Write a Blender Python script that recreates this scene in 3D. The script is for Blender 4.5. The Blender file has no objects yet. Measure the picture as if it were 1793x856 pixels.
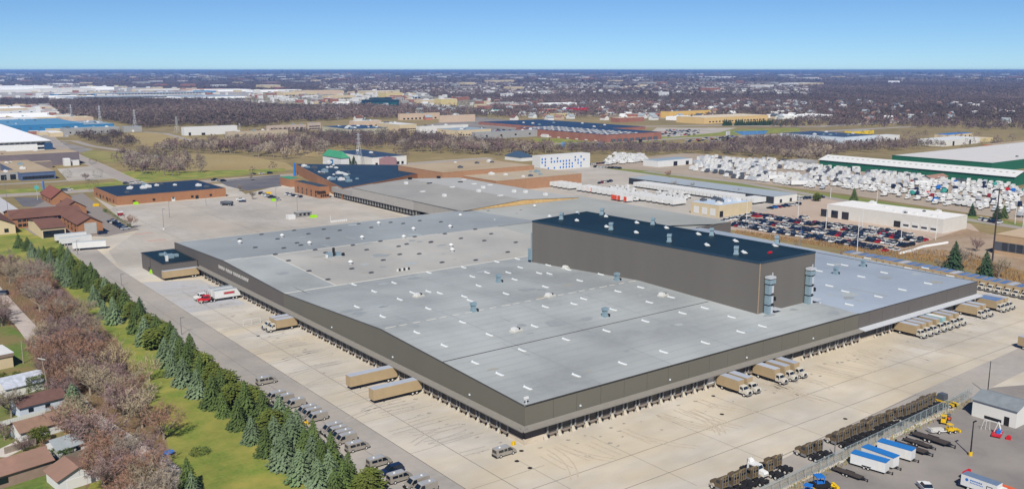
import bpy, bmesh, math, random
import numpy as np
from mathutils import Vector
random.seed(7); np.random.seed(7)
S = bpy.context.scene; COL = S.collection
# ---------------------------------------------------------------- camera
CX, CY, FPX = 896.5, 428.0, 1603.0           # photograph's pixel frame, used only to read off real positions on the ground
TH = math.atan((CY-123.0)/FPX); H = 85.0
AZ = math.radians(52.848)
CAM = (-122.273, -156.681)
cam = bpy.data.objects.new('camera', bpy.data.cameras.new('camera')); COL.objects.link(cam)
cam.location = (CAM[0], CAM[1], H); cam.rotation_euler = (math.pi/2-TH, 0, AZ-math.pi/2)
cam.data.sensor_width = 36; cam.data.lens = 36*FPX/1793; cam.data.clip_end = 150000; cam.data.clip_start = 1
S.camera = cam
# ---------------------------------------------------------------- light
SUN_EL, SUN_AZ = math.radians(45), AZ-math.radians(3)
TR, TG_, TB, SKS = .72, .9, 1.05, .068
w = bpy.data.worlds.new('World'); S.world = w; w.use_nodes = True
wn = w.node_tree.nodes; wl = w.node_tree.links
bg = wn['Background']; sky = wn.new('ShaderNodeTexSky'); sky.sky_type = 'NISHITA'; sky.sun_disc = False
sky.sun_elevation = SUN_EL; sky.sun_rotation = math.pi/2-(SUN_AZ+math.pi); sky.altitude = 200
sky.air_density = 0.6; sky.dust_density = 0.0; sky.ozone_density = 5.0
tint = wn.new('ShaderNodeMix'); tint.data_type = 'RGBA'; tint.blend_type = 'MULTIPLY'; tint.inputs[0].default_value = 1; tint.inputs[7].default_value = (TR, TG_, TB, 1)
wl.new(sky.outputs[0], tint.inputs[6]); wl.new(tint.outputs[2], bg.inputs[0]); bg.inputs[1].default_value = SKS
sun = bpy.data.objects.new('sun', bpy.data.lights.new('sun', 'SUN')); COL.objects.link(sun)
sun.data.energy = 5.0; sun.data.angle = math.radians(.5); sun.data.color = (1, .955, .88)
sun.rotation_euler = (math.pi/2-SUN_EL, 0, SUN_AZ-math.pi/2); sun.location = (-300, -400, 500)
S.view_settings.view_transform = 'Standard'; S.view_settings.look = 'None'; S.view_settings.exposure = 0.36
S.cycles.max_bounces = 5; S.cycles.diffuse_bounces = 2; S.cycles.volume_bounces = 1; S.cycles.transparent_max_bounces = 6
# ---------------------------------------------------------------- geometry of the view: pixel -> place
def G(px, py, z=0.0):
    u, v = px-CX, py-CY
    t = (H-z)/(v*math.cos(TH)+FPX*math.sin(TH))
    F = t*(FPX*math.cos(TH)-v*math.sin(TH)); R = t*u
    return (F*math.cos(AZ)+R*math.sin(AZ)+CAM[0], F*math.sin(AZ)-R*math.cos(AZ)+CAM[1])
def P(x, y, z=0.0):
    x = x-CAM[0]; y = y-CAM[1]
    F = x*math.cos(AZ)+y*math.sin(AZ); R = x*math.sin(AZ)-y*math.cos(AZ); D = H-z
    Z = F*math.cos(TH)+D*math.sin(TH)
    return CX+FPX*R/Z, CY+FPX*(D*math.cos(TH)-F*math.sin(TH))/Z
def depth(x, y): return (x-CAM[0])*math.cos(AZ)+(y-CAM[1])*math.sin(AZ)
def hgt(g, ytop):
    lo, hi = 0, 84.
    for _ in range(40):
        m = (lo+hi)/2
        if P(g[0], g[1], m)[1] > ytop: lo = m
        else: hi = m
    return lo
def run(a, d, px, far=2500):                 # distance from a along d until the picture column px
    lo, hi = 0., float(far); s = 1 if d[0]*math.sin(AZ)-d[1]*math.cos(AZ) > 0 else -1
    for _ in range(50):
        m = (lo+hi)/2
        if (P(a[0]+d[0]*m, a[1]+d[1]*m)[0]-px)*s < 0: lo = m
        else: hi = m
    return lo
def corner(cx, cy, xl, xr, rot=0):           # footprint of a block from its nearest ground corner and two picture columns
    A = G(cx, cy); r = math.radians(rot)
    ux, uy = (math.cos(r), math.sin(r)), (-math.sin(r), math.cos(r))
    lx = run(A, ux, xr); ly = run(A, uy, xl)
    B = (A[0]+ux[0]*lx, A[1]+ux[1]*lx); D = (A[0]+uy[0]*ly, A[1]+uy[1]*ly)
    return [A, B, (B[0]+D[0]-A[0], B[1]+D[1]-A[1]), D]
def block(px, py, pxr, dep, rot=0):          # footprint from front-left ground pixel, right column and a depth in metres
    A = G(px, py); r = math.radians(rot)
    ux, uy = (math.cos(r), math.sin(r)), (-math.sin(r), math.cos(r))
    lx = run(A, ux, pxr)
    return [A, (A[0]+ux[0]*lx, A[1]+ux[1]*lx), (A[0]+ux[0]*lx+uy[0]*dep, A[1]+ux[1]*lx+uy[1]*dep), (A[0]+uy[0]*dep, A[1]+uy[1]*dep)]
def inpoly(x, y, poly):
    c = False; n = len(poly); j = n-1
    for i in range(n):
        if (poly[i][1] > y) != (poly[j][1] > y) and x < (poly[j][0]-poly[i][0])*(y-poly[i][1])/(poly[j][1]-poly[i][1])+poly[i][0]: c = not c
        j = i
    return c
# ---------------------------------------------------------------- materials
MATS = {}
def lin(h):
    c = [int(h[i:i+2], 16)/255 for i in (1, 3, 5)]
    return [x/12.92 if x <= .04045 else ((x+.055)/1.055)**2.4 for x in c]
def M(name, hexc, rough=.75, var=.12, scale=.5, c2=None, s2=.05, amt=.5, metal=0, bump=0, rnd=0, stretch=None, spec=.3, big=0, attr=False, trans=0):
    if name in MATS: return MATS[name]
    m = bpy.data.materials.new(name); m.use_nodes = True; N = m.node_tree.nodes; L = m.node_tree.links
    b = N['Principled BSDF']; b.inputs['Roughness'].default_value = rough; b.inputs['Metallic'].default_value = metal
    b.inputs['Specular IOR Level'].default_value = spec
    base = lin(hexc)
    tc = N.new('ShaderNodeTexCoord'); src = tc.outputs['Object']
    if stretch:
        mp = N.new('ShaderNodeMapping'); mp.inputs['Scale'].default_value = stretch; L.new(src, mp.inputs[0]); srcs = mp.outputs[0]
    else: srcs = src
    def noise(sc, s, det=5, rg=.6):
        n = N.new('ShaderNodeTexNoise'); n.inputs['Scale'].default_value = sc; n.inputs['Detail'].default_value = det; n.inputs['Roughness'].default_value = rg
        L.new(s, n.inputs['Vector']); return n.outputs[0]
    def mix(fac, a, bb, mode='MIX'):
        x = N.new('ShaderNodeMix'); x.data_type = 'RGBA'; x.blend_type = mode
        for k, v in ((0, fac), (6, a), (7, bb)):
            if isinstance(v, bpy.types.NodeSocket): L.new(v, x.inputs[k])
            elif isinstance(v, (int, float)): x.inputs[k].default_value = v
            else: x.inputs[k].default_value = (*v, 1)
        return x.outputs[2]
    def rng(v, a, bb, lo=0., hi=1.):
        r = N.new('ShaderNodeMapRange'); L.new(v, r.inputs[0])
        for k, q in ((1, a), (2, bb), (3, lo), (4, hi)): r.inputs[k].default_value = q
        return r.outputs[0]
    n1 = noise(scale, srcs)
    col = mix(rng(n1, .3, .7), [c*(1-var) for c in base], [min(1, c*(1+var)) for c in base])
    if c2:
        n2 = noise(s2, srcs, 6)
        col = mix(rng(n2, .5-.12, .5+.12, 0, amt), col, lin(c2))
    if big:
        n3 = noise(big, src, 3); g = rng(n3, .3, .7, .8, 1.15)
        cmb = N.new('ShaderNodeCombineColor'); [L.new(g, cmb.inputs[k]) for k in range(3)]
        col = mix(1.0, col, cmb.outputs[0], 'MULTIPLY')
    if rnd:
        oi = N.new('ShaderNodeObjectInfo'); g = rng(oi.outputs['Random'], 0, 1, 1-rnd, 1+rnd)
        cmb = N.new('ShaderNodeCombineColor'); [L.new(g, cmb.inputs[k]) for k in range(3)]
        col = mix(1.0, col, cmb.outputs[0], 'MULTIPLY')
    if attr:
        at = N.new('ShaderNodeAttribute'); at.attribute_name = 'tone'
        col = mix(1.0, col, at.outputs['Color'], 'MULTIPLY')
    L.new(col, b.inputs['Base Color'])
    if bump:
        bp = N.new('ShaderNodeBump'); bp.inputs['Strength'].default_value = bump; bp.inputs['Distance'].default_value = .1
        L.new(n1, bp.inputs['Height']); L.new(bp.outputs[0], b.inputs['Normal'])
    MATS[name] = m; return m
mt = M
CONC = M('yard_concrete', '#aca79f', .9, .08, .35, '#b0a288', .035, .7, stretch=(.35, 1, 1), big=.03, bump=.1)
CONC2 = M('lot_concrete', '#9f9a93', .9, .09, .3, '#a1978a', .03, .7, stretch=(1, .3, 1), big=.02)
LANE = M('lane_asphalt', '#8f8a85', .9, .08, .5, '#9d958a', .06, .5, big=.02)
ASPH = M('asphalt', '#76716e', .9, .08, .4, '#87817a', .04, .6, big=.02)
DKASPH = M('dark_asphalt', '#55545a', .9, .08, .4, '#6b6868', .05, .6)
GRASS = M('spring_grass', '#62722c', .95, .22, 1.2, '#8a8340', .09, .9, bump=.3, big=.06)
LITTER = M('leaf_litter', '#6b5443', .95, .25, .8, '#5f5a30', .07, .6, bump=.3, big=.04)
FIELD = M('dry_field', '#94855c', .95, .18, .25, '#857048', .02, .6, big=.01)
ROUGH = M('rough_land', '#80714f', .95, .25, .06, '#74683f', .012, .7, big=.004)
FARLAND = M('far_land', '#3d3431', .95, .35, .02, '#4f4a3a', .004, .7, big=.0015)
SOIL = M('bare_soil', '#8d8070', .95, .15, .3, '#6e6455', .05, .6)
PATHM = M('path_paving', '#a79c95', .9, .08, .5, '#8f8780', .1, .6)
JOINT = M('joint_sealant', '#5f5a55', .9, .1, 2)
WALLT = M('taupe_cladding', '#625f55', .6, .06, .12, '#5b584f', .03, .5, stretch=(1, 1, .1))
WALLT2 = M('brown_taupe_cladding', '#5c5753', .6, .06, .12, '#55504c', .03, .5, stretch=(1, 1, .1))
TOWERW = M('tower_cladding', '#64605a', .6, .05, .15, '#5d5954', .03, .5, stretch=(1, 1, .1))
CANOPYM = M('canopy_metal', '#75716a', .6, .06, .6)
CANOPYW = M('pale_canopy_metal', '#aeb1b5', .5, .05, .6)
TRIM = M('dark_trim', '#3f3c39', .5, .05, 2)
ROOFB = M('blue_grey_membrane', '#8a8e8f', .75, .06, .5, '#969a9a', .03, .9, big=.015)
ROOFW = M('warm_grey_membrane', '#949390', .75, .05, .5, '#9d9b95', .04, .9, big=.015)
ROOFD = M('grey_membrane', '#7f8487', .75, .05, .5, '#898e90', .02, .8, big=.012)
ROOFL = M('light_blue_membrane', '#8a94a0', .65, .05, .4, '#949ea9', .02, .8, big=.012)
ROOFG = M('back_membrane', '#91938f', .75, .03, .3, '#999a96', .02, .8, big=.012)
SEAM = M('seam_pale', '#b2b0a8', .8, .05, 1)
BLKROOF = M('navy_membrane', '#0b2029', .55, .12, .2, '#10272f', .05, .7, big=.02)
BLKROOF2 = M('black_roofing', '#25333f', .7, .15, .2, '#32404b', .05, .7)
DOCKW = M('dock_wall_paint', '#4f4a47', .7, .08, .8)
DOCKF = M('dock_foundation', '#ada08c', .9, .1, .8, '#c4b9a8', .3, .6)
DOOR = M('dock_door_panel', '#4c4844', .6, .1, 1.5, rnd=.25)
POST = M('dock_post', '#8a8a88', .6, .08, 2)
RUBBER = M('rubber', '#151517', .8, .1, 3)
WHITE = M('white_paint', '#c4c4c2', .5, .04, .6)
WHITEW = M('white_wall', '#c9c7c1', .7, .05, .2, '#b7b4ad', .1, .4)
SKYL = M('skylight_dome', '#c3c9cd', .4, .05, 2, spec=.4)
GALV = M('galvanised_blue', '#859aa3', .45, .15, 2, metal=.3)
GLASS = M('dark_glass', '#131b24', .12, .1, 2, spec=.8)
TAN = M('tan_box_paint', '#9a8769', .5, .05, .5, rnd=.06)
TANROOF = M('truck_roof', '#9aa0ab', .5, .06, .5, rnd=.1)
BLUEROOF = M('truck_roof_blue', '#4d6d9c', .5, .1, .4, '#6f7d8c', .2, .5, rnd=.15)
CAB = M('cab_ivory', '#b5afa2', .35, .04, 1, spec=.5)
VANP = M('van_beige_grey', '#857f76', .35, .04, 1, spec=.5, rnd=.05)
VANR = M('van_roof_grey', '#8f9194', .35, .04, 1)
NAVY = M('navy_paint', '#14233f', .3, .05, 1, spec=.6)
BROWN = M('brown_paint', '#574a38', .4, .08, 1, rnd=.1)
BROWN2 = M('brown_fairing', '#75664a', .45, .08, 1, rnd=.1)
CHROME = M('steel', '#8e8e90', .4, .05, 2, metal=.6)
CHAS = M('chassis_black', '#1d1c1d', .7, .1, 2)
HUB = M('wheel_hub', '#b9b7b2', .5, .05, 2)
BRICK = M('orange_brick', '#94694a', .9, .1, .6, '#8a5f42', .1, .5)
BRICKR = M('red_brick', '#8f6254', .9, .1, .3, '#7d5142', .1, .5)
BRNROOF = M('brown_shingle', '#63443a', .9, .12, .6, '#6e4d42', .1, .6)
TANROOF2 = M('tan_gravel_roof', '#94836a', .9, .07, .1, '#a1917a', .02, .7)
TANWALL = M('tan_wall', '#a5968a', .85, .06, .2)
CREAM = M('cream_wall', '#b9a98a', .85, .06, .2)
GREY = M('grey_wall', '#8f8e8c', .8, .06, .2)
TAUPE = M('taupe_wall', '#776c67', .8, .06, .2)
BLUEW = M('blue_wall', '#2e6f9c', .6, .08, .2)
GREENW = M('green_wall', '#1b5a42', .6, .05, .1)
GREENR = M('green_roof', '#3b8260', .6, .06, .2)
TEALG = M('teal_glass', '#153848', .15, .3, .15, spec=.8)
ORANGEW = M('ochre_sheathing', '#b08c55', .85, .15, .5, '#c9ab78', .3, .6)
YELLOW = M('yellow_paint', '#c9a416', .5, .08, 1)
LIME = M('lime_paint', '#8fc41e', .5, .08, 1)
ORANGE = M('orange_paint', '#c5582f', .5, .08, 1)
RED = M('red_paint', '#b01722', .4, .06, 1, spec=.5)
REDC = M('dark_red_paint', '#7d1b22', .35, .06, 1, spec=.5)
BLUEP = M('blue_paint', '#1f66b0', .4, .06, 1, spec=.5)
SILVER = M('silver_paint', '#a9adb2', .35, .04, 1, spec=.5)
BLACKP = M('black_paint', '#14151a', .3, .05, 1, spec=.6)
GREYP = M('grey_paint', '#4d5158', .35, .05, 1, spec=.5)
WOOD = M('weathered_wood', '#7d7268', .9, .15, 2)
DKWOOD = M('dark_deck', '#3e3733', .9, .15, 1)
BRNSH = M('garage_shingle', '#84675a', .9, .12, .8, '#765f52', .2, .6)
GRYSH = M('grey_shingle', '#8a9195', .9, .12, .8, '#7d8386', .2, .6)
SPR_B = M('blue_spruce_needles', '#64735a', .9, .4, 2.5, '#465a30', .8, .8, rnd=.18)
SPR_G = M('green_spruce_needles', '#42532a', .9, .4, 2.5, '#52602f', .8, .8, rnd=.2)
PINE = M('pine_needles', '#4b5a22', .9, .3, 2, '#64662a', .7, .8, rnd=.2)
DKPINE = M('dark_conifer_needles', '#263a26', .9, .3, 2, '#324a2a', .7, .8, rnd=.2)
BARK = M('grey_bark', '#82766a', .95, .2, 3, rnd=.15)
TWIG1 = M('grey_twigs', '#857a6d', .95, .2, 1, rnd=.2)
TWIG2 = M('reddish_twigs', '#86695a', .95, .25, 1, '#95704e', .3, .6, rnd=.15)
TWIG3 = M('tan_twigs', '#a29270', .95, .2, 1, rnd=.15)
TWIG4 = M('mauve_twigs', '#7b6663', .95, .25, 1, rnd=.2)
FARTW = M('far_twigs', '#625857', .95, .25, .3, attr=True)
FARHS = M('far_house_mix', '#b4b1ac', .8, .1, .5, attr=True)
# ---------------------------------------------------------------- mesh builder
class B:
    def __init__(s): s.v = []; s.f = []; s.m = []
    def q(s, pts, mi=0):
        n = len(s.v); s.v += [tuple(p) for p in pts]; s.f.append(tuple(range(n, n+len(pts)))); s.m.append(mi); return s
    def box(s, x0, y0, z0, x1, y1, z1, mi=0, top=None):
        n = len(s.v); s.v += [(x0, y0, z0), (x1, y0, z0), (x1, y1, z0), (x0, y1, z0), (x0, y0, z1), (x1, y0, z1), (x1, y1, z1), (x0, y1, z1)]
        s.f += [tuple(n+i for i in f) for f in ((3, 2, 1, 0), (4, 5, 6, 7), (0, 1, 5, 4), (1, 2, 6, 5), (2, 3, 7, 6), (3, 0, 4, 7))]
        s.m += [mi, mi if top is None else top, mi, mi, mi, mi]; return s
    def prism(s, poly, z0, z1, mi=0, top=None, bottom=True):
        a = sum(poly[i-1][0]*poly[i][1]-poly[i][0]*poly[i-1][1] for i in range(len(poly)))
        if a < 0: poly = poly[::-1]
        k = len(poly); n = len(s.v)
        s.v += [(p[0], p[1], z0) for p in poly]+[(p[0], p[1], z1) for p in poly]
        s.f.append(tuple(range(n+k, n+2*k))); s.m.append(mi if top is None else top)
        if bottom: s.f.append(tuple(range(n+k-1, n-1, -1))); s.m.append(mi)
        for i in range(k):
            j = (i+1) % k; s.f.append((n+i, n+j, n+k+j, n+k+i)); s.m.append(mi)
        return s
    def side(s, prof, y0, y1, mi=0, ins=0, mis=None):      # profile in x-z extruded across y; ins pulls in the points above the belt
        k = len(prof); n = len(s.v); zs = [p[1] for p in prof]; zm = min(zs)+(max(zs)-min(zs))*.55
        def iy(p, y, sg): return y+sg*(ins*max(0, (p[1]-zm))/(max(zs)-zm+1e-6))
        s.v += [(p[0], iy(p, y0, 1), p[1]) for p in prof]+[(p[0], iy(p, y1, -1), p[1]) for p in prof]
        s.f.append(tuple(range(n+k-1, n-1, -1))); s.m.append(mi); s.f.append(tuple(range(n+k, n+2*k))); s.m.append(mi)
        for i in range(k):
            j = (i+1) % k; s.f.append((n+i, n+j, n+k+j, n+k+i)); s.m.append(mi if mis is None else mis.get(i, mi))
        return s
    def tube(s, a, b, r0, r1=None, k=6, mi=0):
        r1 = r0 if r1 is None else r1; a = Vector(a); b = Vector(b); d = (b-a).normalized()
        u = d.orthogonal().normalized(); w_ = d.cross(u); n = len(s.v)
        for c, r in ((a, r0), (b, r1)):
            for i in range(k):
                t = 2*math.pi*i/k; s.v.append(tuple(c+u*(r*math.cos(t))+w_*(r*math.sin(t))))
        for i in range(k):
            j = (i+1) % k; s.f.append((n+i, n+j, n+k+j, n+k+i)); s.m.append(mi)
        s.f.append(tuple(range(n+k, n+2*k))); s.m.append(mi); s.f.append(tuple(range(n+k-1, n-1, -1))); s.m.append(mi)
        return s
    def gable(s, x0, y0, x1, y1, z0, ze, zr, ax='x', mi=0, ri=1, ov=.3, th=.12):
        # walls with gable ends and an overhanging two-plane roof
        s.box(x0, y0, z0, x1, y1, ze, mi)
        if ax == 'x':
            ym = (y0+y1)/2
            for x in (x0, x1): s.q([(x, y0, ze), (x, y1, ze), (x, ym, zr)] if x == x0 else [(x, y1, ze), (x, y0, ze), (x, ym, zr)], mi)
            k = (zr-ze)/(ym-y0)
            for sg, ye in ((-1, y0), (1, y1)):
                e = (ye+sg*ov, ze-k*ov)
                for dz in (th, 0): s.q([(x0-ov, e[0], e[1]+dz), (x1+ov, e[0], e[1]+dz), (x1+ov, ym, zr+dz), (x0-ov, ym, zr+dz)][::(-sg if dz else sg)], ri)
                s.q([(x0-ov, e[0], e[1]), (x1+ov, e[0], e[1]), (x1+ov, e[0], e[1]+th), (x0-ov, e[0], e[1]+th)], ri)
        else:
            xm = (x0+x1)/2
            for y in (y0, y1): s.q([(x0, y, ze), (x1, y, ze), (xm, y, zr)], mi)
            k = (zr-ze)/(xm-x0)
            for sg, xe in ((-1, x0), (1, x1)):
                e = (xe+sg*ov, ze-k*ov)
                for dz in (th, 0): s.q([(e[0], y0-ov, e[1]+dz), (e[0], y1+ov, e[1]+dz), (xm, y1+ov, zr+dz), (xm, y0-ov, zr+dz)], ri)
                s.q([(e[0], y0-ov, e[1]), (e[0], y1+ov, e[1]), (e[0], y1+ov, e[1]+th), (e[0], y0-ov, e[1]+th)], ri)
        return s
    def mesh(s, name, mats):
        me = bpy.data.meshes.new(name); me.from_pydata(s.v, [], s.f); me.update()
        for m in (mats if isinstance(mats, (list, tuple)) else [mats]): me.materials.append(m)
        me.polygons.foreach_set('material_index', s.m); return me
    def build(s, name, mats, parent=None, loc=None, rz=0):
        return ob(name, s.mesh(name, mats), parent, loc, rz)
def ob(name, me, parent=None, loc=None, rz=0):
    o = bpy.data.objects.new(name, me); COL.objects.link(o)
    if parent is not None: o.parent = parent
    if loc is not None: o.location = loc if len(loc) == 3 else (*loc, 0)
    if rz: o.rotation_euler.z = rz
    return o
def tag(o, label=None, cat=None, group=None, kind=None):
    if label: o['label'] = label
    if cat: o['category'] = cat
    if group: o['group'] = group
    if kind: o['kind'] = kind
    return o
def empty(name, label, cat, loc=(0, 0, 0), rz=0, group=None):
    o = bpy.data.objects.new(name, None); COL.objects.link(o); o.empty_display_size = .5
    o.location = loc if len(loc) == 3 else (*loc, 0); o.rotation_euler.z = rz
    return tag(o, label, cat, group)
def kids(o): return KID.get(o.name, [])
KID = {}
def snapshot(o):
    KID.clear()
    for c in bpy.data.objects:
        if c.parent: KID.setdefault(c.parent.name, []).append(c)
def copy_tree(o, parent=None, swap=None):
    c = o.copy(); COL.objects.link(c)
    if parent is not None: c.parent = parent
    if swap and c.type == 'MESH':
        for i, s_ in enumerate(c.data.materials):
            if s_ in swap:
                c.material_slots[i].link = 'OBJECT'; c.material_slots[i].material = swap[s_]
    for ch in kids(o): copy_tree(ch, c, swap)
    return c
class Proto:                                  # first placement moves the original itself, later ones copy it
    def __init__(s, root): s.r = root; s.used = False; s.tree = None
    def put(s, loc, rz=0, label=None, group=None, swap=None, scale=None):
        if s.used:
            if s.tree is None:
                snapshot(s.r); s.tree = {}
                def walk(o):
                    s.tree[o.name] = list(kids(o)); [walk(c) for c in s.tree[o.name]]
                walk(s.r)
            KID.clear(); KID.update(s.tree); o = copy_tree(s.r, None, swap)
        else:
            o = s.r; s.used = True; s.defer = swap
            if swap:
                def app(q):
                    if q.type == 'MESH':
                        for i, m_ in enumerate(q.data.materials):
                            if m_ in swap: q.material_slots[i].link = 'OBJECT'; q.material_slots[i].material = swap[m_]
                app(q=o); [app(c) for c in list(bpy.data.objects) if c.parent == o]
        o.location = loc if len(loc) == 3 else (*loc, 0); o.rotation_euler.z = rz
        if label: o['label'] = label
        if group: o['group'] = group
        if scale: o.scale = scale if isinstance(scale, tuple) else (scale,)*3
        return o
ONES = 'first second third fourth fifth sixth seventh eighth ninth tenth eleventh twelfth thirteenth fourteenth fifteenth sixteenth seventeenth eighteenth nineteenth twentieth'.split()
TENS = {20: 'twenty', 30: 'thirty', 40: 'forty', 50: 'fifty', 60: 'sixty', 70: 'seventy', 80: 'eighty', 90: 'ninety'}
def nth(i):
    if i < 20: return ONES[i]
    t = (i+1)//10*10; r = (i+1) % 10
    return TENS[t].replace('y', 'ieth') if r == 0 else TENS[t]+'-'+ONES[r-1]
def np_mesh(name, V, T, mats, mi=None, tone=None):
    me = bpy.data.meshes.new(name); V = np.asarray(V, np.float32); T = np.asarray(T, np.int32); k = T.shape[1]
    me.vertices.add(len(V)); me.vertices.foreach_set('co', V.ravel())
    me.loops.add(T.size); me.loops.foreach_set('vertex_index', T.ravel())
    me.polygons.add(len(T)); me.polygons.foreach_set('loop_start', np.arange(0, T.size, k, dtype=np.int32))
    try: me.polygons.foreach_set('loop_total', np.full(len(T), k, np.int32))
    except Exception: pass
    for m in mats: me.materials.append(m)
    if mi is not None: me.polygons.foreach_set('material_index', np.asarray(mi, np.int32))
    if tone is not None:
        a = me.color_attributes.new('tone', 'FLOAT_COLOR', 'POINT')
        a.data.foreach_set('color', np.concatenate([tone, np.ones((len(tone), 1))], 1).astype(np.float32).ravel())
    me.update(calc_edges=True); return me
# ================================================================ SETTING: ground sheets, yards, roads
def sheet(name, pts, z, mat, kind='structure', label=None):
    o = B().q([(p[0], p[1], z) for p in (pts if sum(pts[i-1][0]*pts[i][1]-pts[i][0]*pts[i-1][1] for i in range(len(pts))) > 0 else pts[::-1])]).build(name, mat)
    o['kind'] = kind
    if label: o['label'] = label
    return o
def pxs(*a): return [G(*p) for p in a]
def strip(name, pts, width, z, mat, kerb=None):
    b = B(); n = len(pts); L_, R_ = [], []
    for i, p in enumerate(pts):
        a = pts[max(0, i-1)]; c = pts[min(n-1, i+1)]; d = Vector((c[0]-a[0], c[1]-a[1])).normalized()
        L_.append((p[0]-d.y*width/2, p[1]+d.x*width/2, z)); R_.append((p[0]+d.y*width/2, p[1]-d.x*width/2, z))
    for i in range(n-1): b.q([R_[i], R_[i+1], L_[i+1], L_[i]])
    o = b.build(name, mat); o['kind'] = 'structure'
    if kerb:
        k = B()
        for side in (L_, R_):
            for i in range(n-1):
                a, c = Vector(side[i]), Vector(side[i+1]); d = (c-a).normalized(); s = Vector((-d.y, d.x, 0))*.12
                k.q([a-s, c-s, c-s+Vector((0, 0, .13)), a-s+Vector((0, 0, .13))]).q([a-s+Vector((0, 0, .13)), c-s+Vector((0, 0, .13)), c+s+Vector((0, 0, .13)), a+s+Vector((0, 0, .13))]).q([a+s, a+s+Vector((0, 0, .13)), c+s+Vector((0, 0, .13)), c+s])
        k.build('kerb', kerb, o)
    return o
g = B(); rs = [0, 150, 600, 2000, 6000, 20000, 70000]; cx0, cy0 = -CAM[0]*0, 0
for i in range(len(rs)-1):
    for k in range(48):
        t0, t1 = 2*math.pi*k/48, 2*math.pi*(k+1)/48
        q = [(rs[i]*math.cos(t0), rs[i]*math.sin(t0), 0), (rs[i+1]*math.cos(t0), rs[i+1]*math.sin(t0), 0), (rs[i+1]*math.cos(t1), rs[i+1]*math.sin(t1), 0), (rs[i]*math.cos(t1), rs[i]*math.sin(t1), 0)]
        g.q(q if i else [q[0], q[1], q[2]])
go = g.build('ground', FARLAND); go['kind'] = 'structure'
sheet('rough_land', pxs((-500, 1500), (-600, 196), (700, 192), (2300, 196), (2600, 1500)), .004, ROUGH)
sheet('lawn', pxs((-60, 405), (60, 398), (110, 420), (480, 700), (770, 940), (330, 940), (290, 760), (210, 600), (110, 500), (0, 450), (-60, 430)), .012, GRASS)
sheet('woodland_floor', pxs((-80, 440), (0, 450), (110, 505), (205, 600), (285, 760), (340, 960), (150, 960), (150, 740), (95, 690), (60, 600), (-80, 500)), .016, LITTER)
sheet('garden_lawn', pxs((-400, 520), (0, 530), (60, 610), (100, 690), (150, 740), (215, 960), (-700, 960)), .012, M('garden_grass', '#556e2a', .95, .3, .8, '#6f5f40', .05, .9, bump=.3, big=.05))
strip('path', pxs((-40, 470), (0, 520), (22, 545), (45, 570), (68, 600), (95, 640), (125, 695), (160, 735), (215, 770), (262, 800), (300, 830), (345, 880), (400, 960)), 5.5, .024, PATHM)
YL = -37.6
yard = [(YL, -150), (YL, 160), (-34, 250), (-30, 345), G(247, 402), G(225, 375), G(160, 332), G(232, 323), G(405, 322), G(430, 340), G(500, 322), G(600, 330), (160, 300), (150, 262), (245, 262), (253, 130), (253, -16), (262, -60), (262, -150)]
sheet('yard', yard, .016, CONC)
sheet('parking_lot', [(-22, 262), (140, 258), (150, 300), (155, 420), G(560, 335), G(500, 330), G(430, 342), G(400, 345), G(200, 362), G(165, 345), G(222, 392), G(245, 402), G(190, 440)], .024, CONC2)
sheet('service_lane', [(YL, -150), (-23.5, -150), (-23.2, 258), (-18, 340), (-30, 344), (-34, 250), (YL, 160)], .028, LANE)
sheet('turning_lane', [(-22.5, -45), (20, -42), (104, -36), (262, -30), (262, -40), (104, -46.8), (20, -50), (-22.5, -60)], .028, LANE)
sheet('concrete_patch', [(-23, 165), (-2, 165), (-2, 215), (-23, 225)], .024, M('patch_concrete', '#9d9ea2', .9, .06, .4, '#a59f96', .05, .6))
sheet('contractor_yard', [(-60, -51.5), (28, -50.3), (101, -48.2), (111, -46), (126, -46), (230, -95), (260, -220), (-60, -220)], .024, ASPH)
# expansion joints of the concrete yard, every pour its own direction
j = B()
def jl(x0, y0, x1, y1, w_=.14):
    d = Vector((x1-x0, y1-y0)).normalized()*w_/2; z = .034
    j.q([(x0+d.y, y0-d.x, z), (x1+d.y, y1-d.x, z), (x1-d.y, y1+d.x, z), (x0-d.y, y0+d.x, z)])
for x in (-14.6,): jl(x, -40, x, 200)
for y in np.arange(-34, 215, 23): jl(-23, y, -3, y, .08)
for y in (-18.5, -30): jl(-14, y, 235, y-1)
for x in np.arange(-6, 240, 22): jl(x, -38, x, -5, .08)
for x in (-30.5,): jl(x, -60, x, 250, .1)
jl(-23.3, -120, -23.3, 250, .16); jl(-22, -42.5, 104, -36.5, .18)
for y in (280, 310, 345, 385): jl(-10, y, 150, y+2)
for x in (20, 60, 100): jl(x, 262, x+2, 450)
jo = j.build('expansion_joints', JOINT); jo['kind'] = 'stuff'; jo['label'] = 'dark sealed joints between the concrete slabs of the yard'
# tyre marks and oil drips along the docks
tm_ = B(); rt_ = random.Random(11)
for k in range(96):
    if k % 2: x0, y0, dx_, dy_ = rt_.uniform(-3, 200), rt_.uniform(-8, -4), 0, -1
    else: x0, y0, dx_, dy_ = rt_.uniform(-8, -4), rt_.uniform(2, 212), -1, 0
    cv = rt_.uniform(-.05, .05); L_ = rt_.uniform(6, 20); a = math.atan2(dy_, dx_)+rt_.uniform(-.12, .12)
    for off in (0, 1.9):
        x, y, b_ = x0-off*math.sin(a), y0+off*math.cos(a), a; n = 5; pv_ = None
        for i in range(n+1):
            c_ = (x-.17*math.sin(b_), y+.17*math.cos(b_), .038+.0005*(k % 7)), (x+.17*math.sin(b_), y-.17*math.cos(b_), .038+.0005*(k % 7))
            if pv_: tm_.q([pv_[0], pv_[1], c_[1], c_[0]], k % 2)
            pv_ = c_; x += math.cos(b_)*L_/n; y += math.sin(b_)*L_/n; b_ += cv*L_/n
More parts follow.
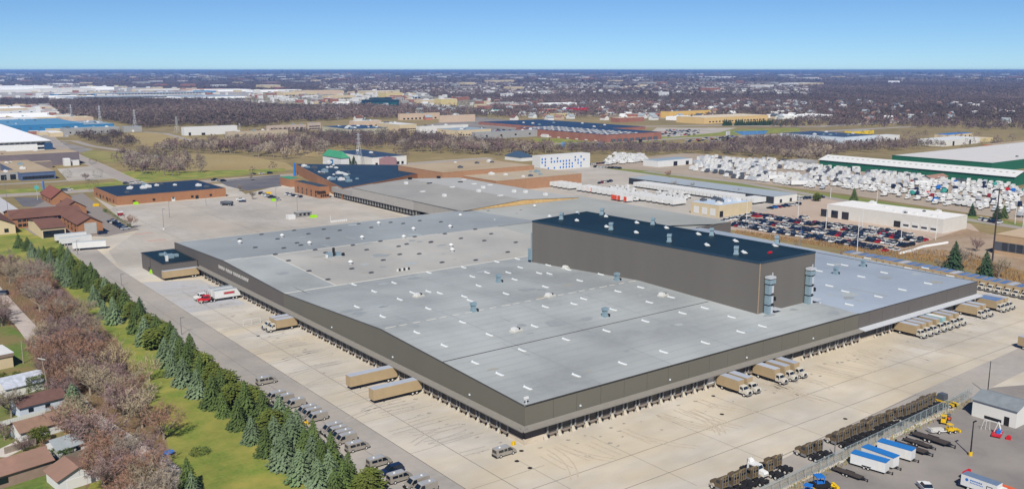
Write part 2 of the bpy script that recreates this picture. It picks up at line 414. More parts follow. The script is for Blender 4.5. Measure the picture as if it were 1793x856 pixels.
for k in range(150):
    x, y = (rt_.uniform(0, 205), rt_.uniform(-14, -3)) if k % 2 else (rt_.uniform(-14, -3), rt_.uniform(0, 212)); r_ = rt_.uniform(.15, .7); a = rt_.uniform(0, 6)
    tm_.q([(x+r_*(1+.4*math.sin(3*t+a))*math.cos(t), y+r_*(.6+.3*math.cos(2*t+a))*math.sin(t), .0425+.0003*(k % 9)) for t in [i*math.pi/5 for i in range(10)]], 2)
to_ = tm_.build('tyre_marks', [M('tyre_mark_grey', '#9a958e', .9, .15, 1), M('rust_mark', '#a99d8b', .9, .15, 1), M('oil_stain', '#8b847b', .85, .2, 1)]); to_['kind'] = 'stuff'; to_['label'] = 'tyre marks, rust and oil stains on the concrete before the docks'
# streets, the big lots behind, fields and strips
ROADM = M('street_concrete', '#938b84', .9, .06, .2, '#857e78', .02, .6)
strip('street', pxs((-300, 354), (0, 343), (110, 337), (230, 329), (420, 313), (520, 306), (640, 293), (760, 284), (860, 277)), 15, .03, ROADM, CONC)
strip('street', pxs((-200, 327), (0, 323), (100, 318), (170, 312)), 8, .03, ROADM)
strip('street', pxs((262, 330), (215, 312), (175, 292), (148, 281), (120, 268), (95, 250), (84, 238)), 13, .036, ROADM, CONC)
strip('street', pxs((88, 246), (130, 247), (160, 256), (215, 264), (290, 277)), 9, .04, ROADM)
strip('street', pxs((250, 231), (290, 234), (340, 248), (380, 254)), 8, .03, ROADM)
sheet('verge', pxs((-200, 341), (0, 333), (170, 321), (225, 316), (235, 323), (165, 331), (0, 340), (-200, 350)), .02, GRASS)
sheet('verge', pxs((180, 305), (215, 322), (420, 308), (500, 300), (500, 295), (330, 300), (230, 300)), .018, GRASS)
sheet('verge', pxs((140, 262), (215, 268), (300, 268), (300, 280), (190, 285), (150, 275)), .018, M('olive_grass', '#6d6f3a', .95, .2, .5, '#8d8150', .03, .8))
sheet('field', pxs((190, 243), (225, 233), (262, 232), (330, 240), (350, 250), (330, 256), (200, 256)), .02, FIELD)
sheet('field', pxs((260, 275), (330, 270), (420, 272), (500, 285), (520, 297), (420, 303), (280, 296)), .016, FIELD)
sheet('field', pxs((500, 262), (575, 262), (570, 275), (500, 272)), .016, FIELD)
sheet('parking_lot', pxs((88, 247), (100, 246), (165, 262), (140, 268), (92, 262)), .02, ASPH)
sheet('parking_lot', pxs((100, 296), (170, 290), (210, 312), (120, 318)), .02, CONC2)
sheet('parking_lot', pxs((380, 317), (490, 306), (493, 326), (432, 334), (398, 326)), .034, DKASPH)
sheet('parking_lot', pxs((20, 384), (80, 350), (145, 338), (180, 366), (246, 402), (186, 414), (60, 412)), .02, M('motel_asphalt', '#7b746f', .9, .08, .3))
sheet('parking_lot', pxs((24, 346), (90, 346), (60, 362), (40, 362)), .026, DKASPH)
sheet('hedge_strip', pxs((182, 371), (188, 371), (232, 398), (226, 400)), .03, SOIL)
# right-hand lots
sheet('freight_yard', pxs((860, 322), (960, 296), (1040, 288), (1130, 292), (1440, 343), (1470, 352), (1470, 420), (1300, 400), (1225, 392), (1010, 345)), .02, CONC2)
sheet('car_lot', pxs((1225, 392), (1300, 382), (1430, 346), (1480, 350), (1700, 392), (1720, 410), (1650, 455), (1560, 446), (1290, 404)), .026, M('lot_paving', '#a08f80', .9, .07, .2, '#ad9c8c', .02, .6))
sheet('truck_lot', pxs((1010, 288), (1200, 268), (1440, 288), (1900, 345), (1960, 420), (1793, 388), (1480, 340), (1150, 300)), .022, M('gravel_lot', '#8f8273', .9, .1, .2, '#9c8f80', .02, .6))
sheet('verge', pxs((1030, 291), (1150, 300), (1480, 343), (1793, 392), (1793, 400), (1650, 384), (1440, 347), (1120, 303)), .03, M('verge_grass', '#76743f', .95, .2, .5, '#5f7030', .02, .8))
strip('street', pxs((1130, 300), (1300, 320), (1470, 350), (1640, 376), (1800, 401), (1950, 428)), 9, .036, ROADM)
sheet('dry_bank', pxs((1284, 409), (1560, 448), (1660, 462), (1793, 497), (1900, 525), (1900, 500), (1700, 452), (1560, 440), (1290, 403)), .034, M('dry_bank_grass', '#8a6f45', .95, .22, .6, '#6c5836', .06, .8, bump=.4))
sheet('waste_ground', pxs((1550, 447), (1690, 400), (1800, 425), (1900, 450), (1900, 520), (1793, 500), (1660, 462)), .03, M('waste_grass', '#85705a', .95, .2, .4, '#9a8a78', .03, .8))
sheet('verge', pxs((930, 243), (1100, 240), (1250, 228), (1400, 224), (1400, 231), (1250, 238), (1130, 250), (960, 256)), .02, GRASS)
strip('street', pxs((930, 253), (1080, 249), (1200, 242), (1330, 238), (1480, 228), (1600, 222)), 18, .03, ROADM)
strip('street', pxs((1100, 222), (1250, 220), (1430, 222), (1560, 214)), 24, .03, ROADM)
sheet('parking_lot', pxs((1130, 238), (1150, 224), (1290, 224), (1260, 232), (1180, 240)), .03, CONC2)
sheet('parking_lot', pxs((700, 226), (835, 205), (940, 215), (900, 232), (860, 246), (760, 240)), .02, ASPH)
sheet('pond', pxs((1284, 230), (1345, 229), (1340, 235), (1300, 237)), .04, M('pond_water', '#12436a', .15, .05, .05, spec=.6))
# ================================================================ MAIN WAREHOUSE
EV = 9.5
wh = empty('warehouse', 'huge grey-roofed distribution warehouse with taupe walls and rows of loading docks in the middle', 'warehouse', (0, 0, 0))
far_r = G(1284, 408, EV); near_r = G(1720, 490, EV); x_step = 134.0
RX = 209.5
bsn = (241.6, 140.3); bsl = (215.0, 139.5); bsf = (244.4, 261.7)
RIDGE1, ZR1, V, RIDGE2, ZR2, YB = 67., 12.4, 135., 193., 11.3, 254.
def prof(y):   # eaves profile of the long left side
    if y < RIDGE1: return EV+(ZR1-EV)*y/RIDGE1
    if y < V: return ZR1+(EV-ZR1)*(y-RIDGE1)/(V-RIDGE1)
    if y < RIDGE2: return EV+(ZR2-EV)*(y-V)/(RIDGE2-V)
    return ZR2+(EV-ZR2)*(y-RIDGE2)/(YB-RIDGE2)
def wall_face(b, a, c, z0, zt, n=(0, 0), th=.25, mi=0):  # upright slab whose outer face runs a-c
    b.prism([a, c, (c[0]-n[0]*th, c[1]-n[1]*th), (a[0]-n[0]*th, a[1]-n[1]*th)], z0, zt, mi)
# -- long left fascia, following the roof line (one profile per facet of the roof)
ys = [0, RIDGE1, V, RIDGE2, YB]
for (i0, i1, m) in ((0, 2, WALLT), (2, 4, WALLT2)):
    b = B()
    for k in range(i0, i1):
        y0, y1 = ys[k], ys[k+1]
        b.q([(0, y1, 4.6), (0, y0, 4.6), (0, y0, prof(y0)), (0, y1, prof(y1))])
        b.q([(.3, y0, 4.6), (.3, y1, 4.6), (.3, y1, prof(y1)), (.3, y0, prof(y0))])
    b.build('fascia_wall', m, wh)
# -- right fascia: single cladding panels with recessed seams
edges = []; x = 0.
for px in (923.5, 969, 1010, 1052, 1093, 1133, 1170, 1206, 1242, 1274, 1306, 1336, 1369, 1398, 1425, 1453, 1479, 1503, 1522, 1545, 1568, 1591, 1614, 1637, 1658, 1678, 1698, 1721):
    lo, hi = -2, 230.
    for _ in range(40):
        m_ = (lo+hi)/2
        if P(m_, 0, 7)[0] < px: lo = m_
        else: hi = m_
    edges.append(max(0, lo))
edges[0] = 0; edges[-1] = RX
for k in range(len(edges)-1):
    x0, x1 = edges[k]+.07, edges[k+1]-.07
    B().box(x0, 0, 4.6, x1, .12, EV-.25).build('wall_panel', WALLT if k < 17 else WALLT2, wh)
B().box(0.05, .12, 4.6, RX-.05, .3, EV-.2).build('panel_backing', TRIM, wh)
# lower walls behind the docks, foundation
b = B(); b.box(.55, .3, 1.3, RX-.3, .8, 4.6).box(.3, .8, 1.3, .8, 246, 4.6).box(RX-.5, .8, 0, RX, 110, EV-.05)
b.build('dock_wall', DOCKW, wh)
b = B(); b.box(.2, .2, 0, RX-.3, .8, 1.3).box(.2, .8, 0, .8, 218, 1.3); b.build('foundation', DOCKF, wh)
# canopies: shallow slope from the fascia out over the docks
def canopy(name, a, c, n, d, z1, z0, mat):
    A, Cc = Vector((*a, 0)), Vector((*c, 0)); N = Vector((*n, 0))*d; b = B(); up = Vector((0, 0, 1)); t = .28
    p = [A+up*z1, Cc+up*z1, Cc+N+up*z0, A+N+up*z0]; q = [x_-up*t for x_ in p]
    b.q(p).q(q[::-1]); [b.q([p[i], q[i], q[(i+1) % 4], p[(i+1) % 4]]) for i in range(4)]
    return b.build(name, mat, wh)
canopy('canopy', (0, 221), (0, -1.3), (-1, 0), 1.7, 4.75, 4.25, CANOPYM)
canopy('canopy', (-1.3, 0), (x_step, 0), (0, -1), 1.7, 4.74, 4.24, CANOPYM)
canopy('pale_canopy', (x_step+.05, 0), (RX, 0), (0, -1), 2.3, 4.8, 4.5, CANOPYW)
# roof, facet by facet; seams and edging are raised welts
def facet(name, pts, mat):
    b = B(); b.q([tuple(p) for p in pts]); return b.build(name, mat, wh)
xs = x_step
roofs = [facet('roof_slope', [(0, 0, EV), (xs, 0, EV), (xs, RIDGE1, ZR1), (0, RIDGE1, ZR1)], ROOFB),
         facet('roof_slope', [(0, RIDGE1, ZR1), (xs, RIDGE1, ZR1), (xs, V, EV), (0, V, EV)], ROOFB),
         facet('roof_slope', [(0, V, EV), (20, V, EV), (20, RIDGE2, ZR2), (0, RIDGE2, ZR2)], ROOFB),
         facet('roof_slope', [(20, V, EV), (xs, V, EV), (xs, RIDGE2, ZR2), (20, RIDGE2, ZR2)], ROOFW),
         facet('roof_slope', [(0, RIDGE2, ZR2), (xs+25, RIDGE2, ZR2), (xs+25, YB+2, EV-.1), (0, YB, EV)], ROOFD),
         facet('roof_slope', [(xs+.02, 0, EV-.15), (RX, 0, EV-.15), (far_r[0], far_r[1], EV-.15), (218, 139.6, EV-.15), (xs+.02, 139.6, EV-.15)], ROOFL),
         facet('roof_slope', [(xs+.03, 139.5, EV-.1), (228, 139.5, EV-.1), (200, 172, EV+.5), (xs+25, 192.9, ZR2-.1), (xs+.03, 192.9, ZR2-.1)], ROOFG),
         facet('roof_slope', [(xs+25, 170, EV+1.2), (228, 139.4, EV+.6), (bsn[0], bsn[1], EV+.3), (bsf[0], bsf[1], EV+.3), (xs+25, YB+3, EV+.1)], ROOFG)]
facet('gable_step', [(xs, 0, EV-.2), (xs, V, EV-.2), (xs, RIDGE1, ZR1)], WALLT)
b = B(); b.prism([bsl, bsn, bsf, (bsf[0]-.3, bsf[1]), (bsn[0]-.3, bsn[1]+.3), (bsl[0], bsl[1]+.3)], 0, EV+.3); b.build('rear_wall', WALLT2, wh); B().box(0, YB-.3, 0, 150, YB, EV-.05).build('rear_wall', WALLT2, wh)
b = B(); b.prism([(0.3, .9), (RX-.3, .9), (RX-.3, 120), (208, 139), (150, 139), (150, 250), (.9, 250), (.9, .9)], 0.1, EV-.6); b.build('core', DOCKW, wh)
def welt(pts, w_, mat, name='roof_seam', h=.06):
    b = B()
    for a, c in zip(pts[:-1], pts[1:]):
        a, c = Vector(a), Vector(c); d = (c-a).normalized(); s = Vector((-d.y, d.x, 0)).normalized()*w_/2; u = Vector((0, 0, h))
        b.q([a-s+u, c-s+u, c+s+u, a+s+u]).q([a-s, c-s, c-s+u, a-s+u]).q([c+s, a+s, a+s+u, c+s+u])
    return b.build(name, mat, wh)
def rz(x_, y_):
    if x_ > x_step: return EV-.15
    return prof(max(0, min(y_, YB)))
welt([(0, 34.8, rz(0, 34.8)), (103.5, 35.4, rz(0, 35.4))], .3, TRIM)
welt([(0, V, EV+.02), (107, V, EV+.02)], .9, SEAM); welt([(20, V, EV), (20, RIDGE2, ZR2)], .5, SEAM); welt([(0, RIDGE2, ZR2), (100, RIDGE2, ZR2)], .8, SEAM)
for k in range(22):                                 # ridge cap pieces on the front gable
    x0 = 1.5+k*4.6
    welt([(x0, RIDGE1, ZR1), (x0+(2.6 if k % 3 else 3.6), RIDGE1, ZR1)], .45, SEAM, 'ridge_cap', .1)
welt([(0.12, 0.12, EV+.02)]+[(0.12, y, prof(y)+.02) for y in ys[1:]], .34, TRIM, 'roof_edging', .12)
welt([(0.3, .15, EV+.02), (xs, .15, EV+.02)], .3, TRIM, 'roof_edging', .12); welt([(xs, .15, EV-.13), (RX, .15, EV-.13)], .3, TRIM, 'roof_edging', .12)
welt([(RX, 0, EV-.13), (far_r[0], far_r[1], EV-.13)], .3, SEAM, 'roof_edging'); welt([(0, YB, EV+.02), (150, YB+2, EV-.05)], .3, SEAM, 'roof_edging')
# tower (high bay)
TZ = 26.8
tn, te, tnw, tne = G(1331, 459, TZ), G(1428, 440, TZ), G(932, 386, TZ), G(1027, 370, TZ)
hb = B(); hb.prism([tn, te, tne, tnw], EV-.4, TZ-.5, 0, 0); tw = hb.build('high_bay', TOWERW, wh)
B().prism([tn, te, tne, tnw], TZ-.5, TZ-.35).build('high_bay_roof', BLKROOF, tw)
b = B()
for a, c in ((tn, te), (te, tne), (tne, tnw), (tnw, tn)):
    d = Vector((c[0]-a[0], c[1]-a[1])).normalized(); n_ = (d.y*.12, -d.x*.12); i_ = (-d.y*.2, d.x*.2)
    b.prism([(a[0]+n_[0], a[1]+n_[1]), (c[0]+n_[0], c[1]+n_[1]), (c[0]+i_[0], c[1]+i_[1]), (a[0]+i_[0], a[1]+i_[1])], TZ-.55, TZ)
b.build('parapet_trim', M('parapet_navy', '#23394a', .5, .05, 1), tw)
B().tube((tn[0], tn[1]-.05, EV), (tn[0], tn[1]-.05, TZ-.5), .22, k=6).build('corner_trim', M('corner_tan', '#85735f', .6, .05, 1), tw)
cd = B(); tnwv = Vector((tnw[0]-.25, tnw[1], 0)); cd.box(tnw[0]-.5, tnw[1]-.2, 10, tnw[0]-.2, tnw[1]+.2, 22).box(tnw[0]-1.2, tnw[1]-.5, 11, tnw[0]-.3, tnw[1]+1.2, 15.5)
cd.build('escape_ladder', GALV, tw)
# stair and duct units against the tower's end wall
ed = Vector((te[0]-tn[0], te[1]-tn[1], 0)).normalized(); en = Vector((ed.y, -ed.x, 0))
def on_end(t, off, z): p = Vector((tn[0], tn[1], 0)).lerp(Vector((te[0], te[1], 0)), t)+en*off; return (p.x, p.y, z)
for t in (.13, .86):
    q = Vector(on_end(t, 0, EV+.4)); b = B()
    def bx(u0, u1, o0, o1, z0, z1, mi=0):
        pp = [q+ed*u0+en*o0, q+ed*u1+en*o0, q+ed*u1+en*o1, q+ed*u0+en*o1]; b.prism([(p.x, p.y) for p in pp], z0+EV+.4, z1+EV+.4, mi)
    for lev in range(3): bx(-1.3, -.1, .5, 2.2, lev*3.3, lev*3.3+3.0); bx(.1, 1.2, .7, 2.0, lev*3.3+.3, lev*3.3+2.6, 1); bx(-1.35, 1.3, .45, 2.3, lev*3.3+3.0, lev*3.3+3.15, 2)
    bx(-1.4, 1.4, .4, 2.5, 9.9, 11.2); bx(-1.4, 1.4, .4, 2.5, 11.5, 12.2, 1); bx(-1.2, 1.2, .5, 2.3, 11.2, 11.5, 2)
    bx(2.4, 2.7, .1, .4, 5, 12.8, 1); bx(1.4, 4.6, .2, 2.8, 1.2, 1.45, 1); bx(1.6, 2.3, .3, 2.2, 4.2, 5.4, 2)
    b.build('duct_riser', [GALV, SILVER, CHAS], tw)
def skylight(x_, y_, z, par, L_=2.7, W_=.75, ang=0, slope=0):
    b = B(); r = math.radians(ang)
    b.box(-L_/2-.1, -W_/2-.1, 0, L_/2+.1, W_/2+.1, .18, 1)
    n = 5
    for i in range(n):
        a0, a1 = math.pi*i/n, math.pi*(i+1)/n
        p = lambda a: (W_/2*-math.cos(a), .12+.26*math.sin(a))
        b.q([(-L_/2, p(a0)[0], p(a0)[1]), (L_/2, p(a0)[0], p(a0)[1]), (L_/2, p(a1)[0], p(a1)[1]), (-L_/2, p(a1)[0], p(a1)[1])])
    b.q([(-L_/2, -W_/2, .18), (-L_/2, 0, .6), (-L_/2, W_/2, .18)]).q([(L_/2, -W_/2, .18), (L_/2, W_/2, .18), (L_/2, 0, .6)])
    return b.mesh('skylight', [SKYL, SEAM])
SKM = skylight(0, 0, 0, None)
front_sky = [(690,496),(750,511),(813,520),(620,499),(655,511),(700,525),(625,538),(670,555),(722,513),(770,514),(827,485),(890,478),(870,459),(906,454),(911,469),(944,479),(838,501),(812,469),(751,478),(853,478),(886,515),(901,490),(955,503),(962,480),(750,541),(730,583),(810,565),(778,606),(832,636),(875,656),(924,680),(857,587),(936,572),(823,527),(991,595),(1090,637),(1009,658),(914,614),(1062,580),(1162,617),(1235,601),(1297,582),(1335,572),(1130,563),(1195,549),(1234,540),(1281,556),(1082,511),(1122,504),(1052,481),(1015,492),(1022,524),(1005,533),(955,538),(960,465),(1175,521),(995,473),(1074,543),(1137,530),(1193,547)]
def roof_hit(px, py):
    z = EV+1
    for _ in range(12):
        x_, y_ = G(px, py, z); z = rz(x_, y_)
    return x_, y_, z
rs_ = set()
for (px, py) in front_sky:
    x_, y_, z = roof_hit(px, py)
    if x_ < 1 or y_ < 1 or (round(x_/4), round(y_/4)) in rs_: continue
    rs_.add((round(x_/4), round(y_/4)))
    r = roofs[0] if y_ < RIDGE1 else roofs[1] if y_ < V else roofs[3]
    if x_ > x_step: r = roofs[5]
    ob('skylight', SKM, r, (x_, y_, z), rz=math.radians(90))
for (px, py) in [(1430,530),(1480,511),(1452,501),(1508,485),(1548,478),(1590,470),(1580,508),(1625,497),(1664,484),(1454,464),(1479,465),(1519,453),(1434,475),(1538,520),(1487,534),(1620,470)]:
    x_, y_ = G(px, py, EV-.15); ob('skylight', SKM, roofs[5], (x_, y_, EV-.15), rz=math.radians(90))
# low vents of the older rear roof
VEM = B().box(-.9, -.55, 0, .9, .55, .35).box(-.7, -.4, .35, .7, .4, .45, 1).mesh('roof_vent', [GREYP, TRIM])
rows = [(482,446),(505,457),(541,475),(574,490),(497,435),(527,430),(552,438),(618,430),(642,438),(616,471),(671,456),(650,478),(700,446),(680,454),(734,445),(712,428),(755,424),(698,432),(666,423),(779,410),(726,415),(754,425),(807,418),(833,456),(774,460),(832,402),(848,422),(860,410),(903,425),(889,442),(908,404),(878,395),(927,392),(570,443),(447,434),(420,419),(458,411),(515,404),(540,410),(595,404),(628,393),(684,390),(706,392),(567,402),(650,399),(735,387),(772,389),(486,419),(574,418),(520,426),(790,398),(832,388),(869,380),(905,375),(810,380),(855,370),(912,369),(956,365),(880,362)]
seen = set()
for (px, py) in rows:
    x_, y_, z = roof_hit(px, py); key = (round(x_/5), round(y_/5))
    if key in seen or x_ < 2 or x_ > x_step+60: continue
    seen.add(key); ob('roof_vent', VEM, roofs[4] if y_ > RIDGE2 else roofs[3], (x_, y_, z), rz=.1)
# weathering of the membrane: ponding rings, patches and run-off streaks
st_ = B(); rq = random.Random(21)
for k in range(230):
    x_, y_ = rq.uniform(3, 206), rq.uniform(3, 250)
    if y_ > 17 and 100 < x_ < 145: continue
    if x_ > x_step and y_ > 112: continue
    r_ = rq.uniform(.5, 3.4); a = rq.uniform(0, 6); el = rq.uniform(.3, 1); mi = rq.choice((0, 0, 1, 1, 2))
    if k % 4 == 0:
        L_ = rq.uniform(4, 16); w_ = rq.uniform(.15, .5); pts_ = [(x_-w_, y_), (x_+w_, y_), (x_+w_*.3, y_+L_), (x_-w_*.3, y_+L_)]
    else: pts_ = [(x_+r_*(1+.25*math.sin(3*t+a))*math.cos(t), y_+r_*el*(1+.2*math.sin(2*t+a))*math.sin(t)) for t in [i*math.pi/6 for i in range(12)]]
    if min(p[0] for p in pts_) < .6 or min(p[1] for p in pts_) < .6 or max(p[0] for p in pts_) > 207 or (min(p[0] for p in pts_) < x_step < max(p[0] for p in pts_)): continue
    cx_, cy_ = sum(p[0] for p in pts_)/len(pts_), sum(p[1] for p in pts_)/len(pts_); cz = rz(cx_, cy_)+.02+.0006*(k % 20)
    for i in range(len(pts_)):
        p, q = pts_[i], pts_[(i+1) % len(pts_)]; st_.q([(cx_, cy_, cz), (p[0], p[1], rz(*p)+.02+.0006*(k % 20)), (q[0], q[1], rz(*q)+.02+.0006*(k % 20))], mi)
st_ = st_.build('roof_stains', [M('ponding_grey', '#83888a', .7, .08, 1), M('patch_pale', '#949a9c', .7, .06, 1), M('dust_patch', '#8d8b84', .8, .08, 1)], wh); st_['kind'] = 'stuff'
lp = B()
for k in range(34):
    y_ = 4+k*3.9
    if y_ < V: lp.q([(.6, y_-.06, rz(0, y_-.06)+.014), (100 if y_ > 15 else 133, y_-.06, rz(0, y_-.06)+.014), (100 if y_ > 15 else 133, y_+.06, rz(0, y_+.06)+.014), (.6, y_+.06, rz(0, y_+.06)+.014)])
for x_ in (24.5, 49.5, 74.5):
    for y0, y1 in ((1, RIDGE1), (RIDGE1, V-1)): lp.q([(x_-.1, y0, rz(0, y0)+.016), (x_+.1, y0, rz(0, y0)+.016), (x_+.1, y1, rz(0, y1)+.016), (x_-.1, y1, rz(0, y1)+.016)])
lp = lp.build('membrane_laps', M('lap_grey', '#7d8386', .7, .05, 1), wh); lp['kind'] = 'stuff'
# ventilators: white domes, galvanised exhaust stacks, low curb units
DOME = B().tube((0, 0, 0), (0, 0, .7), .7, .7, 10, 1).tube((0, 0, .7), (0, 0, 1.0), 1.0, 1.0, 12).tube((0, 0, 1.0), (0, 0, 1.5), 1.0, .25, 12).mesh('dome_vent', [WHITE, SILVER])
for (px, py) in [(663,393),(634,418),(707,417),(724,403),(806,379),(866,389),(788,399),(542,428),(494,415),(614,462),(790,432),(936,363),(420,426),(792,440)]:
    x_, y_, z = roof_hit(px, py); ob('dome_vent', DOME, roofs[4] if y_ > RIDGE2 else roofs[3], (x_, y_, z))
ST = B().box(-1, -1, 0, 1, 1, .5).box(-.8, -.8, .5, .8, .8, 2.0).box(-1.1, -.9, 2.2, 1.1, .9, 3.1).box(-.3, -.3, 2, .3, .3, 2.2).box(1.0, -1.2, 0, 1.7, 0, .9, 1)
ST = ST.mesh('exhaust_stack', [GALV, CHAS])
for (px, py) in [(873,494),(829,545),(1080,491),(1059,554),(1463,480),(1511,467)]:
    x_, y_, z = roof_hit(px, py); ob('exhaust_stack', ST, roofs[5] if x_ > x_step else roofs[0] if y_ < RIDGE1 else roofs[1], (x_, y_, z)).scale = (.8, .8, .9)
CU = B().box(-1.7, -1.2, 0, 1.7, 1.2, .5).box(-1.4, -.9, .5, 0, .9, 1.2, 1).box(.3, -.5, .5, 1.2, .5, 1, 2).mesh('curb_unit', [SEAM, WHITE, CHAS])
for (px, py) in [(733,519),(904,580),(963,519),(992,470),(1161,518)]:
    x_, y_, z = roof_hit(px, py); ob('curb_unit', CU, roofs[0] if y_ < RIDGE1 else roofs[1], (x_, y_, z), rz=.2)
ac_ = B().box(-3, -1, 0, -1, 1.2, 1.6).box(-.6, -.5, 0, .2, .3, 3.4, 1).box(1, -.8, 0, 2.6, 1, 1.4).box(-4.4, -2, 0, -3.6, -1.2, 1.2, 2).box(2.8, -2, 0, 3.8, -1, 1.1, 1).tube((0, -2, .6), (-3, -2.2, .6), .3, k=6)
x_, y_, z = roof_hit(585, 448)
for q_, m_, n_ in (((-3, -1, 0, -1, 1.2, 1.6), GALV, 'air_handler'), ((-.6, -.5, 0, .2, .3, 3.4), CHAS, 'flue'), ((1, -.8, 0, 2.6, 1, 1.4), GALV, 'air_handler'), ((-4.4, -2, 0, -3.6, -1.2, 1.2), WHITE, 'air_handler'), ((2.8, -2, 0, 3.8, -1, 1.1), CHAS, 'air_handler')): B().box(*q_).build(n_, m_, roofs[3], (x_, y_, z))
for k in range(6):
    x_, y_, z = roof_hit(696+k*4, 475-k*.6); B().box(-.25, -.25, 0, .25, .25, .9, 0).build('pipe_vent', [CHAS if k % 2 else WHITE], roofs[3], (x_, y_, z))
B().tube((0, 0, 0), (0, 0, 1.6), .12).box(-.6, -.2, 1.3, .6, .2, 1.8).build('corner_beacon', WHITE, wh, (1.3, 1.0, EV))
# vents on the high bay roof
zt = TZ-.35
for k, (px, py) in enumerate([(962,379),(1011,373),(1010,386),(1061,379),(1062,397),(1115,390),(1114,407),(1167,399),(1223,410),(1238,429),(1288,422),(1303,442),(1357,430)]):
    x_, y_ = G(px, py, zt); ob('dome_vent', SKM, tw, (x_, y_, zt), rz=.9).scale = (1.15, 1.7, .8)
for (px, py) in [(983,384),(1054,376),(1070,402),(1143,393),(1172,423),(1246,412),(1289,445),(1360,426)]:
    x_, y_ = G(px, py, zt); o = ob('exhaust_stack', ST, tw, (x_, y_, zt), rz=.6); o.scale = (.85, .85, .85)
x_, y_ = G(1348, 443, zt); B().tube((-.8, 0, .3), (.8, 0, .3), .3).box(-.9, -.4, 0, .9, .4, .1).build('red_drum', RED, tw, (x_, y_, zt))
# wall signs and lights
sg = B()
for k in range(4):
    y0 = 198-k*7.6; sg.box(-.09, y0-6.2, 7.7, -.02, y0, 8.9)
for row in range(1):
    pass
# lettering of the sign: four words of raised white letters (too small in the photograph to read: plain strokes of the same rhythm)
lt = B(); words = [(198, 7), (190, 7), (182, 8), (173.5, 7)]
for y0, n in words:
    for k in range(n):
        yy = y0-k*1.0; h0, h1 = 7.7, 8.9
        lt.box(-.14, yy-.2, h0, -.03, yy, h1)
        if k % 2 == 0: lt.box(-.14, yy-.75, h1-.28, -.03, yy-.2, h1)
        if k % 3 != 1: lt.box(-.14, yy-.75, (h0+h1)/2-.1, -.03, yy-.2, (h0+h1)/2+.12)
        if k % 2: lt.box(-.14, yy-.75, h0, -.03, yy-.2, h0+.25)
lt.build('wall_lettering', M('lettering_white', '#b9b6b0', .6, .04, 1), wh)
WL = B().box(-.2, -.25, -.2, .2, 0, .2).mesh('wall_light', [SKYL])
for x_ in (14, 45, 76, 107): ob('wall_light', WL, wh, (x_+3, 0, 5.9))
for y_ in (22, 60, 98): ob('wall_light', WL, wh, (0, y_, 6.0), rz=-math.pi/2)
# docks: door, two posts, leveller, bumpers; wedge shaped wheel guides between them
DM = B().box(-1.35, -.1, 0, 1.35, .02, 3.0).box(-1.35, -.13, .9, 1.35, -.1, .96, 1).box(-1.35, -.13, 1.9, 1.35, -.1, 1.96, 1).mesh('dock_door', [DOOR, TRIM])
DMW = DM.copy(); DMW.materials[0] = WHITE; DMO = DM.copy(); DMO.materials[0] = BLACKP
PM = B().box(-.1, -.5, 0, .1, 0, 2.7).mesh('seal_post', [POST])
LV = B().box(-1.1, -.5, -.35, 1.1, 0, -.05).box(-1.25, -.42, -.95, -.85, -.0, -.36, 1).box(.85, -.42, -.95, 1.25, 0, -.36, 1).mesh('dock_leveller', [WOOD, RUBBER])
WG = B()
for s_ in (1,): WG.q([(-.35, 0, 0), (.35, 0, 0), (.3, 0, 1.35), (-.3, 0, 1.35)]).q([(-.6, -.75, .05), (.6, -.75, .05), (.35, 0, 1.1), (-.35, 0, 1.1)]).q([(-.6, -.75, 0), (-.6, -.75, .05), (-.35, 0, 1.1), (-.35, 0, 0)]).q([(.6, -.75, 0), (.35, 0, 0), (.35, 0, 1.1), (.6, -.75, .05)]).q([(-.6, -.75, 0), (.6, -.75, 0), (.6, -.75, .05), (-.6, -.75, .05)])
WG = WG.mesh('wheel_guide', [M('pale_kerb_concrete', '#a79f90', .9, .08, 1)])
def dock(x_, y_, rz_, state=0):
    d = ob('dock_door', {0: DM, 1: DMW, 2: DMO}[state], wh, (x_, y_, 1.3), rz=rz_)
    for s_ in (-1, 1):
        ob('seal_post', PM, d, (s_*1.5, 0, -.1))
    ob('dock_leveller', LV, d, (0, 0, 0))
    c, s = math.cos(rz_), math.sin(rz_)
    ob('wheel_guide', WG, wh, (x_-c*2.15, y_-s*2.15, 0.02), rz=rz_)
DP = 4.3; nd = 0
x_ = 8.3
while x_ < RX-3:
    if not (99.5 < x_ < 105.5 or 136 < x_ < 142):
        dock(x_, .3-.12, 0, 1 if nd in (13, 15) else (2 if random.random() < .12 else 0))
    nd += 1; x_ += DP
y_ = 7.6
while y_ < 216:
    dock(.3-.12, y_, -math.pi/2, 2 if random.random() < .15 else 0); y_ += DP
# annex at the far end of the left side
def facewin(o, a, c, n, w_, h_, z, mat=GLASS, name='window', t0=.06, t1=.94, rows=1, dz=3.2, base=None):
    # n windows proud of the face a-c (outward normal to the right of a->c), each its own part
    d = Vector((c[0]-a[0], c[1]-a[1], 0)); L_ = d.length; d.normalize(); nn = Vector((d.y, -d.x, 0)); base = base or (0, 0)
    me = B().box(-w_/2, -.12, 0, w_/2, .1, h_).mesh(name, [mat]); rz_ = math.atan2(d.y, d.x)
    for r in range(rows):
        for i in range(n):
            t = t0+(t1-t0)*((i+.5)/n); p = Vector((a[0], a[1], 0))+d*(L_*t)
            ob(name, me, o, (p.x-base[0], p.y-base[1], z+r*dz), rz=rz_)
ax = [G(286, 491), None, None, None]; A0 = (-14.6, 223.2)
an = empty('office_annex', 'small dark brown flat-roofed annex with navy roof at the far corner of the warehouse', 'annex', A0)
B().box(0, 0, 0, 14.3, 30, 6.6).build('wall', WALLT2, an)
B().box(-.1, -.1, 6.6, 14.35, 31.1, 6.75).build('parapet', TRIM, an); B().box(.3, .3, 6.75, 14.0, 30.7, 6.8).build('roof', BLKROOF, an)
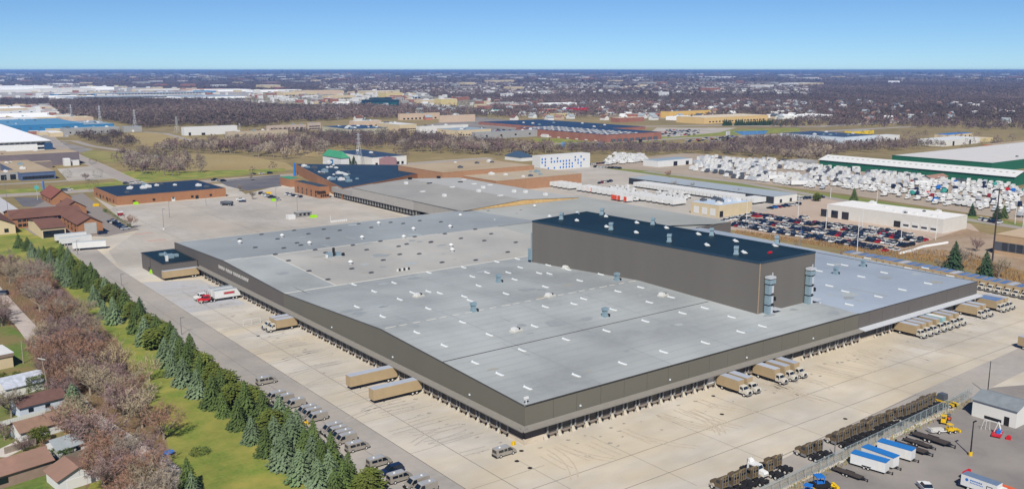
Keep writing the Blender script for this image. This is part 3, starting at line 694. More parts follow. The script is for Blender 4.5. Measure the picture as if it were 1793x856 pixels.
for q_ in ((5, 10, 6.8, 8, 13, 8.3), (8.5, 12, 6.8, 10.5, 14, 7.8), (4.5, 18, 6.8, 7.5, 20, 7.6)): B().box(*q_).build('air_conditioner', GALV, an)
B().box(3, 5, 6.8, 4, 6, 9).build('flue', WHITE, an); B().tube((6, 16, 6.8), (6, 16, 8.6), .5, k=8).build('flue', GALV, an)
B().box(-.06, 17.2, 0, 0, 17.5, 6.5).build('corner_trim', CHAS, an); B().box(-.08, 19, 0, 0, 20.2, 2.3).build('door', CHAS, an)
# ================================================================ VEHICLES
def wheel_mesh(r, w_, k=12, hub=True):
    b = B().tube((0, -w_/2, 0), (0, w_/2, 0), r, k=k, mi=0)
    if hub: b.tube((0, -w_/2-.02, 0), (0, w_/2+.02, 0), r*.55, k=8, mi=1)
    return b.mesh('wheel', [RUBBER, HUB])
def add_wheels(root, me, xs_, hw, r):
    for x_ in xs_:
        for s_ in (-1, 1): ob('wheel', me, root, (x_, s_*hw, r))
W37 = wheel_mesh(.37, .26); W50 = wheel_mesh(.5, .5)
# beige work vans, nose towards +x
def make_van(kind):
    r = empty('work_van', 'v', 'van')
    pf = [(-2.75, .38), (2.6, .38), (2.7, .75), (2.6, 1.05), (1.85, 1.22), (1.1, 2.02), (.8, 2.1), (-2.5, 2.1), (-2.75, 1.9)]
    B().side(pf, -1.0, 1.0, 0, ins=.12, mis={6: 1, 5: 1}).build('body', [VANP, VANR], r)
    for s_ in (-1, 1):
        yy = lambda z: s_*(1.0-.12*max(0, (z-1.33))/.77+.015)
        B().q([(.35, yy(1.2), 1.2), (1.7, yy(1.2), 1.2), (1.05, yy(1.92), 1.92), (.35, yy(1.92), 1.92)][::s_ if s_ > 0 else 1]).build('side_window', GLASS, r)
        if kind == 'wagon':
            for x0, x1 in ((-2.2, -.9), (-.7, .15)): B().q([(x0, yy(1.3), 1.3), (x1, yy(1.3), 1.3), (x1, yy(1.82), 1.82), (x0, yy(1.82), 1.82)]).build('side_window', GLASS, r)
        B().box(2.55, s_*.75-.14, .78, 2.72, s_*.75+.14, .95).build('headlight', SKYL, r)
        B().box(1.35, s_*1.02-.02, 1.22, 1.5, s_*1.2+.02, 1.5).build('wing_mirror', CHAS, r)
    B().q([(1.88, -.82, 1.24), (1.88, .82, 1.24), (1.17, .74, 1.98), (1.17, -.74, 1.98)]).build('windscreen', GLASS, r)
    B().q([(-2.77, .8, 1.15), (-2.77, -.8, 1.15), (-2.77, -.7, 1.85), (-2.77, .7, 1.85)]).build('rear_window', GLASS, r)
    B().box(2.6, -.9, .35, 2.8, .9, .6).box(-2.9, -.9, .35, -2.7, .9, .6).build('bumper', CHAS, r)
    B().box(2.62, -.5, .65, 2.74, .5, .95).build('grille', CHAS, r)
    B().tube((0, 0, 2.1), (0, 0, 2.28), .26, .2, 8).build('roof_vent', WHITE, r, (-1.3, 0, 0))
    add_wheels(r, W37, (-1.65, 1.75), .9, .37)
    return Proto(r)
cargo_van, wagon_van = make_van('cargo'), make_van('wagon')
def van_at(pr, px, py, rz_, label, group=None, swap=None, off=(0, 0)):
    x_, y_ = G(px, py); return pr.put((x_+off[0], y_+off[1], .03), rz_, label, group, swap)
PI = math.pi; VG = 'beige work vans parked along the spruce row'
BW = {'cargo_van': cargo_van}
# pixels are ground points under the middle of each van
for px, py, d, lab in [
    (482, 699, PI, 'hindmost cargo van of the pair nose-in by the upper spruces'), (496, 704, PI, 'nearer cargo van of the pair nose-in by the upper spruces'),
    (516, 712, PI, 'single beige cargo van nose-in just below the upper pair'),
    (536, 724, PI, 'rear van of the trio behind the yellow hydrant'), (544, 729, PI, 'middle van of the trio behind the yellow hydrant'), (554, 736, PI, 'front van of the trio beside the yellow hydrant'),
    (580, 756, PI, 'first cargo van of the tight group of four'), (588, 762, PI, 'second cargo van of the tight group of four'), (597, 768, PI, 'third cargo van of the tight group of four'), (604, 774, PI, 'fourth and nearest cargo van of the tight group')]:
    van_at(cargo_van, px, py, d, lab, VG)
van_at(cargo_van, 729, 851, PI, 'beige cargo van cut by the lower edge beside the windowed one', VG); van_at(cargo_van, 743, 861, PI, 'nearest beige cargo van at the lower edge of the picture', VG)
van_at(wagon_van, 467, 671, 0, 'lone beige passenger van farthest up the lane', VG); van_at(wagon_van, 626, 787, 0, 'beige passenger van just below the tight group of four', VG)
van_at(wagon_van, 664, 814, 0, 'beige passenger van parked alone above the navy minivan', VG); van_at(wagon_van, 700, 841, 0, 'beige van with side windows next to the navy minivan', VG)
van_at(wagon_van, 883, 796, 0, 'beige passenger van parked alone near the warehouse corner')
def make_car(kind='sedan', detail=True, paint=NAVY):
    L_, Hh, W_ = dict(sedan=(4.7, 1.45, 1.8), suv=(4.7, 1.75, 1.9), minivan=(5.0, 1.75, 1.95), pickup=(5.6, 1.85, 1.95))[kind]; h = L_/2
    if kind == 'sedan': body = [(-h, .3), (h, .3), (h, .65), (h-.15, .8), (h-1.2, .92), (-h+1.0, .95), (-h, .9)]; cab = [(h-1.25, .9), (h-2.1, Hh), (-h+1.6, Hh), (-h+.8, .93)]
    elif kind == 'pickup': body = [(-h, .4), (h, .4), (h, .9), (h-.15, 1.1), (h-1.4, 1.15), (-h, 1.15)]; cab = [(h-1.4, 1.12), (h-2.0, Hh), (h-3.4, Hh), (h-3.7, 1.12)]
    else: body = [(-h, .35), (h, .35), (h, .75), (h-.15, .95), (h-1.1, 1.08), (-h, 1.08)]; cab = [(h-1.0, 1.05), (h-1.9, Hh), (-h+.45, Hh), (-h+.08, 1.05)]
    r = empty('parked_car', 'c', 'car')
    bb = B().side(body, -W_/2, W_/2, 0); 
    gl = B().side(cab, -W_/2+.06, W_/2-.06, 0, ins=.16)
    z = Hh; c = cab; rf = B().box(c[2][0]+.05, -W_/2+.24, z-.02, c[1][0]-.05, W_/2-.24, z+.03)
    if detail:
        bb.build('body', paint, r); gl.build('glasshouse', GLASS, r); rf.build('roof', paint, r)
        add_wheels(r, wheel_mesh(.33, .22), (-h+.9, h-.95), W_/2-.1, .33)
        for s_ in (-1, 1):
            B().box(h-.08, s_*.6-.15, .6, h+.02, s_*.6+.15, .75).build('headlight', SKYL, r); B().box(-h-.02, s_*.65-.12, .75, -h+.05, s_*.65+.12, .9).build('tail_light', RED, r)
        return Proto(r)
    for src, mi in ((gl, 1), (rf, 0)):
        n = len(bb.v); bb.v += src.v; bb.f += [tuple(i+n for i in f) for f in src.f]; bb.m += [mi]*len(src.f)
    for x_ in (-h+.9, h-.95): bb.box(x_-.33, -W_/2-.02, 0, x_+.33, -W_/2+.2, .6, 2).box(x_-.33, W_/2-.2, 0, x_+.33, W_/2+.02, .6, 2)
    bpy.data.objects.remove(r)
    return bb
mv = make_car('minivan', True, NAVY); x_, y_ = G(687, 827); mv.put((x_, y_, .03), PI, 'dark navy minivan nose-in between two beige vans'); mv.r.name = 'minivan'; mv.r['category'] = 'minivan'
# semi trailers, nose towards +x, tail at x = 0
def make_trailer(L_=14.6, side=TAN, roof=TANROOF, name='semi_trailer', W_=2.55, top=4.05, gear=True):
    r = empty(name, 't', 'trailer')
    B().box(0, -W_/2, 1.1, L_, W_/2, top-.06).build('cargo_body', side, r)
    B().box(.05, -W_/2+.03, top-.06, L_-.05, W_/2-.03, top).build('roof', roof, r)
    B().box(-.03, -W_/2+.1, 1.15, 0, -.02, top-.1).build('rear_door', side, r); B().box(-.03, .02, 1.15, 0, W_/2-.1, top-.1).build('rear_door', side, r)
    B().box(.2, -.5, .85, L_-.3, .5, 1.1).box(1, -1.1, .55, 4, 1.1, .9).build('chassis', CHAS, r)
    B().box(-.1, -1.1, .5, .1, 1.1, .65).build('rear_bumper', CHROME, r)
    if gear:
        for s_ in (-1, 1): B().box(L_-3.3, s_*.9-.08, .05, L_-3.1, s_*.9+.08, 1.1).build('landing_leg', CHAS, r)
    add_wheels(r, W50, (1.6, 2.85), 1.0, .5)
    return Proto(r)
tr_tan = make_trailer()
TG = 'tan semi trailers backed to the left docks'
for (px, py), lab in (((658, 708), 'tan semi trailer at the left docks, nearer the corner'), ((617, 684), 'tan semi trailer at the left docks, farther from the corner'), ((294, 491.5), 'tan semi trailer standing beside the dark annex')):
    x_, y_ = G(px, py); tr_tan.put((-.35, y_+1.35, .02), PI, lab, TG)
tr_wh = make_trailer(14.6, WHITE, M('trailer_roof_grey', '#9fa9ad', .5, .06, .5), W_=2.6)
WGp = 'white trailers in the far corner of the yard'
for px, py, pxn, pyn, lab in ((125, 440, 181, 436, 'white trailer nearest the yard of the three by the brown roofs'), (103, 432, 160, 425, 'middle white trailer of the three by the brown roofs'), (94, 426, 160, 419, 'hindmost white trailer of the three by the brown roofs')):
    a = G(px, py); c = G(pxn, pyn); tr_wh.put((a[0]+1, a[1]+1.3, .03), math.atan2(c[1]-a[1], c[0]-a[0]), lab, WGp)
# box trucks, nose towards +x, tail at x = 0
def make_boxtruck(name='box_truck', side=TAN, roof=TANROOF, L_=7.4, cabm=CAB):
    r = empty(name, 't', 'truck'); top = 3.9
    B().box(0, -1.25, 1.05, L_, 1.25, top-.05).build('cargo_body', side, r)
    B().box(.04, -1.22, top-.05, L_-.04, 1.22, top).build('cargo_roof', roof, r)
    B().box(-.03, -1.1, 1.1, 0, 1.1, top-.2).build('rear_door', GREYP, r)
    B().side([(L_+.15, .75), (L_+2.9, .75), (L_+3.0, 1.25), (L_+2.85, 1.6), (L_+1.7, 1.75), (L_+1.35, 2.55), (L_+1.1, 2.65), (L_+.15, 2.65)], -1.05, 1.05, 0, ins=.1).build('cab', cabm, r)
    B().q([(L_+1.74, -.88, 1.8), (L_+1.74, .88, 1.8), (L_+1.42, .84, 2.45), (L_+1.42, -.84, 2.45)]).build('windscreen', GLASS, r)
    for s_ in (-1, 1):
        B().q([(L_+.4, s_*1.03, 1.75), (L_+1.5, s_*1.03, 1.75), (L_+1.25, s_*.985, 2.4), (L_+.4, s_*.985, 2.4)]).build('side_window', GLASS, r)
        B().box(L_+2.86, s_*.8-.13, 1.1, L_+3.02, s_*.8+.13, 1.32).build('headlight', SKYL, r)
        B().box(L_+1.5, s_*1.3-.06, 1.7, L_+1.6, s_*1.3+.06, 2.3).box(L_+1.5, min(s_*1.05, s_*1.3), 2.0, L_+1.55, max(s_*1.05, s_*1.3), 2.05).build('wing_mirror', CHAS, r)
        B().box(L_+1.4, s_*.95-.18, .6, L_+2.6, s_*.95+.18, 1.15).build('mudguard', cabm, r)
    B().box(L_+2.95, -.55, .95, L_+3.05, .55, 1.5).build('grille', CHAS, r)
    B().box(L_+2.9, -1.1, .5, L_+3.15, 1.1, .78).build('bumper', CHROME, r)
    B().box(0, -.45, .75, L_+2.5, .45, 1.05).box(3.2, -1.15, .5, 5.4, -.8, .95).box(3.2, .8, .5, 5.4, 1.15, .95).build('chassis', CHAS, r)
    add_wheels(r, W50, (2.0, L_+2.0), .98, .5)
    return Proto(r)
bt = make_boxtruck(); xl = lambda px, py: G(px, py)[0]
RG = 'tan box trucks backed to the right docks'
tx = lambda px, py: (xl(px, py)+1.3, -.45, .02)
pl = [((1262, 681), 'left truck of the pair nearest the warehouse corner'), ((1279, 677), 'right truck of the pair nearest the warehouse corner'),
      ((1325, 661), 'left truck of the three in the middle of the right docks'), ((1344, 656), 'middle truck of the three at the right docks'), ((1361, 651), 'right truck of the three at the right docks'),
      ((1570, 583), 'first of the seven box trucks, nearest the corner'), ((1583, 580), 'second of the seven box trucks under the pale canopy'), ((1596, 577), 'third of the seven box trucks under the pale canopy'), ((1609, 573), 'fourth of the seven box trucks under the pale canopy'),
      ((1634, 566), 'sixth of the seven box trucks under the pale canopy'), ((1646, 563), 'seventh of the seven box trucks under the pale canopy'),
      ((1678, 550), 'left truck of the pair beyond the seven under the canopy'), ((1690, 547), 'right truck of the pair beyond the seven under the canopy')]
for (p, lab) in pl: bt.put(tx(*p), -PI/2, lab, RG)
bt.put(tx(1621, 570), -PI/2, 'box truck with a white roof and pale teal front among the seven', RG, {TANROOF: WHITE, TAN: M('teal_white', '#7fa3a5', .5, .1, 1)})
BRG = {TANROOF: BLUEROOF}
bt.put(tx(1716, 540), -PI/2, 'blue-roofed box truck at the far end of the right docks', RG, BRG); bt.put(tx(1724, 538), -PI/2, 'second blue-roofed box truck behind the last dock', RG, BRG); bt.put(tx(1735, 536), -PI/2, 'grey-roofed box truck last in line at the far docks', RG)
x_, y_ = G(1783, 610); bt.put((x_+1.4, y_+.3, .02), -PI/2-.15, 'lone tan box truck cut by the right edge of the yard')
x_, y_ = G(522, 574); 
for k, lab in enumerate(('nearer tan truck of the pair midway along the left docks', 'farther tan truck of the pair midway along the left docks')):
    bt.put((-.4, 124.6+k*3.4, .02), PI, lab, 'tan trucks at the left docks')
for k in range(26):
    yk = 1+k*3.4; lab = nth(k)+' box truck counted from the right end of the row along the dry bank'
    bt.put((243.6+min(7, max(0, yk*.1)), yk-10, .03), PI, lab, 'box trucks in the long row along the dry bank', BRG if k % 7 != 3 else None)
# long haul rigs with white trailers at the left docks
def make_tractor(paint=BROWN, back=BROWN2, name='day_cab_tractor', fairing=True, sleeper=False, detail=True):
    # nose towards +x, rear of frame at x = 0
    r = empty(name, 't', 'truck tractor')
    B().box(0, -.45, .7, 4.9, -.25, 1.0).box(0, .25, .7, 4.9, .45, 1.0).box(1.0, -.45, .7, 1.3, .45, 1.0).build('frame', CHAS, r)
    c0 = 2.2 if sleeper else 3.1
    B().side([(c0, .9), (4.9, .9), (4.9, 1.9), (4.6, 2.7), (c0, 2.75)], -1.05, 1.05, 0, ins=.08).build('cab', paint, r)
    B().side([(4.9, .8), (6.4, .8), (6.55, 1.4), (6.3, 1.75), (4.9, 1.95)], -.75, .75, 0, ins=.12).build('bonnet', paint, r)
    B().q([(4.93, -.9, 1.95), (4.93, .9, 1.95), (4.66, .86, 2.6), (4.66, -.86, 2.6)]).build('windscreen', GLASS, r)
    for s_ in (-1, 1):
        B().q([(c0+.5, s_*1.02, 1.85), (4.7, s_*1.02, 1.85), (4.5, s_*.985, 2.5), (c0+.5, s_*.985, 2.5)]).build('side_window', GLASS, r)
        B().side([(4.95, .75), (5.2, 1.15), (5.7, 1.25), (6.2, 1.1), (6.4, .7)], s_*.93-.2, s_*.93+.2, 0).build('mudguard', M('mudguard_pale', '#9b9184', .4, .05, 1), r)
        B().tube((c0-.15, s_*.8, 1), (c0-.15, s_*.8, 3.5), .09, k=6).build('exhaust', CHROME, r)
        B().box(3.3, s_*.95-.25, .5, 4.6, s_*.95+.25, .95).build('fuel_tank', CHROME, r)
    if fairing:
        B().side([(c0-.1, 1.0), (c0+.05, 1.0), (c0+.6, 2.8), (c0+.2, 3.45), (c0-.1, 3.55)], -.85, .85, 0, ins=.3).build('roof_fairing', back, r)
        for s_ in (-1, 1):
            B().box(c0-.14, s_*.45-.3, 1.3, c0-.1, s_*.45+.3, 2.0).build('rear_panel', paint, r)
            B().box(c0-.14, s_*.4-.25, 2.15, c0-.1, s_*.4+.25, 2.7).build('rear_window', GLASS, r)
            B().box(c0-.14, s_*.36-.22, 2.9, c0-.1, s_*.36+.2, 3.3).build('rear_panel', M('fairing_dark_brown', '#4c4130', .6, .1, 1), r)  # upper rear panels in a darker brown than the fairing
    B().side([(.3, 1.02), (2.3, 1.02), (2.1, 1.16), (.6, 1.16)], -.6, .6, 0).build('fifth_wheel', CHAS, r)
    for x_ in (.75, 2.0):
        for s_ in (-1, 1): B().side([(x_-.5, .9), (x_-.35, 1.12), (x_+.35, 1.12), (x_+.5, .9)], s_*.95-.3, s_*.95+.3, 0).build('tyre_cover', CHAS, r)
    add_wheels(r, W50, (.75, 2.0), .95, .5); add_wheels(r, wheel_mesh(.5, .3), (5.6,), .93, .5)
    return Proto(r)
dc = make_tractor()
TRG = 'brown day cab tractors parked against the yard fence'
fx = lambda px, py, yy: G(px, py)[0]
xsA = [(fx(1351, 814, 0), 'lone brown day cab standing apart midway along the fence', 0)]
spots = [(36.2, 'brown tractor standing alone between the lower and middle groups')]
spots += [(x0, nth(k)+' brown tractor of the lower group counted from the lower left') for k, x0 in enumerate((18.2, 21.2, 24.2, 27.0))]
spots += [(32.2, 'brown tractor just left of the lone one')]
spots += [(46.6, 'left tractor of the pair near the thin yard pole'), (49.8, 'right tractor of the pair near the thin yard pole')]
spots += [(58.0+k*3.0, nth(k)+' tractor of the middle group of eight along the fence') for k in range(8)]
spots += [(83.4+k*2.75, nth(k)+' tractor of the far group beside the yellow one') for k in range(7)]
for x_, lab in spots: dc.put((x_, -46.9+random.uniform(-.45, .5), .03), PI/2+random.uniform(-.06, .06), lab, TRG)
wc = make_tractor(WHITE, WHITE, 'white_tractor', True, True); wc.put((29.6, -38.6, .03), -PI/2, 'white tractor facing the fence between the brown ones', TRG)
snapshot(None)
rt = make_tractor(RED, RED, 'red_tractor', False, True)
def rig(px, py, yy, pr, lab, lab2, paint):
    o = pr.put((-15.3, yy, .02), PI, lab); t = make_trailer(11.5, WHITE, M('silver_top', '#8d969c', .4, .1, .5), 'white_trailer'); t.put((-.35, yy, .02), PI, lab2)
    B().box(3.5, 0, 0, 7.5, .04, .9).build('side_banner', M('faded_red_print', '#a36a62', .6, .2, 2), t.r, (0, 1.3, 2.2))
rt_o = rt.put((-9.6, 176.2, .02), PI, 'bright red tractor of the rig at the far left docks')
t = make_trailer(9.8, WHITE, M('silver_top', '#8d969c', .4, .1, .5), 'white_trailer', gear=False)
B().box(2.2, 0, 0, 6.4, .05, 1.0).build('side_banner', M('faded_red_print', '#8f7b78', .6, .2, 2), t.r, (0, 1.27, 2.3)); B().box(2.5, 0.01, .25, 6.1, .08, .75).build('banner_print', RED, t.r, (0, 1.27, 2.3))
t.put((-.35, 176.2, .02), PI, 'white trailer with a red banner behind the red tractor')
t = make_trailer(9.8, WHITE, M('silver_top2', '#8d969c', .4, .1, .5), 'white_trailer', gear=False); t.put((-.35, 180.6, .02), PI, 'white trailer behind the white tractor at the far left docks')
wt2 = make_tractor(WHITE, WHITE, 'white_tractor', False, True); wt2.put((-9.6, 180.6, .02), PI, 'white tractor beside the bright red one at the left docks')
# ---------------- small things of the yard
def thing(b, name, mats, label, cat, loc, rz_=0, group=None):
    o = b.build(name, mats, None, loc, rz_); return tag(o, label, cat, group)
x_, y_ = G(1650, 708); yt = empty('yellow_yard_truck', 'yellow yard truck with grey cab at the end of the brown tractors', 'truck', (x_, y_-3, .03), PI/2-.1)
B().box(-.5, -1.1, .6, 5.2, -.6, 1.2).box(-.5, .6, .6, 5.2, 1.1, 1.2).build('side_rail', YELLOW, yt); B().side([(2.3, 1.2), (4.6, 1.2), (4.6, 1.9), (4.1, 2.9), (2.4, 2.9)], -.9, .9, 0, ins=.1).build('cab', GREYP, yt)
B().box(4.7, -1.15, .9, 6.2, 1.15, 1.6).build('bonnet', YELLOW, yt); B().box(-.3, -.6, .7, 2.2, .6, 1.0).build('deck', CHAS, yt); add_wheels(yt, W50, (.3, 4.4), .95, .5)
x_, y_ = G(534.5, 744); hd = B().tube((0, 0, 0), (0, 0, .8), .28, .24, 8).tube((0, 0, .8), (0, 0, 1.05), .24, .1, 8).tube((-.4, 0, .6), (.4, 0, .6), .12).box(-.6, -.5, 0, -.5, .5, 1).box(.5, -.5, 0, .6, .5, 1)
thing(hd, 'fire_hydrant', YELLOW, 'yellow hydrant with guard posts on the grass verge by the vans', 'hydrant', (x_, y_, 0))
for k, (px, py) in enumerate(((527, 740), (533, 743), (530, 747))):
    x_, y_ = G(px, py); thing(B().tube((0, 0, 0), (0, 0, .5), .16, .1, 6), 'marker_stone', WHITE, 'small white marker on the grass below the hydrant', 'marker', (x_, y_, .02), 0, 'white markers round the hydrant')
x_, y_ = G(899, 779); thing(B().tube((0, 0, 0), (0, 0, .9), .3, k=8).box(-.6, -.1, 0, -.4, .1, 1).box(.4, -.1, 0, .6, .1, 1), 'pipe_guard', YELLOW, 'low yellow pipe guard at the warehouse corner', 'bollard', (x_, y_, .03))
for k, (px, py) in enumerate([(1249, 693), (1264, 725), (1195, 665), (928, 819), (913, 789), (452, 588), (1480, 733), (905, 807)]):
    x_, y_ = G(px, py); thing(B().tube((0, 0, 0), (0, 0, .02), .55, k=12), 'drain_cover', CHAS, ['round drain cover in front of the pair of box trucks', 'round drain cover midway across the right yard', 'round drain cover close to the right docks', 'round drain cover in the yard below the corner', 'round drain cover at the warehouse corner', 'round drain cover in front of the left pair of trucks', 'round drain cover near the tractors', 'round drain cover just below the corner'][k], 'drain cover', (x_, y_, .05))
# thin wire frame gate near the left pair
x_, y_ = G(441, 568); gb_ = B()
for a, c in (((-3, 0, 0), (-3, 0, 2)), ((3, 0, 0), (3, 0, 2)), ((-3, 0, 2), (3, 0, 2)), ((-3, 0, .1), (3, 0, .1)), ((0, 0, 0), (0, 0, 2))): gb_.tube(a, c, .07, k=4)
thing(gb_, 'portable_gate', WHITE, 'thin white frame gate standing in the yard by the left trucks', 'gate', (x_, y_, .03))
# light poles of the yards
def pole(px, py, top, label, col=CHROME, base=None, arm=1.2, group=None, head=True, name='light_pole', r=.12):
    x_, y_ = G(px, py); h = hgt((x_, y_), top); o = empty(name, label, 'light pole', (x_, y_, 0), 0, group)
    B().tube((0, 0, 0), (0, 0, h), r*1.2, r*.7, 8).build('pole', col, o)
    if head: B().box(-.1, -.15, h-.15, arm, .15, h+.05).build('lamp_head', col, o)
    if base: B().tube((0, 0, 0), (0, 0, .9), .42, k=10).build('base', base, o)
    return o
pole(1699, 797, 738, 'dark lamp post on a yellow base in the contractor yard', CHAS, YELLOW, 1.2, r=.16)
pole(1729, 690, 632, 'thin dark pole behind the white shed', CHAS, head=False)
pole(1461, 797, 771, 'thin grey pole at the fence by the pair of tractors', CHROME, head=False)
pole(318, 586, 556, 'thin lamp post among the spruces beside the lane', CHROME)
pole(213, 500, 480, 'short lamp post at the lane above the spruces', CHROME); pole(136, 446, 421, 'thin lamp post by the white trailers', CHROME)
pole(287, 402, 366, 'lamp post with round base in the upper parking lot', CHROME, WHITE); pole(297, 381, 353, 'slim lamp post in the middle of the parking lot', CHROME); pole(361, 360, 343, 'lamp post in front of the brick building', CHROME)
pole(521, 373, 344, 'tall lamp post rising behind the guard hut', CHROME); pole(484, 362, 330, 'thin lamp post by the yellow barriers', CHROME); pole(579, 388, 377, 'short white post by the white barrier group', WHITE, head=False)
# guard hut
x_, y_ = G(521, 381); hb_ = empty('guard_hut', 'small grey guard hut with a white tank in the parking lot', 'hut', (x_, y_, .02))
B().box(0, 0, 0, 9, 5, 2.6).build('wall', M('hut_grey', '#7c7a77', .7, .1, .5), hb_); B().box(-.3, -.3, 2.6, 9.3, 5.3, 2.85).build('roof', GREY, hb_)
for k in range(3): B().box(1.2+k*2.6, -.06, .9, 2.6+k*2.6, 0, 2.1).build('window', GLASS, hb_)
x_, y_ = G(512, 383); thing(B().box(-2.2, -1.8, 0, 2.2, 1.8, 2.4), 'white_tank', WHITE, 'white box tank standing left of the guard hut', 'tank', (x_-1, y_, .02))
for k, (px, py, sx, c, lab) in enumerate([(549, 381, 4, LIME, 'lime green barrier right of the guard hut'), (470, 340, 3.5, YELLOW, 'yellow skip parked beside the lime barrier'), (479, 352, 3, LIME, 'lime green barrier beside the yellow skip'), (168, 361, 3.5, YELLOW, 'yellow barrier at the end of the motel hedge'), (238, 358, 3, LIME, 'lime green bin against the brick building'), (270, 478, 3.5, LIME, 'lime green tent at the foot of the dark annex'), (574, 340, 2.5, YELLOW, 'yellow guard block at the corner of the rear docks'), (345, 344, 1.2, BLACKP, 'dark doorway block on the brick building')][:7]):
    x_, y_ = G(px, py); thing(B().prism([(-sx/2, -1), (sx/2, -1), (sx/2, 1), (-sx/2, 1)], 0, .9).prism([(-sx/2+.2, -.6), (sx/2-.2, -.6), (sx/2-.2, .6), (-sx/2+.2, .6)], .9, 1.6), 'barrier', c, lab, 'barrier', (x_, y_, .03))
b = B()
for k in range(8): b.box(k*1.5, -.3, 0, k*1.5+.9, .3, .9)
for k in range(8):
    x_, y_ = G(581+k*3.6, 389.5-k*.35); thing(B().box(-.5, -.3, 0, .5, .3, 1.1), 'white_block', WHITE, 'white concrete block in the short line behind the warehouse roof', 'block', (x_, y_, .03), 0, 'white blocks behind the roof edge')
b = B()
for k in range(5): b.q([(k*2.2, 0, 0), (k*2.2+1.1, 0, 0), (k*2.2+1.1, 2.2, 0), (k*2.2, 2.2, 0)])
for n, (px, py, w_, d_) in enumerate([(252, 409, 9, 2.2), (274, 421, 9, 2)]):
    x_, y_ = G(px, py); o = B().q([(-w_/2, -d_/2, 0), (w_/2, -d_/2, 0), (w_/2, d_/2, 0), (-w_/2, d_/2, 0)]).build('red_marking', M('faded_red_mark', '#a9837a', .9, .1, .5), None, (x_, y_, .05)); o['kind'] = 'structure'
# grey tank truck in the lot and cars beside it
x_, y_ = G(399, 360); tk = empty('tank_truck', 'dark grey tank truck parked alone in the upper lot', 'truck', (x_, y_, .02), 2.2)
B().tube((-3.5, 0, 1.9), (2.6, 0, 1.9), 1.15, k=12).build('tank', GREYP, tk); B().box(-3.4, -.5, .6, 4.6, .5, .9).build('frame', CHAS, tk); B().box(2.9, -1.1, .8, 4.8, 1.1, 2.6).build('cab', GREYP, tk); add_wheels(tk, W50, (-2.6, -1.4, 3.8), .95, .5)
x_, y_ = G(211, 378); rr = empty('parked_camper', 'small red and white camper standing by the bare tree', 'camper', (x_, y_, .02))
B().box(-1.5, -1, .4, 1.5, 1, 2.0).build('body', REDC, rr); B().box(-1.5, -1, 2.0, 1.5, 1, 2.6).build('upper_body', WHITE, rr); add_wheels(rr, W37, (-.9, .9), .9, .37)
# ================================================================ fence and contractor yard
fn = empty('chainlink_fence', 'long chain-link fence on concrete barriers between the tractors and contractor yard', 'fence', (20, -49.6, 0), .038)
FW = M('chainlink_wire', '#8b9698', .6, .2, 3)
for k in range(30): B().box(k*3.05+.03, -.28, 0, k*3.05+3.0, .28, .45).box(k*3.05+.03, -.14, .45, k*3.05+3.0, .14, .85).build('barrier_block', M('barrier_concrete', '#a89c8a', .9, .12, .6), fn, (0, .9, 0))
for k in range(33): B().tube((0, 0, 0), (0, 0, 2.6), .06, k=5).build('post', FW, fn, (k*2.9, -.3, 0))
B().tube((0, -.3, 2.55), (92.8, -.3, 2.55), .05, k=4).tube((0, -.3, .1), (92.8, -.3, .1), .04, k=4).build('rail', FW, fn)
m = B(); 
for k in range(232):
    x0 = k*.4
    for s_ in (-1, 1):
        a = (x0, -.3, .1 if s_ > 0 else 2.5); c = (x0+2.4, -.3, 2.5 if s_ > 0 else .1)
        if x0+2.4 < 93: m.q([(a[0]-.035, a[1], a[2]), (a[0]+.035, a[1], a[2]), (c[0]+.035, c[1], c[2]), (c[0]-.035, c[1], c[2])])
mo = m.build('wire_mesh', FW, fn); mo['kind'] = 'stuff'
weed = B()
for k in range(900):
    x0, y0 = random.uniform(0, 92), random.uniform(-2.6, -.5); a = random.uniform(0, 6.3); h_ = random.uniform(.15, .6)
    weed.q([(x0, y0, 0), (x0+.35*math.cos(a), y0+.35*math.sin(a), 0), (x0+.2*math.cos(a), y0+.2*math.sin(a), h_)], random.choice((0, 0, 1)))
wo = weed.build('weeds', [M('dry_weeds', '#8f7c55', .95, .3, 2), M('weeds_green', '#74804a', .95, .3, 2)], None, (20, -49.6, .03), .038); tag(wo, 'dry weeds and litter along the foot of the fence', None, None, 'stuff')
f2 = empty('chainlink_fence', 'short chain-link run from the yellow truck to the shed', 'fence', (*G(1655, 718), 0), 0)
a = G(1655, 718); c = G(1702, 690); d = Vector((c[0]-a[0], c[1]-a[1], 0))
for k in range(6): B().tube((0, 0, 0), (0, 0, 2.4), .05, k=5).build('post', FW, f2, tuple(d*(k/5)))
for z in (.2, .8, 1.4, 2.0, 2.35): B().tube((0, 0, z), tuple(d+Vector((0, 0, z))), .025, k=4).build('rail', FW, f2)
# white shed
x_, y_ = G(1702, 728); F_ = corner(1778, 750, 1701, 1815)
sh = empty('white_shed', 'white shed with a grey roof at the right edge of the contractor yard', 'shed', (F_[0][0], F_[0][1], 0))
lx, ly = math.dist(F_[0], F_[1]), math.dist(F_[0], F_[3]); lx = 9.5
B().box(0, 0, 0, lx, ly, 4.4).build('wall', WHITEW, sh)
b = B(); zr_ = 6.0
b.q([(-.4, -.4, 4.4), (-.4, ly+.4, 4.4), (lx/2, ly+.4, zr_), (lx/2, -.4, zr_)][::-1]).q([(lx/2, -.4, zr_), (lx/2, ly+.4, zr_), (lx+.4, ly+.4, 4.4), (lx+.4, -.4, 4.4)][::-1]).q([(-.4, -.4, 4.3), (-.4, ly+.4, 4.3), (-.4, ly+.4, 4.42), (-.4, -.4, 4.42)])
b.build('roof', M('shed_roof_grey', '#6e7478', .8, .08, .6, '#7b8185', .3, .5), sh)
b = B(); b.q([(0, 0, 4.4), (lx, 0, 4.4), (lx/2, 0, zr_-.05)]).build('gable_end', WHITEW, sh)
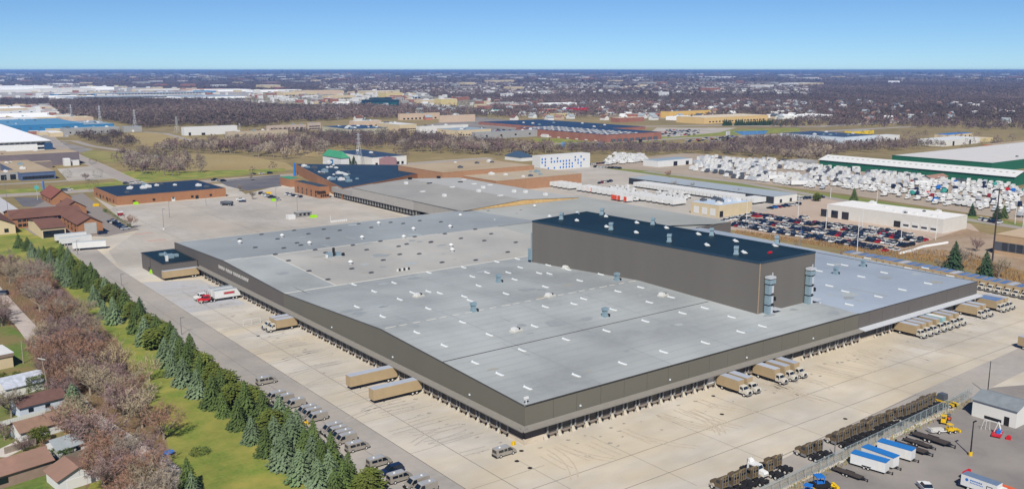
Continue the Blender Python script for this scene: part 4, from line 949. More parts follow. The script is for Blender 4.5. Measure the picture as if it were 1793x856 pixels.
B().box(-.06, 1.6, 0, 0, 2.8, 2.3).build('door', CHAS, sh); B().box(-.08, 3.4, .4, 0, 7.5, 1.1).build('low_vent', CHAS, sh)
# blue-topped cargo trailers
def make_cargo(L_=7.6):
    r = empty('cargo_trailer', 't', 'trailer'); 
    B().box(0, -1.2, .55, L_, 1.2, 2.75).build('body', WHITE, r); B().box(-.03, -1.23, 2.75, L_+.03, 1.23, 2.92).build('roof', M('roof_blue', '#2468a8', .5, .06, 1), r)
    B().box(L_-1.6, -1.22, .8, L_-.9, -1.2, 2.5).build('side_door', WHITEW, r)
    B().q([(L_, -.5, .5), (L_+1.3, 0, .5), (L_, .5, .5)]).box(L_+1.1, -.1, .1, L_+1.3, .1, .7).build('tow_bar', CHAS, r)
    B().box(2.6, -1.3, .75, 4.6, -1.2, .9).box(2.6, 1.2, .75, 4.6, 1.3, .9).build('mudguard', CHAS, r)
    add_wheels(r, W37, (3.1, 4.0), 1.12, .37); return Proto(r)
cg = make_cargo()
for px, py, pxn, pyn, lab in ((1488, 814, 1546, 831, 'nearest white cargo trailer with a blue roof'), (1507, 803, 1562, 823, 'middle white cargo trailer with a blue roof'), (1535, 793, 1597, 811, 'farthest white cargo trailer with a blue roof')):
    a = G(px, py); c = G(pxn, pyn); an_ = math.atan2(c[1]-a[1], c[0]-a[0]); cg.put((a[0]+1.2*math.sin(-an_), a[1]+1.2*math.cos(an_), .03), an_, lab, 'blue-roofed cargo trailers in the contractor yard')
def make_flat(L_=7.5, m_=DKWOOD):
    r = empty('flatbed_trailer', 't', 'trailer'); B().box(0, -1.15, .6, L_, 1.15, .7).build('frame', CHAS, r)
    for k in range(7): B().box(.05, -1.1+k*.32, .7, L_-.05, -1.1+k*.32+.28, .76).build('plank', m_, r)
    B().q([(L_, -.8, .62), (L_+1.6, 0, .62), (L_, .8, .62)]).box(L_+1.4, -.1, .1, L_+1.6, .1, .8).build('tow_bar', CHAS, r)
    for s_ in (-1, 1): B().box(2.4, s_*1.28-.12, .72, 4.9, s_*1.28+.12, .82).build('mudguard', CHAS, r)
    B().box(-.3, -1.1, .5, 0, -.6, 1.0).box(-.3, .6, .5, 0, 1.1, 1.0).build('ramp_hinge', CHAS, r); add_wheels(r, W37, (3.2, 4.15), 1.25, .37); return Proto(r)
fl = make_flat()
for px, py, pxn, pyn, lab, sc in ((1461, 823, 1508, 840, 'flatbed trailer with rusty frame left of the cargo trailers', .85), (1566, 778, 1612, 793, 'flatbed trailer just behind the blue-roofed trailers', 1), (1585, 771, 1622, 783, 'second flatbed trailer, stacked with brown boards', .8), (1600, 762, 1652, 779, 'long dark flatbed trailer farthest along the fence', 1.1)):
    a = G(px, py); c = G(pxn, pyn); fl.put((a[0], a[1], .03), math.atan2(c[1]-a[1], c[0]-a[0]), lab, 'flatbed trailers in the contractor yard', None, sc)
def machine(px, py, mats, lab, cat, name, sc=1, rz_=0):
    x_, y_ = G(px, py); r = empty(name, lab, cat, (x_, y_, .03), rz_)
    B().side([(-1.1, .5), (1.1, .5), (1.2, 1.1), (.4, 1.3), (-1.1, 1.2)], -.55, .55, 0).build('body', mats[0], r)
    B().box(-.9, -.6, 1.25, .2, .6, 1.3).box(-.9, -.6, 1.3, -.8, -.5, 2.1).box(.1, -.6, 1.3, .2, -.5, 2.1).box(-.9, .5, 1.3, -.8, .6, 2.1).box(.1, .5, 1.3, .2, .6, 2.1).box(-1, -.65, 2.1, .3, .65, 2.2).build('canopy', mats[1], r)
    B().tube((.9, -.3, .9), (2.0, -.3, .5), .1).tube((.9, .3, .9), (2.0, .3, .5), .1).box(1.9, -.8, .1, 2.3, .8, .7).build('loader_arm', mats[2], r)
    add_wheels(r, W37, (-.7, .75), .7, .37); r.scale = (sc,)*3; return r
machine(1437, 858, (CHAS, BLUEP, YELLOW), 'dark tractor with a bright blue canopy by the fence', 'tractor', 'farm_tractor', 1.5, -.5)
machine(1415, 868, (BLUEP, BLUEP, YELLOW), 'blue machine at the lower edge beside the fence', 'tractor', 'farm_tractor', 1.2, .3)
machine(1652, 741, (YELLOW, YELLOW, CHAS), 'yellow skid loader near the shed fence', 'loader', 'skid_loader', 1.0, .4); machine(1664, 757, (YELLOW, YELLOW, YELLOW), 'yellow trencher beside the white frame trailer', 'loader', 'trencher', 1.0, -.4)
machine(1661, 735, (ORANGE, GREYP, ORANGE), 'small orange loader by the fence end', 'loader', 'skid_loader', .7, .4)
x_, y_ = G(1640, 757); r = empty('frame_trailer', 'small white frame trailer loaded with pipes', 'trailer', (x_, y_, .03), -.5)
B().box(-2, -.9, .5, 2, -.75, .7).box(-2, .75, .5, 2, .9, .7).box(-2, -.9, .5, -1.8, .9, 1.2).build('frame', WHITE, r); B().box(-1.5, -.6, .7, 1.5, .6, 1.1).build('load', SEAM, r); add_wheels(r, W37, (0,), .95, .37)
x_, y_ = G(1746, 762); r = empty('spray_rig', 'red and blue spray rig with white frame beside the shed', 'rig', (x_, y_, .03), .3)
B().box(-2, -1, .3, 2, 1, .7).build('bed', RED, r); B().tube((-.8, -.3, 1.1), (.9, -.3, 1.1), .5, k=10).build('tank', BLUEP, r); B().tube((-.2, -.8, .6), (.6, 0, 3.2), .09).tube((1.2, -.8, .6), (.6, 0, 3.2), .09).tube((.4, .8, .6), (.6, 0, 3.2), .09).build('mast', WHITE, r)
x_, y_ = G(1766, 768); thing(B().box(-.8, -.5, 0, .8, .5, .5).box(-.3, -.3, .5, .5, .3, .8), 'red_mower', RED, 'small red mower on the asphalt near the shed', 'mower', (x_, y_, .03), .3)
x_, y_ = G(1717, 752); thing(B().tube((0, 0, 0), (.6, 0, 2.5), .05, k=4).tube((1, 0, 0), (1.2, 0, 2.6), .05, k=4).tube((2, 0, 0), (1.9, 0, 2.6), .05, k=4).tube((.5, 0, 2.3), (2, 0, 2.4), .05, k=4), 'pipe_rack', WHITE, 'white pipe frame leaning near the shed wall', 'frame', (x_, y_, .03), -.8)
# orange gooseneck with a lettered box body at the lower edge
a = G(1686, 851); c = G(1745, 872); an_ = math.atan2(c[1]-a[1], c[0]-a[0])
r = empty('orange_flatbed', 'long orange flatbed trailer at the lower right edge', 'trailer', (*G(1694, 838), .03), an_); B().box(0, -1.3, .7, 14, 1.3, .95).build('deck', ORANGE, r); B().box(-.6, -1.3, .6, 0, 1.3, 1.8).build('end_frame', RED, r); B().box(0, -.6, .3, 13, .6, .7).build('chassis', CHAS, r); add_wheels(r, W50, (2, 3.2), 1.1, .5)
b_ = empty('box_body_truck', 'white truck body with a grey roof and blue lettering, lower right', 'truck', (a[0], a[1], .03), an_)
B().box(0, -1.2, .8, 7.2, 1.2, 3.1).build('cargo_body', WHITE, b_); B().box(.05, -1.15, 3.1, 7.15, 1.15, 3.16).build('roof', M('roof_slate', '#5e6f86', .6, .08, .6), b_); B().box(-.5, -1.1, .5, 0, 1.1, 1.2).build('lift_gate', NAVY, b_)
B().side([(7.3, .7), (9.6, .7), (9.6, 1.5), (8.6, 1.7), (8.3, 2.5), (7.3, 2.5)], -1, 1, 0, ins=.1).build('cab', WHITE, b_); B().q([(8.66, -.8, 1.75), (8.66, .8, 1.75), (8.38, .8, 2.4), (8.38, -.8, 2.4)]).build('windscreen', GLASS, b_); add_wheels(b_, W50, (1.6, 8.6), .9, .45)
B().tube((1.2, -1.22, 2.3), (1.2, -1.2, 2.3), .33, k=12).build('emblem', BLUEP, b_)
lg = B()
for k in range(6): lg.box(1.9+k*.42, -1.23, 2.3, 2.18+k*.42, -1.2, 2.58)
for k in range(9): lg.box(1.9+k*.3, -1.23, 1.85, 2.08+k*.3, -1.2, 2.05)
lo_ = lg.build('blue_lettering', BLUEP, b_); lo_['kind'] = 'stuff'
B().box(5.2, -1.24, 1.2, 6.4, -1.2, 2.4).build('side_hatch', CHAS, b_); B().box(5.35, -1.26, 1.35, 6.25, -1.24, 2.25).build('hatch_panel', WHITE, b_)
x_, y_ = G(1622, 860); pk = make_car('pickup', True, WHITE); pk.put((x_, y_, .03), .9, 'pale vehicle roof cut by the lower edge of the contractor yard')
# ================================================================ TREES
def spruce_mesh(mat, h=1., R=.4, lev=17, seed=0, full=1.0, round_=False):
    rn = random.Random(seed); V = []; T = []
    def tri(a, b, c): n = len(V); V.extend((a, b, c)); T.append((n, n+1, n+2))
    for i in range(lev):
        t = (i+.5)/lev; z = .05+.93*t
        r = R*((1-t)**.8 if not round_ else math.sqrt(max(0, 1-(2*t-.85)**2))*.95)+.02
        k = max(5, int(round((16 if round_ else 15)*(r/R)**.6*full))); off = rn.uniform(0, 6.28)
        for j_ in range(k):
            a = off+2*math.pi*j_/k+rn.uniform(-.16, .16); rr = r*rn.uniform(.78, 1.12); zz = z+rn.uniform(-.02, .02)
            ca, sa = math.cos(a), math.sin(a); drp = (.16 if not round_ else .02)*rr
            wd = rr*.2+.014
            for s in range(4):                                   # needle fans along the bough
                u0, u1 = .18+s*.2, .42+s*.2+rn.uniform(0, .05)
                p0 = (ca*rr*u0, sa*rr*u0, zz-drp*u0*u0*2+.02); tip = (ca*rr*u1, sa*rr*u1, zz-drp*u1*u1*2+rn.uniform(-.006, .014))
                w_ = wd*(1-.16*s)*rn.uniform(.8, 1.25)
                l = (ca*rr*(u0+.1)-sa*w_, sa*rr*(u0+.1)+ca*w_, p0[2]-.03*rn.random()-.012); r_ = (ca*rr*(u0+.1)+sa*w_, sa*rr*(u0+.1)-ca*w_, p0[2]-.03*rn.random()-.012)
                tri(p0, l, tip); tri(p0, tip, r_)
                if rn.random() < .5: tri(p0, (tip[0], tip[1], tip[2]+.02), (l[0], l[1], l[2]-.035))
    tri((-.02, 0, .9), (.02, 0, .9), (0, 0, 1.03)); tri((0, -.02, .9), (0, .02, .9), (0, 0, 1.03))
    return np_mesh('crown', V, T, [mat])
def trunk_mesh(r=.02, h=.3): return B().tube((0, 0, -.02), (0, 0, h), r, r*.7, 6).mesh('trunk', [BARK])
TRK = trunk_mesh()
SPR = {'b': [spruce_mesh(SPR_B, seed=s, R=.40) for s in (1, 2, 3)], 'g': [spruce_mesh(SPR_G, seed=s, R=.37) for s in (4, 5)],
       'p': [spruce_mesh(PINE, seed=s, R=.44, lev=15, round_=True) for s in (6, 7)], 'd': [spruce_mesh(DKPINE, seed=8, R=.33)]}
def conifer(x_, y_, h, kind, label, group=None, name='spruce_tree', wsc=1.):
    o = empty(name, label, 'tree', (x_, y_, .01), random.uniform(0, 6.28), group); wv = random.uniform(.9, 1.18); o.scale = (h*wsc*wv, h*wsc*wv*random.uniform(.92, 1.08), h); o.rotation_euler.x = random.uniform(-.04, .04)
    ob('trunk', TRK, o); ob('crown', random.choice(SPR[kind]), o); return o
KN = {'b': 'blue-green spruce', 'g': 'dark green spruce', 'p': 'bushy yellow-green pine', 'd': 'very dark conifer'}
PNM = {'b': 'spruce_tree', 'g': 'spruce_tree', 'p': 'pine_tree', 'd': 'conifer_tree'}
front = [(34,434,'g'),(49,439,'g'),(57,450,'b'),(69,459,'b'),(78,465,'g'),(89,472,'b'),(103,487,'b'),(111,492,'b'),(121,500,'b'),(135,504,'g'),(155,510,'g'),(166,536,'b'),(183,558,'b'),(201,566,'b'),(237,582,'g'),(254,603,'b'),(290,640,'b'),(303,657,'b'),(322,673,'b'),(346,693,'b'),(373,712,'g'),(392,729,'g'),(416,750,'g'),(441,774,'b'),(466,796,'g'),(497,818,'b'),(526,842,'b'),(557,868,'b'),(588,892,'g')]
back = [(92,455,'p'),(104,458,'p'),(113,463,'g'),(129,471,'b'),(141,482,'p'),(151,486,'p'),(163,491,'p'),(179,499,'g'),(190,508,'g'),(199,514,'p'),(215,524,'p'),(229,533,'p'),(240,556,'p'),(266,564,'d'),(262,585,'p'),(270,610,'p'),(285,592,'p'),(298,600,'p'),(310,624,'b'),(334,637,'g'),(345,650,'p'),(360,660,'p'),(374,672,'p'),(386,690,'p'),(398,690,'p'),(408,712,'p'),(425,708,'p'),(439,712,'p'),(451,725,'p'),(432,735,'g'),(494,752,'b'),(476,765,'p'),(523,782,'b'),(512,800,'b'),(553,796,'g'),(548,826,'b'),(583,826,'g'),(611,862,'g'),(580,858,'b'),(656,868,'p'),(640,888,'p'),(300,618,'g'),(318,640,'g'),(246,574,'g'),(276,600,'g'),(330,655,'g'),(352,672,'g'),(388,706,'g'),(462,742,'g'),(480,790,'b'),(508,778,'g'),(536,812,'g'),(566,842,'g'),(600,880,'g'),(222,548,'g'),(206,536,'g'),(186,524,'b'),(170,512,'g'),(148,496,'g'),(126,486,'g')]
for i, (px, py, k) in enumerate(front):
    x_, y_ = G(px, py); conifer(x_, y_, random.uniform(6.6, 9.6), k, '%s, %s from the upper end of the lawn-side row' % (KN[k], nth(i)), 'conifers between the lawn and the service lane', PNM[k])
for i, (px, py, k) in enumerate(back):
    x_, y_ = G(px, py); x_ = min(x_, YL-3.2); conifer(x_, y_, random.uniform(8.6, 10.4)*(.74 if k == 'p' else 1), k, '%s, %s from the upper end of the lane-side row' % (KN[k], nth(i)), 'conifers between the lawn and the service lane', PNM[k])
for (px, py, h, k, lab) in [(1668,478,14,'d','dark conifer left of the tall pole on the waste ground'),(1724,492,13,'d','dark conifer at the foot of the tall pole'),(1702,378,8,'d','dark conifer right of the white car dealership'),(1745,384,9,'d','dark conifer behind the tall pole across the street'),(1757,382,8,'g','green conifer beside the dark one across the street'),(612,287,7,'d','small dark conifer left of the lattice pylon'),(620,290,9,'d','taller dark conifer at the foot of the lattice pylon'),(638,286,9,'d','dark conifer right of the lattice pylon'),(645,284,7,'d','small dark conifer by the white building front'),(330,858,7.5,'g','spruce at the bend of the lower path'),(338,872,6,'b','blue-green spruce below the path bend'),(270,868,6.5,'p','yellow-green conifer beside the lower path'),(130,722,8,'b','pale blue spruce beside the garden lawn'),(520,231,7,'d','dark conifer before the pale office row'),(527,231,7,'d','second dark conifer before the pale office row'),(1495,352,9,'g','broad conifer before the white dealership'),(1430,352,6,'p','round green tree near the parked trailers')]:
    x_, y_ = G(px, py); conifer(x_, y_, h, k, lab, None, PNM[k])
# ---- bare broadleaf trees
def bare_tree(seed, limbs=6, sub=5, tw=9, h=1.0, spread=.42, twig=.0042, vase=True):
    rn = random.Random(seed); tb = B(); V = []; T = []
    def rd(): return Vector((rn.gauss(0, 1), rn.gauss(0, 1), rn.gauss(0, 1))).normalized()
    def tri(a, b, w_):
        a, b = Vector(a), Vector(b); s = (b-a).cross(rd()).normalized()*w_; n = len(V); V.extend((tuple(a-s), tuple(a+s), tuple(b))); T.append((n, n+1, n+2))
    th = rn.uniform(.12, .2); tb.tube((0, 0, -.02), (0, 0, th), .026, .02, 6)
    for i in range(limbs):
        a = 6.283*i/limbs+rn.uniform(-.4, .4); el = rn.uniform(.55, 1.25); d = Vector((math.cos(a)*math.cos(el), math.sin(a)*math.cos(el), math.sin(el)))
        L_ = rn.uniform(.38, .55)*(1 if el > .7 else .8); p = Vector((0, 0, th-.01)); mid = p+d*L_*.5; d2 = (d+Vector((0, 0, .35))+rd()*.15).normalized(); e = mid+d2*L_*.5
        tb.tube(p, mid, .013, .009, 4); tb.tube(mid, e, .009, .004, 4)
        for j_ in range(sub):
            t = .3+.7*(j_+rn.random())/sub; q = p.lerp(mid, t*2) if t < .5 else mid.lerp(e, t*2-1)
            ds = (d2*.7+rd()*.75+Vector((0, 0, .25))).normalized(); ls = rn.uniform(.16, .3)*(1.15-t*.4); qe = q+ds*ls
            tb.tube(q, qe, .005, .002, 3)
            for k in range(tw):
                u = rn.uniform(.15, 1); s = q.lerp(qe, u); dt = (ds*.6+rd()*.9+Vector((0, 0, .2))).normalized(); lt_ = rn.uniform(.07, .15); se = s+dt*lt_
                tri(s, se, twig*1.2)
                for m_ in range(5):
                    v = rn.uniform(.2, 1); g_ = s.lerp(se, v); tri(g_, g_+(dt*.6+rd()).normalized()*rn.uniform(.03, .075), twig)
    return tb, V, T
BARE = []
for i, (lm, sb, tw_, tg, wd_) in enumerate([(7, 6, 10, TWIG1, .0038), (7, 7, 9, TWIG2, .0040), (6, 6, 10, TWIG4, .0040), (7, 6, 9, M('tan_grey_twigs', '#93866f', .95, .2, 1, rnd=.15), .0036), (6, 7, 10, TWIG2, .0038), (8, 5, 10, TWIG4, .0038)]):
    tb, V, T = bare_tree(20+i, lm, sb, tw_, twig=wd_); BARE.append((tb.mesh('limbs', [BARK]), np_mesh('twigs', V, T, [tg])))
tb, V, T = bare_tree(77, 8, 5, 4, twig=.0045); PALE = (tb.mesh('limbs', [TWIG3]), np_mesh('twigs', V, T, [TWIG3]))
MID = []
for i in range(4):
    tb, V, T = bare_tree(50+i, 5, 4, 7, twig=.011); MID.append((tb.mesh('limbs', [BARK]), np_mesh('twigs', V, T, [(M('mid_twigs_brown', '#8f8072', .95, .2, 1, rnd=.2), M('mid_twigs_tan', '#a29380', .95, .2, 1, rnd=.2), TWIG4, M('mid_twigs_grey', '#95897c', .95, .2, 1, rnd=.2))[i]])))
def bare(x_, y_, h, label, group=None, src=None, wsc=1.0, name='bare_tree', z=0.01):
    l_, t_ = src or random.choice(BARE); o = empty(name, label, 'tree', (x_, y_, z), random.uniform(0, 6.28), group); o.scale = (h*wsc, h*wsc, h)
    ob('trunk', l_, o); ob('crown', t_, o); return o
wood = pxs((-30, 470), (60, 486), (120, 556), (215, 655), (285, 760), (345, 900), (470, 960), (250, 960), (130, 775), (102, 700), (62, 640), (40, 585), (-30, 560))
pathpts = pxs((-40, 470), (0, 520), (22, 545), (45, 570), (68, 600), (95, 640), (125, 695), (160, 735), (215, 770), (262, 800), (300, 830), (345, 880), (400, 960))
def near_path(x_, y_, d):
    for a, c in zip(pathpts[:-1], pathpts[1:]):
        dx, dy = c[0]-a[0], c[1]-a[1]; t = max(0, min(1, ((x_-a[0])*dx+(y_-a[1])*dy)/(dx*dx+dy*dy)))
        if math.hypot(x_-a[0]-dx*t, y_-a[1]-dy*t) < d: return True
    return False
x0, x1, y0, y1 = min(p[0] for p in wood), max(p[0] for p in wood), min(p[1] for p in wood), max(p[1] for p in wood)
pts = []; tries = 0
special = [(205, 662, 14, PALE, 'big pale-barked bare tree in front of the spruces', 1.0), (262, 668, 10, PALE, 'smaller pale bare tree right of the big pale one', .8), (238, 668, 9, PALE, 'thin pale bare tree between the two pale ones', .7), (100, 566, 11, BARE[0], 'wide grey bare tree above the woodland', 1.35), (52, 520, 10, BARE[1], 'reddish round-crowned bare tree beside the path', 1.3), (150, 556, 9, BARE[3], 'grey-green bare tree next to the wide grey one', 1.2), (12, 478, 13, BARE[5], 'dark mauve bare tree at the left edge of the lawn', 1.3), (226, 826, 11, BARE[0], 'dark leaning bare tree in the bend of the path', 1.1), (60, 618, 7, BARE[2], 'small mauve bare tree growing on the path edge', 1.0), (120, 690, 9, BARE[4], 'sprawling bare tree behind the blue spruce', 1.3)]
for px, py, h, s_, lab, wsc in special:
    p = G(px, py); pts.append(p); bare(p[0], p[1], h, lab, None, s_, wsc)
while len(pts) < 92 and tries < 9000:
    tries += 1; x_, y_ = random.uniform(x0, x1), random.uniform(y0, y1)
    if not inpoly(x_, y_, wood) or near_path(x_, y_, 1.2 if 606 < P(x_, y_)[1] < 705 else 5.6): continue
    if any((x_-p[0])**2+(y_-p[1])**2 < 4.4**2 for p in pts): continue
    u, v = P(x_, y_)
    if u < -80 or v > 960 or (165 < u < 300 and 600 < v < 690 and random.random() < .75): continue
    pts.append((x_, y_)); n = len(pts)
    m_ = random.choice(range(6)); kd = ['grey', 'reddish', 'brownish', 'tan', 'reddish', 'brownish'][m_]
    bare(x_, y_, random.uniform(9, 13.5), '%s bare tree in the tangled wood between path and lawn' % kd, 'bare trees of the strip wood', BARE[m_], random.uniform(1.0, 1.3))
br = B(); rn = random.Random(3)
for k in range(15000):
    x_, y_ = rn.uniform(x0, x1), rn.uniform(y0, y1)
    if not inpoly(x_, y_, wood) or near_path(x_, y_, 3.0): continue
    a = rn.uniform(0, 6.28); h_ = rn.uniform(.5, 1.9); l_ = rn.uniform(.2, .9)
    br.q([(x_-.03, y_, 0), (x_+.03, y_, 0), (x_+l_*math.cos(a), y_+l_*math.sin(a), h_)], rn.choice((0, 0, 1, 2)))
tag(br.build('undergrowth', [TWIG2, TWIG1, M('dead_leaf', '#8b6045', .95, .3, 2)], None, (0, 0, .02)), 'brown undergrowth and saplings on the woodland floor', None, None, 'stuff')
for px, py, h, lab in [(229, 399, 9, 'bare tree with a round crown at the end of the motel hedge'), (442, 349, 7, 'bare tree on the island of the upper lot'), (1682, 470, 12, 'bare tree between the two dark conifers'), (1748, 487, 11, 'bare tree right of the tall pole'), (1643, 470, 6, 'low bare shrub beside the curved white pipes'), (1710, 440, 9, 'bare tree behind the tall pole base'), (1395, 442, 6, 'bare tree in front of the first car rows'), (1476, 452, 5, 'small bare tree at the bank of the car lot'), (1180, 333, 8, 'bare tree behind the freight terminal, left'), (1210, 336, 8, 'bare tree behind the freight terminal, middle'), (1290, 345, 8, 'bare tree behind the freight terminal, right'), (1170, 312, 8, 'bare tree above the terminal roof'), (440, 316, 8, 'bare tree between street and dark lot'), (420, 335, 6, 'purple budding tree beside the brick building'), (150, 316, 8, 'bare tree on the verge in front of the blue-grey offices')]:
    x_, y_ = G(px, py); bare(x_, y_, h, lab, None, random.choice(BARE), 1.0)
for px, py, h, lab, m_ in [(112, 742, 8, 'bare brown tree between the play tower and the path', 1), (20, 730, 9, 'bare greenish tree in front of the pale blue house', 0), (96, 752, 7, 'bare tree behind the play tower', 2), (84, 792, 4, 'small brown shrub tree at the hedge end', 4), (140, 722, 7, 'bare tree behind the pale blue spruce', 3), (100, 690, 7, 'dark bare tree behind the frosted-roof house', 5), (8, 770, 6, 'bare tree beside the low board fence', 2), (195, 812, 9, 'bare tree left of the path bend', 1), (160, 792, 8, 'bare tree at the back of the grey-roofed garage', 0), (180, 850, 6, 'low bare tree by the garage with a brown roof', 3), (40, 790, 5, 'thin bare tree on the garden lawn', 5)]:
    x_, y_ = G(px, py); bare(x_, y_, h, lab, None, BARE[m_], 1.15)
# dry tall grass on the bank
gr = B(); bk = pxs((1284, 409), (1560, 449), (1660, 463), (1793, 498), (1793, 480), (1690, 440), (1600, 438), (1540, 432), (1290, 403)); bx_ = [p[0] for p in bk]; by_ = [p[1] for p in bk]
for k in range(14000):
    x_, y_ = rn.uniform(min(bx_), max(bx_)), rn.uniform(min(by_), max(by_))
    if not inpoly(x_, y_, bk): continue
    a = rn.uniform(0, 6.28); l_ = rn.uniform(.1, .6); gr.q([(x_-.12*math.sin(a), y_+.12*math.cos(a), 0), (x_+.12*math.sin(a), y_-.12*math.cos(a), 0), (x_+l_*math.cos(a), y_+l_*math.sin(a), rn.uniform(.5, 1.6))], rn.choice((0, 0, 1)))
tag(gr.build('dry_grass', [M('dry_reed', '#8d6c3e', .95, .25, 2), TWIG1], None, (0, 0, .03)), 'tall dry grass on the bank above the truck row', None, None, 'stuff')
# ================================================================ GARDENS, lower left
def gablehouse(name, label, cat, px, py, lx, ly, rot, he, hr, ax_, wall, roof, extras=()):
    x_, y_ = G(px, py); o = empty(name, label, cat, (x_, y_, 0), math.radians(rot))
    b = B().gable(0, 0, lx, ly, 0, he, hr, ax_, 0, 1, ov=.45)
    w_ = B(); r_ = B()
    for f, m in zip(b.f, b.m):
        t = w_ if m == 0 else r_; n = len(t.v); t.v += [b.v[i] for i in f]; t.f.append(tuple(range(n, n+len(f)))); t.m.append(0)
    w_.build('wall', wall, o); r_.build('roof', roof, o)
    for (nm, x0, y0, z0, x1, y1, z1, m) in extras: B().box(x0, y0, z0, x1, y1, z1).build(nm, m, o)
    return o
gablehouse('garage', 'white garage with a brown gable roof at the lower left edge', 'garage', 104, 862, 8.2, 7.2, 8, 2.6, 4.3, 'y', WHITE, BRNSH, [('garage_door', 1.6, -.06, 0, 5.6, 0, 2.1, WHITEW), ('door', 6.4, -.06, 0, 7.3, 0, 2.0, GREYP)])
gablehouse('garage', 'long white garage with a grey shingle roof behind the wooden fence', 'garage', 103, 806, 8.6, 6.2, 14, 2.5, 4.0, 'x', WHITE, GRYSH, [('door', 1.0, -.06, 0, 1.9, 0, 2.0, GREYP), ('window', 4, -.06, 1, 5, 0, 1.8, GLASS)])
gablehouse('house', 'brown-roofed house cut by the lower left corner', 'house', -30, 866, 14, 8, 12, 3.0, 4.8, 'x', M('brick_dull', '#8c7768', .9, .1, .6), BRNSH, [('window', 3, -.06, 1, 5, 0, 2.2, GLASS)])
gablehouse('house', 'white house with a brown roof beside the two round shrubs', 'house', 38, 775, 10, 6.5, 12, 2.6, 4.2, 'x', WHITE, M('rust_shingle', '#7d6455', .9, .12, .8), [('door', 2, -.06, 0, 3, 0, 2.1, GREYP), ('window', 4.5, -.06, 1, 6, 0, 2, GLASS)])
gablehouse('house', 'pale blue house with a dark brown roof behind bare trees', 'house', 36, 732, 11, 7, 10, 2.8, 4.4, 'x', M('pale_siding', '#b5bcc6', .7, .06, .6), M('dark_shingle', '#5f4640', .9, .12, .8), [('window', 2, -.06, 1, 3.2, 0, 2, GLASS), ('window', 6, -.06, 1, 7.2, 0, 2, GLASS)])
gablehouse('house', 'house with a frosted white hip roof behind the columnar shrubs', 'house', 12, 697, 10, 9, 10, 2.6, 4.4, 'x', WHITEW, M('frosted_roof', '#a9adb8', .8, .15, 1, '#7f8592', .8, .5))
x_, y_ = G(-14, 652); o = empty('house', 'flat white-roofed house with pale walls at the left edge', 'house', (x_-8, y_, 0), math.radians(8))
B().box(0, 0, 0, 14, 10, 3.4).build('wall', CREAM, o); B().box(-.3, -.3, 3.4, 14.3, 10.3, 4.3).build('fascia', M('brown_fascia', '#7d6c60', .8, .08, 1), o); B().box(-.35, -.35, 4.3, 14.35, 10.35, 4.5).build('roof', WHITE, o); B().box(8, 3, 4.5, 11, 8, 4.9).build('roof_hatch', SEAM, o); B().box(4, -.06, 1, 6, 0, 2.2).build('window', GLASS, o)
x_, y_ = G(105, 813); o = empty('board_fence', 'weathered board fence in front of the grey-roofed garage', 'fence', (x_, y_, 0), .24)
for k in range(30): B().box(k*.32, -.02, 0, k*.32+.3, .03, 1.8).build('board', WOOD, o)
x_, y_ = G(8, 795); o = empty('board_fence', 'low board fence beside the pale driveway', 'fence', (x_, y_, 0), .24)
for k in range(22): B().box(k*.32, -.02, 0, k*.32+.3, .03, 1.6).build('board', M('grey_board', '#8c8176', .9, .15, 2), o)
x_, y_ = G(62, 830); o = empty('white_fence', 'low white fence at the end of the clipped hedge', 'fence', (x_, y_, 0), .3)
for k in range(14): B().box(k*.5, -.03, 0, k*.5+.42, .03, 1.0).build('board', WHITE, o)
x_, y_ = G(-20, 752); o = empty('white_fence', 'long white fence between the upper gardens', 'fence', (x_, y_, 0), .2)
for k in range(24): B().box(k*.55, -.03, 0, k*.55+.5, .03, 1.3).build('board', WHITE, o)
x_, y_ = G(120, 776); o = empty('playhouse', 'small wooden play tower on the lawn', 'playhouse', (x_, y_, 0), .2)
for a in (0, 1.5):
    for c in (0, 1.5): B().box(a, c, 0, a+.15, c+.15, 2.2).build('post', M('cedar', '#b08a5c', .8, .1, 1), o)
B().box(-.1, -.1, 1.0, 1.75, 1.75, 1.1).build('deck', M('cedar', '#b08a5c'), o); B().q([(-.2, -.2, 2.2), (1.85, -.2, 2.2), (1.85, .82, 3), (-.2, .82, 3)]).q([(-.2, .82, 3), (1.85, .82, 3), (1.85, 1.85, 2.2), (-.2, 1.85, 2.2)]).build('roof', M('cedar', '#b08a5c'), o)
sheet('driveway', pxs((0, 785), (28, 772), (42, 785), (12, 800), (-10, 800)), .03, M('drive_concrete', '#b3aca4', .9, .06, .5)); sheet('driveway', pxs((150, 862), (172, 822), (184, 826), (175, 870)), .02, M('garden_grass2', '#70702f', .95, .2, 1))
def leafy(name, label, cat, loc, sx, sy, sz, mat, n=900, rz_=0, boxy=False, group=None):
    V = []; T = []; rn_ = random.Random(int(loc[0]*10))
    for k in range(n):
        if boxy: c = Vector((rn_.uniform(-1, 1), rn_.uniform(-1, 1), rn_.uniform(-.9, 1))); m_ = rn_.randrange(3); c[m_] = math.copysign(rn_.uniform(.85, 1.05), c[m_]) if m_ < 2 else rn_.uniform(.85, 1.1)
        else: c = Vector((rn_.gauss(0, 1), rn_.gauss(0, 1), rn_.gauss(0, 1))).normalized()*rn_.uniform(.75, 1.05)
        p = Vector((c.x*sx, c.y*sy, (c.z+1)*sz/2)); a = Vector((rn_.gauss(0, 1), rn_.gauss(0, 1), rn_.gauss(0, 1)))*.16; b_2 = Vector((rn_.gauss(0, 1), rn_.gauss(0, 1), rn_.gauss(0, 1)))*.16
        m0 = len(V); V += [tuple(p), tuple(p+a), tuple(p+b_2)]; T.append((m0, m0+1, m0+2))
    o = ob(name, np_mesh(name, V, T, [mat]), None, (loc[0], loc[1], .02), rz_); return tag(o, label, cat, group)
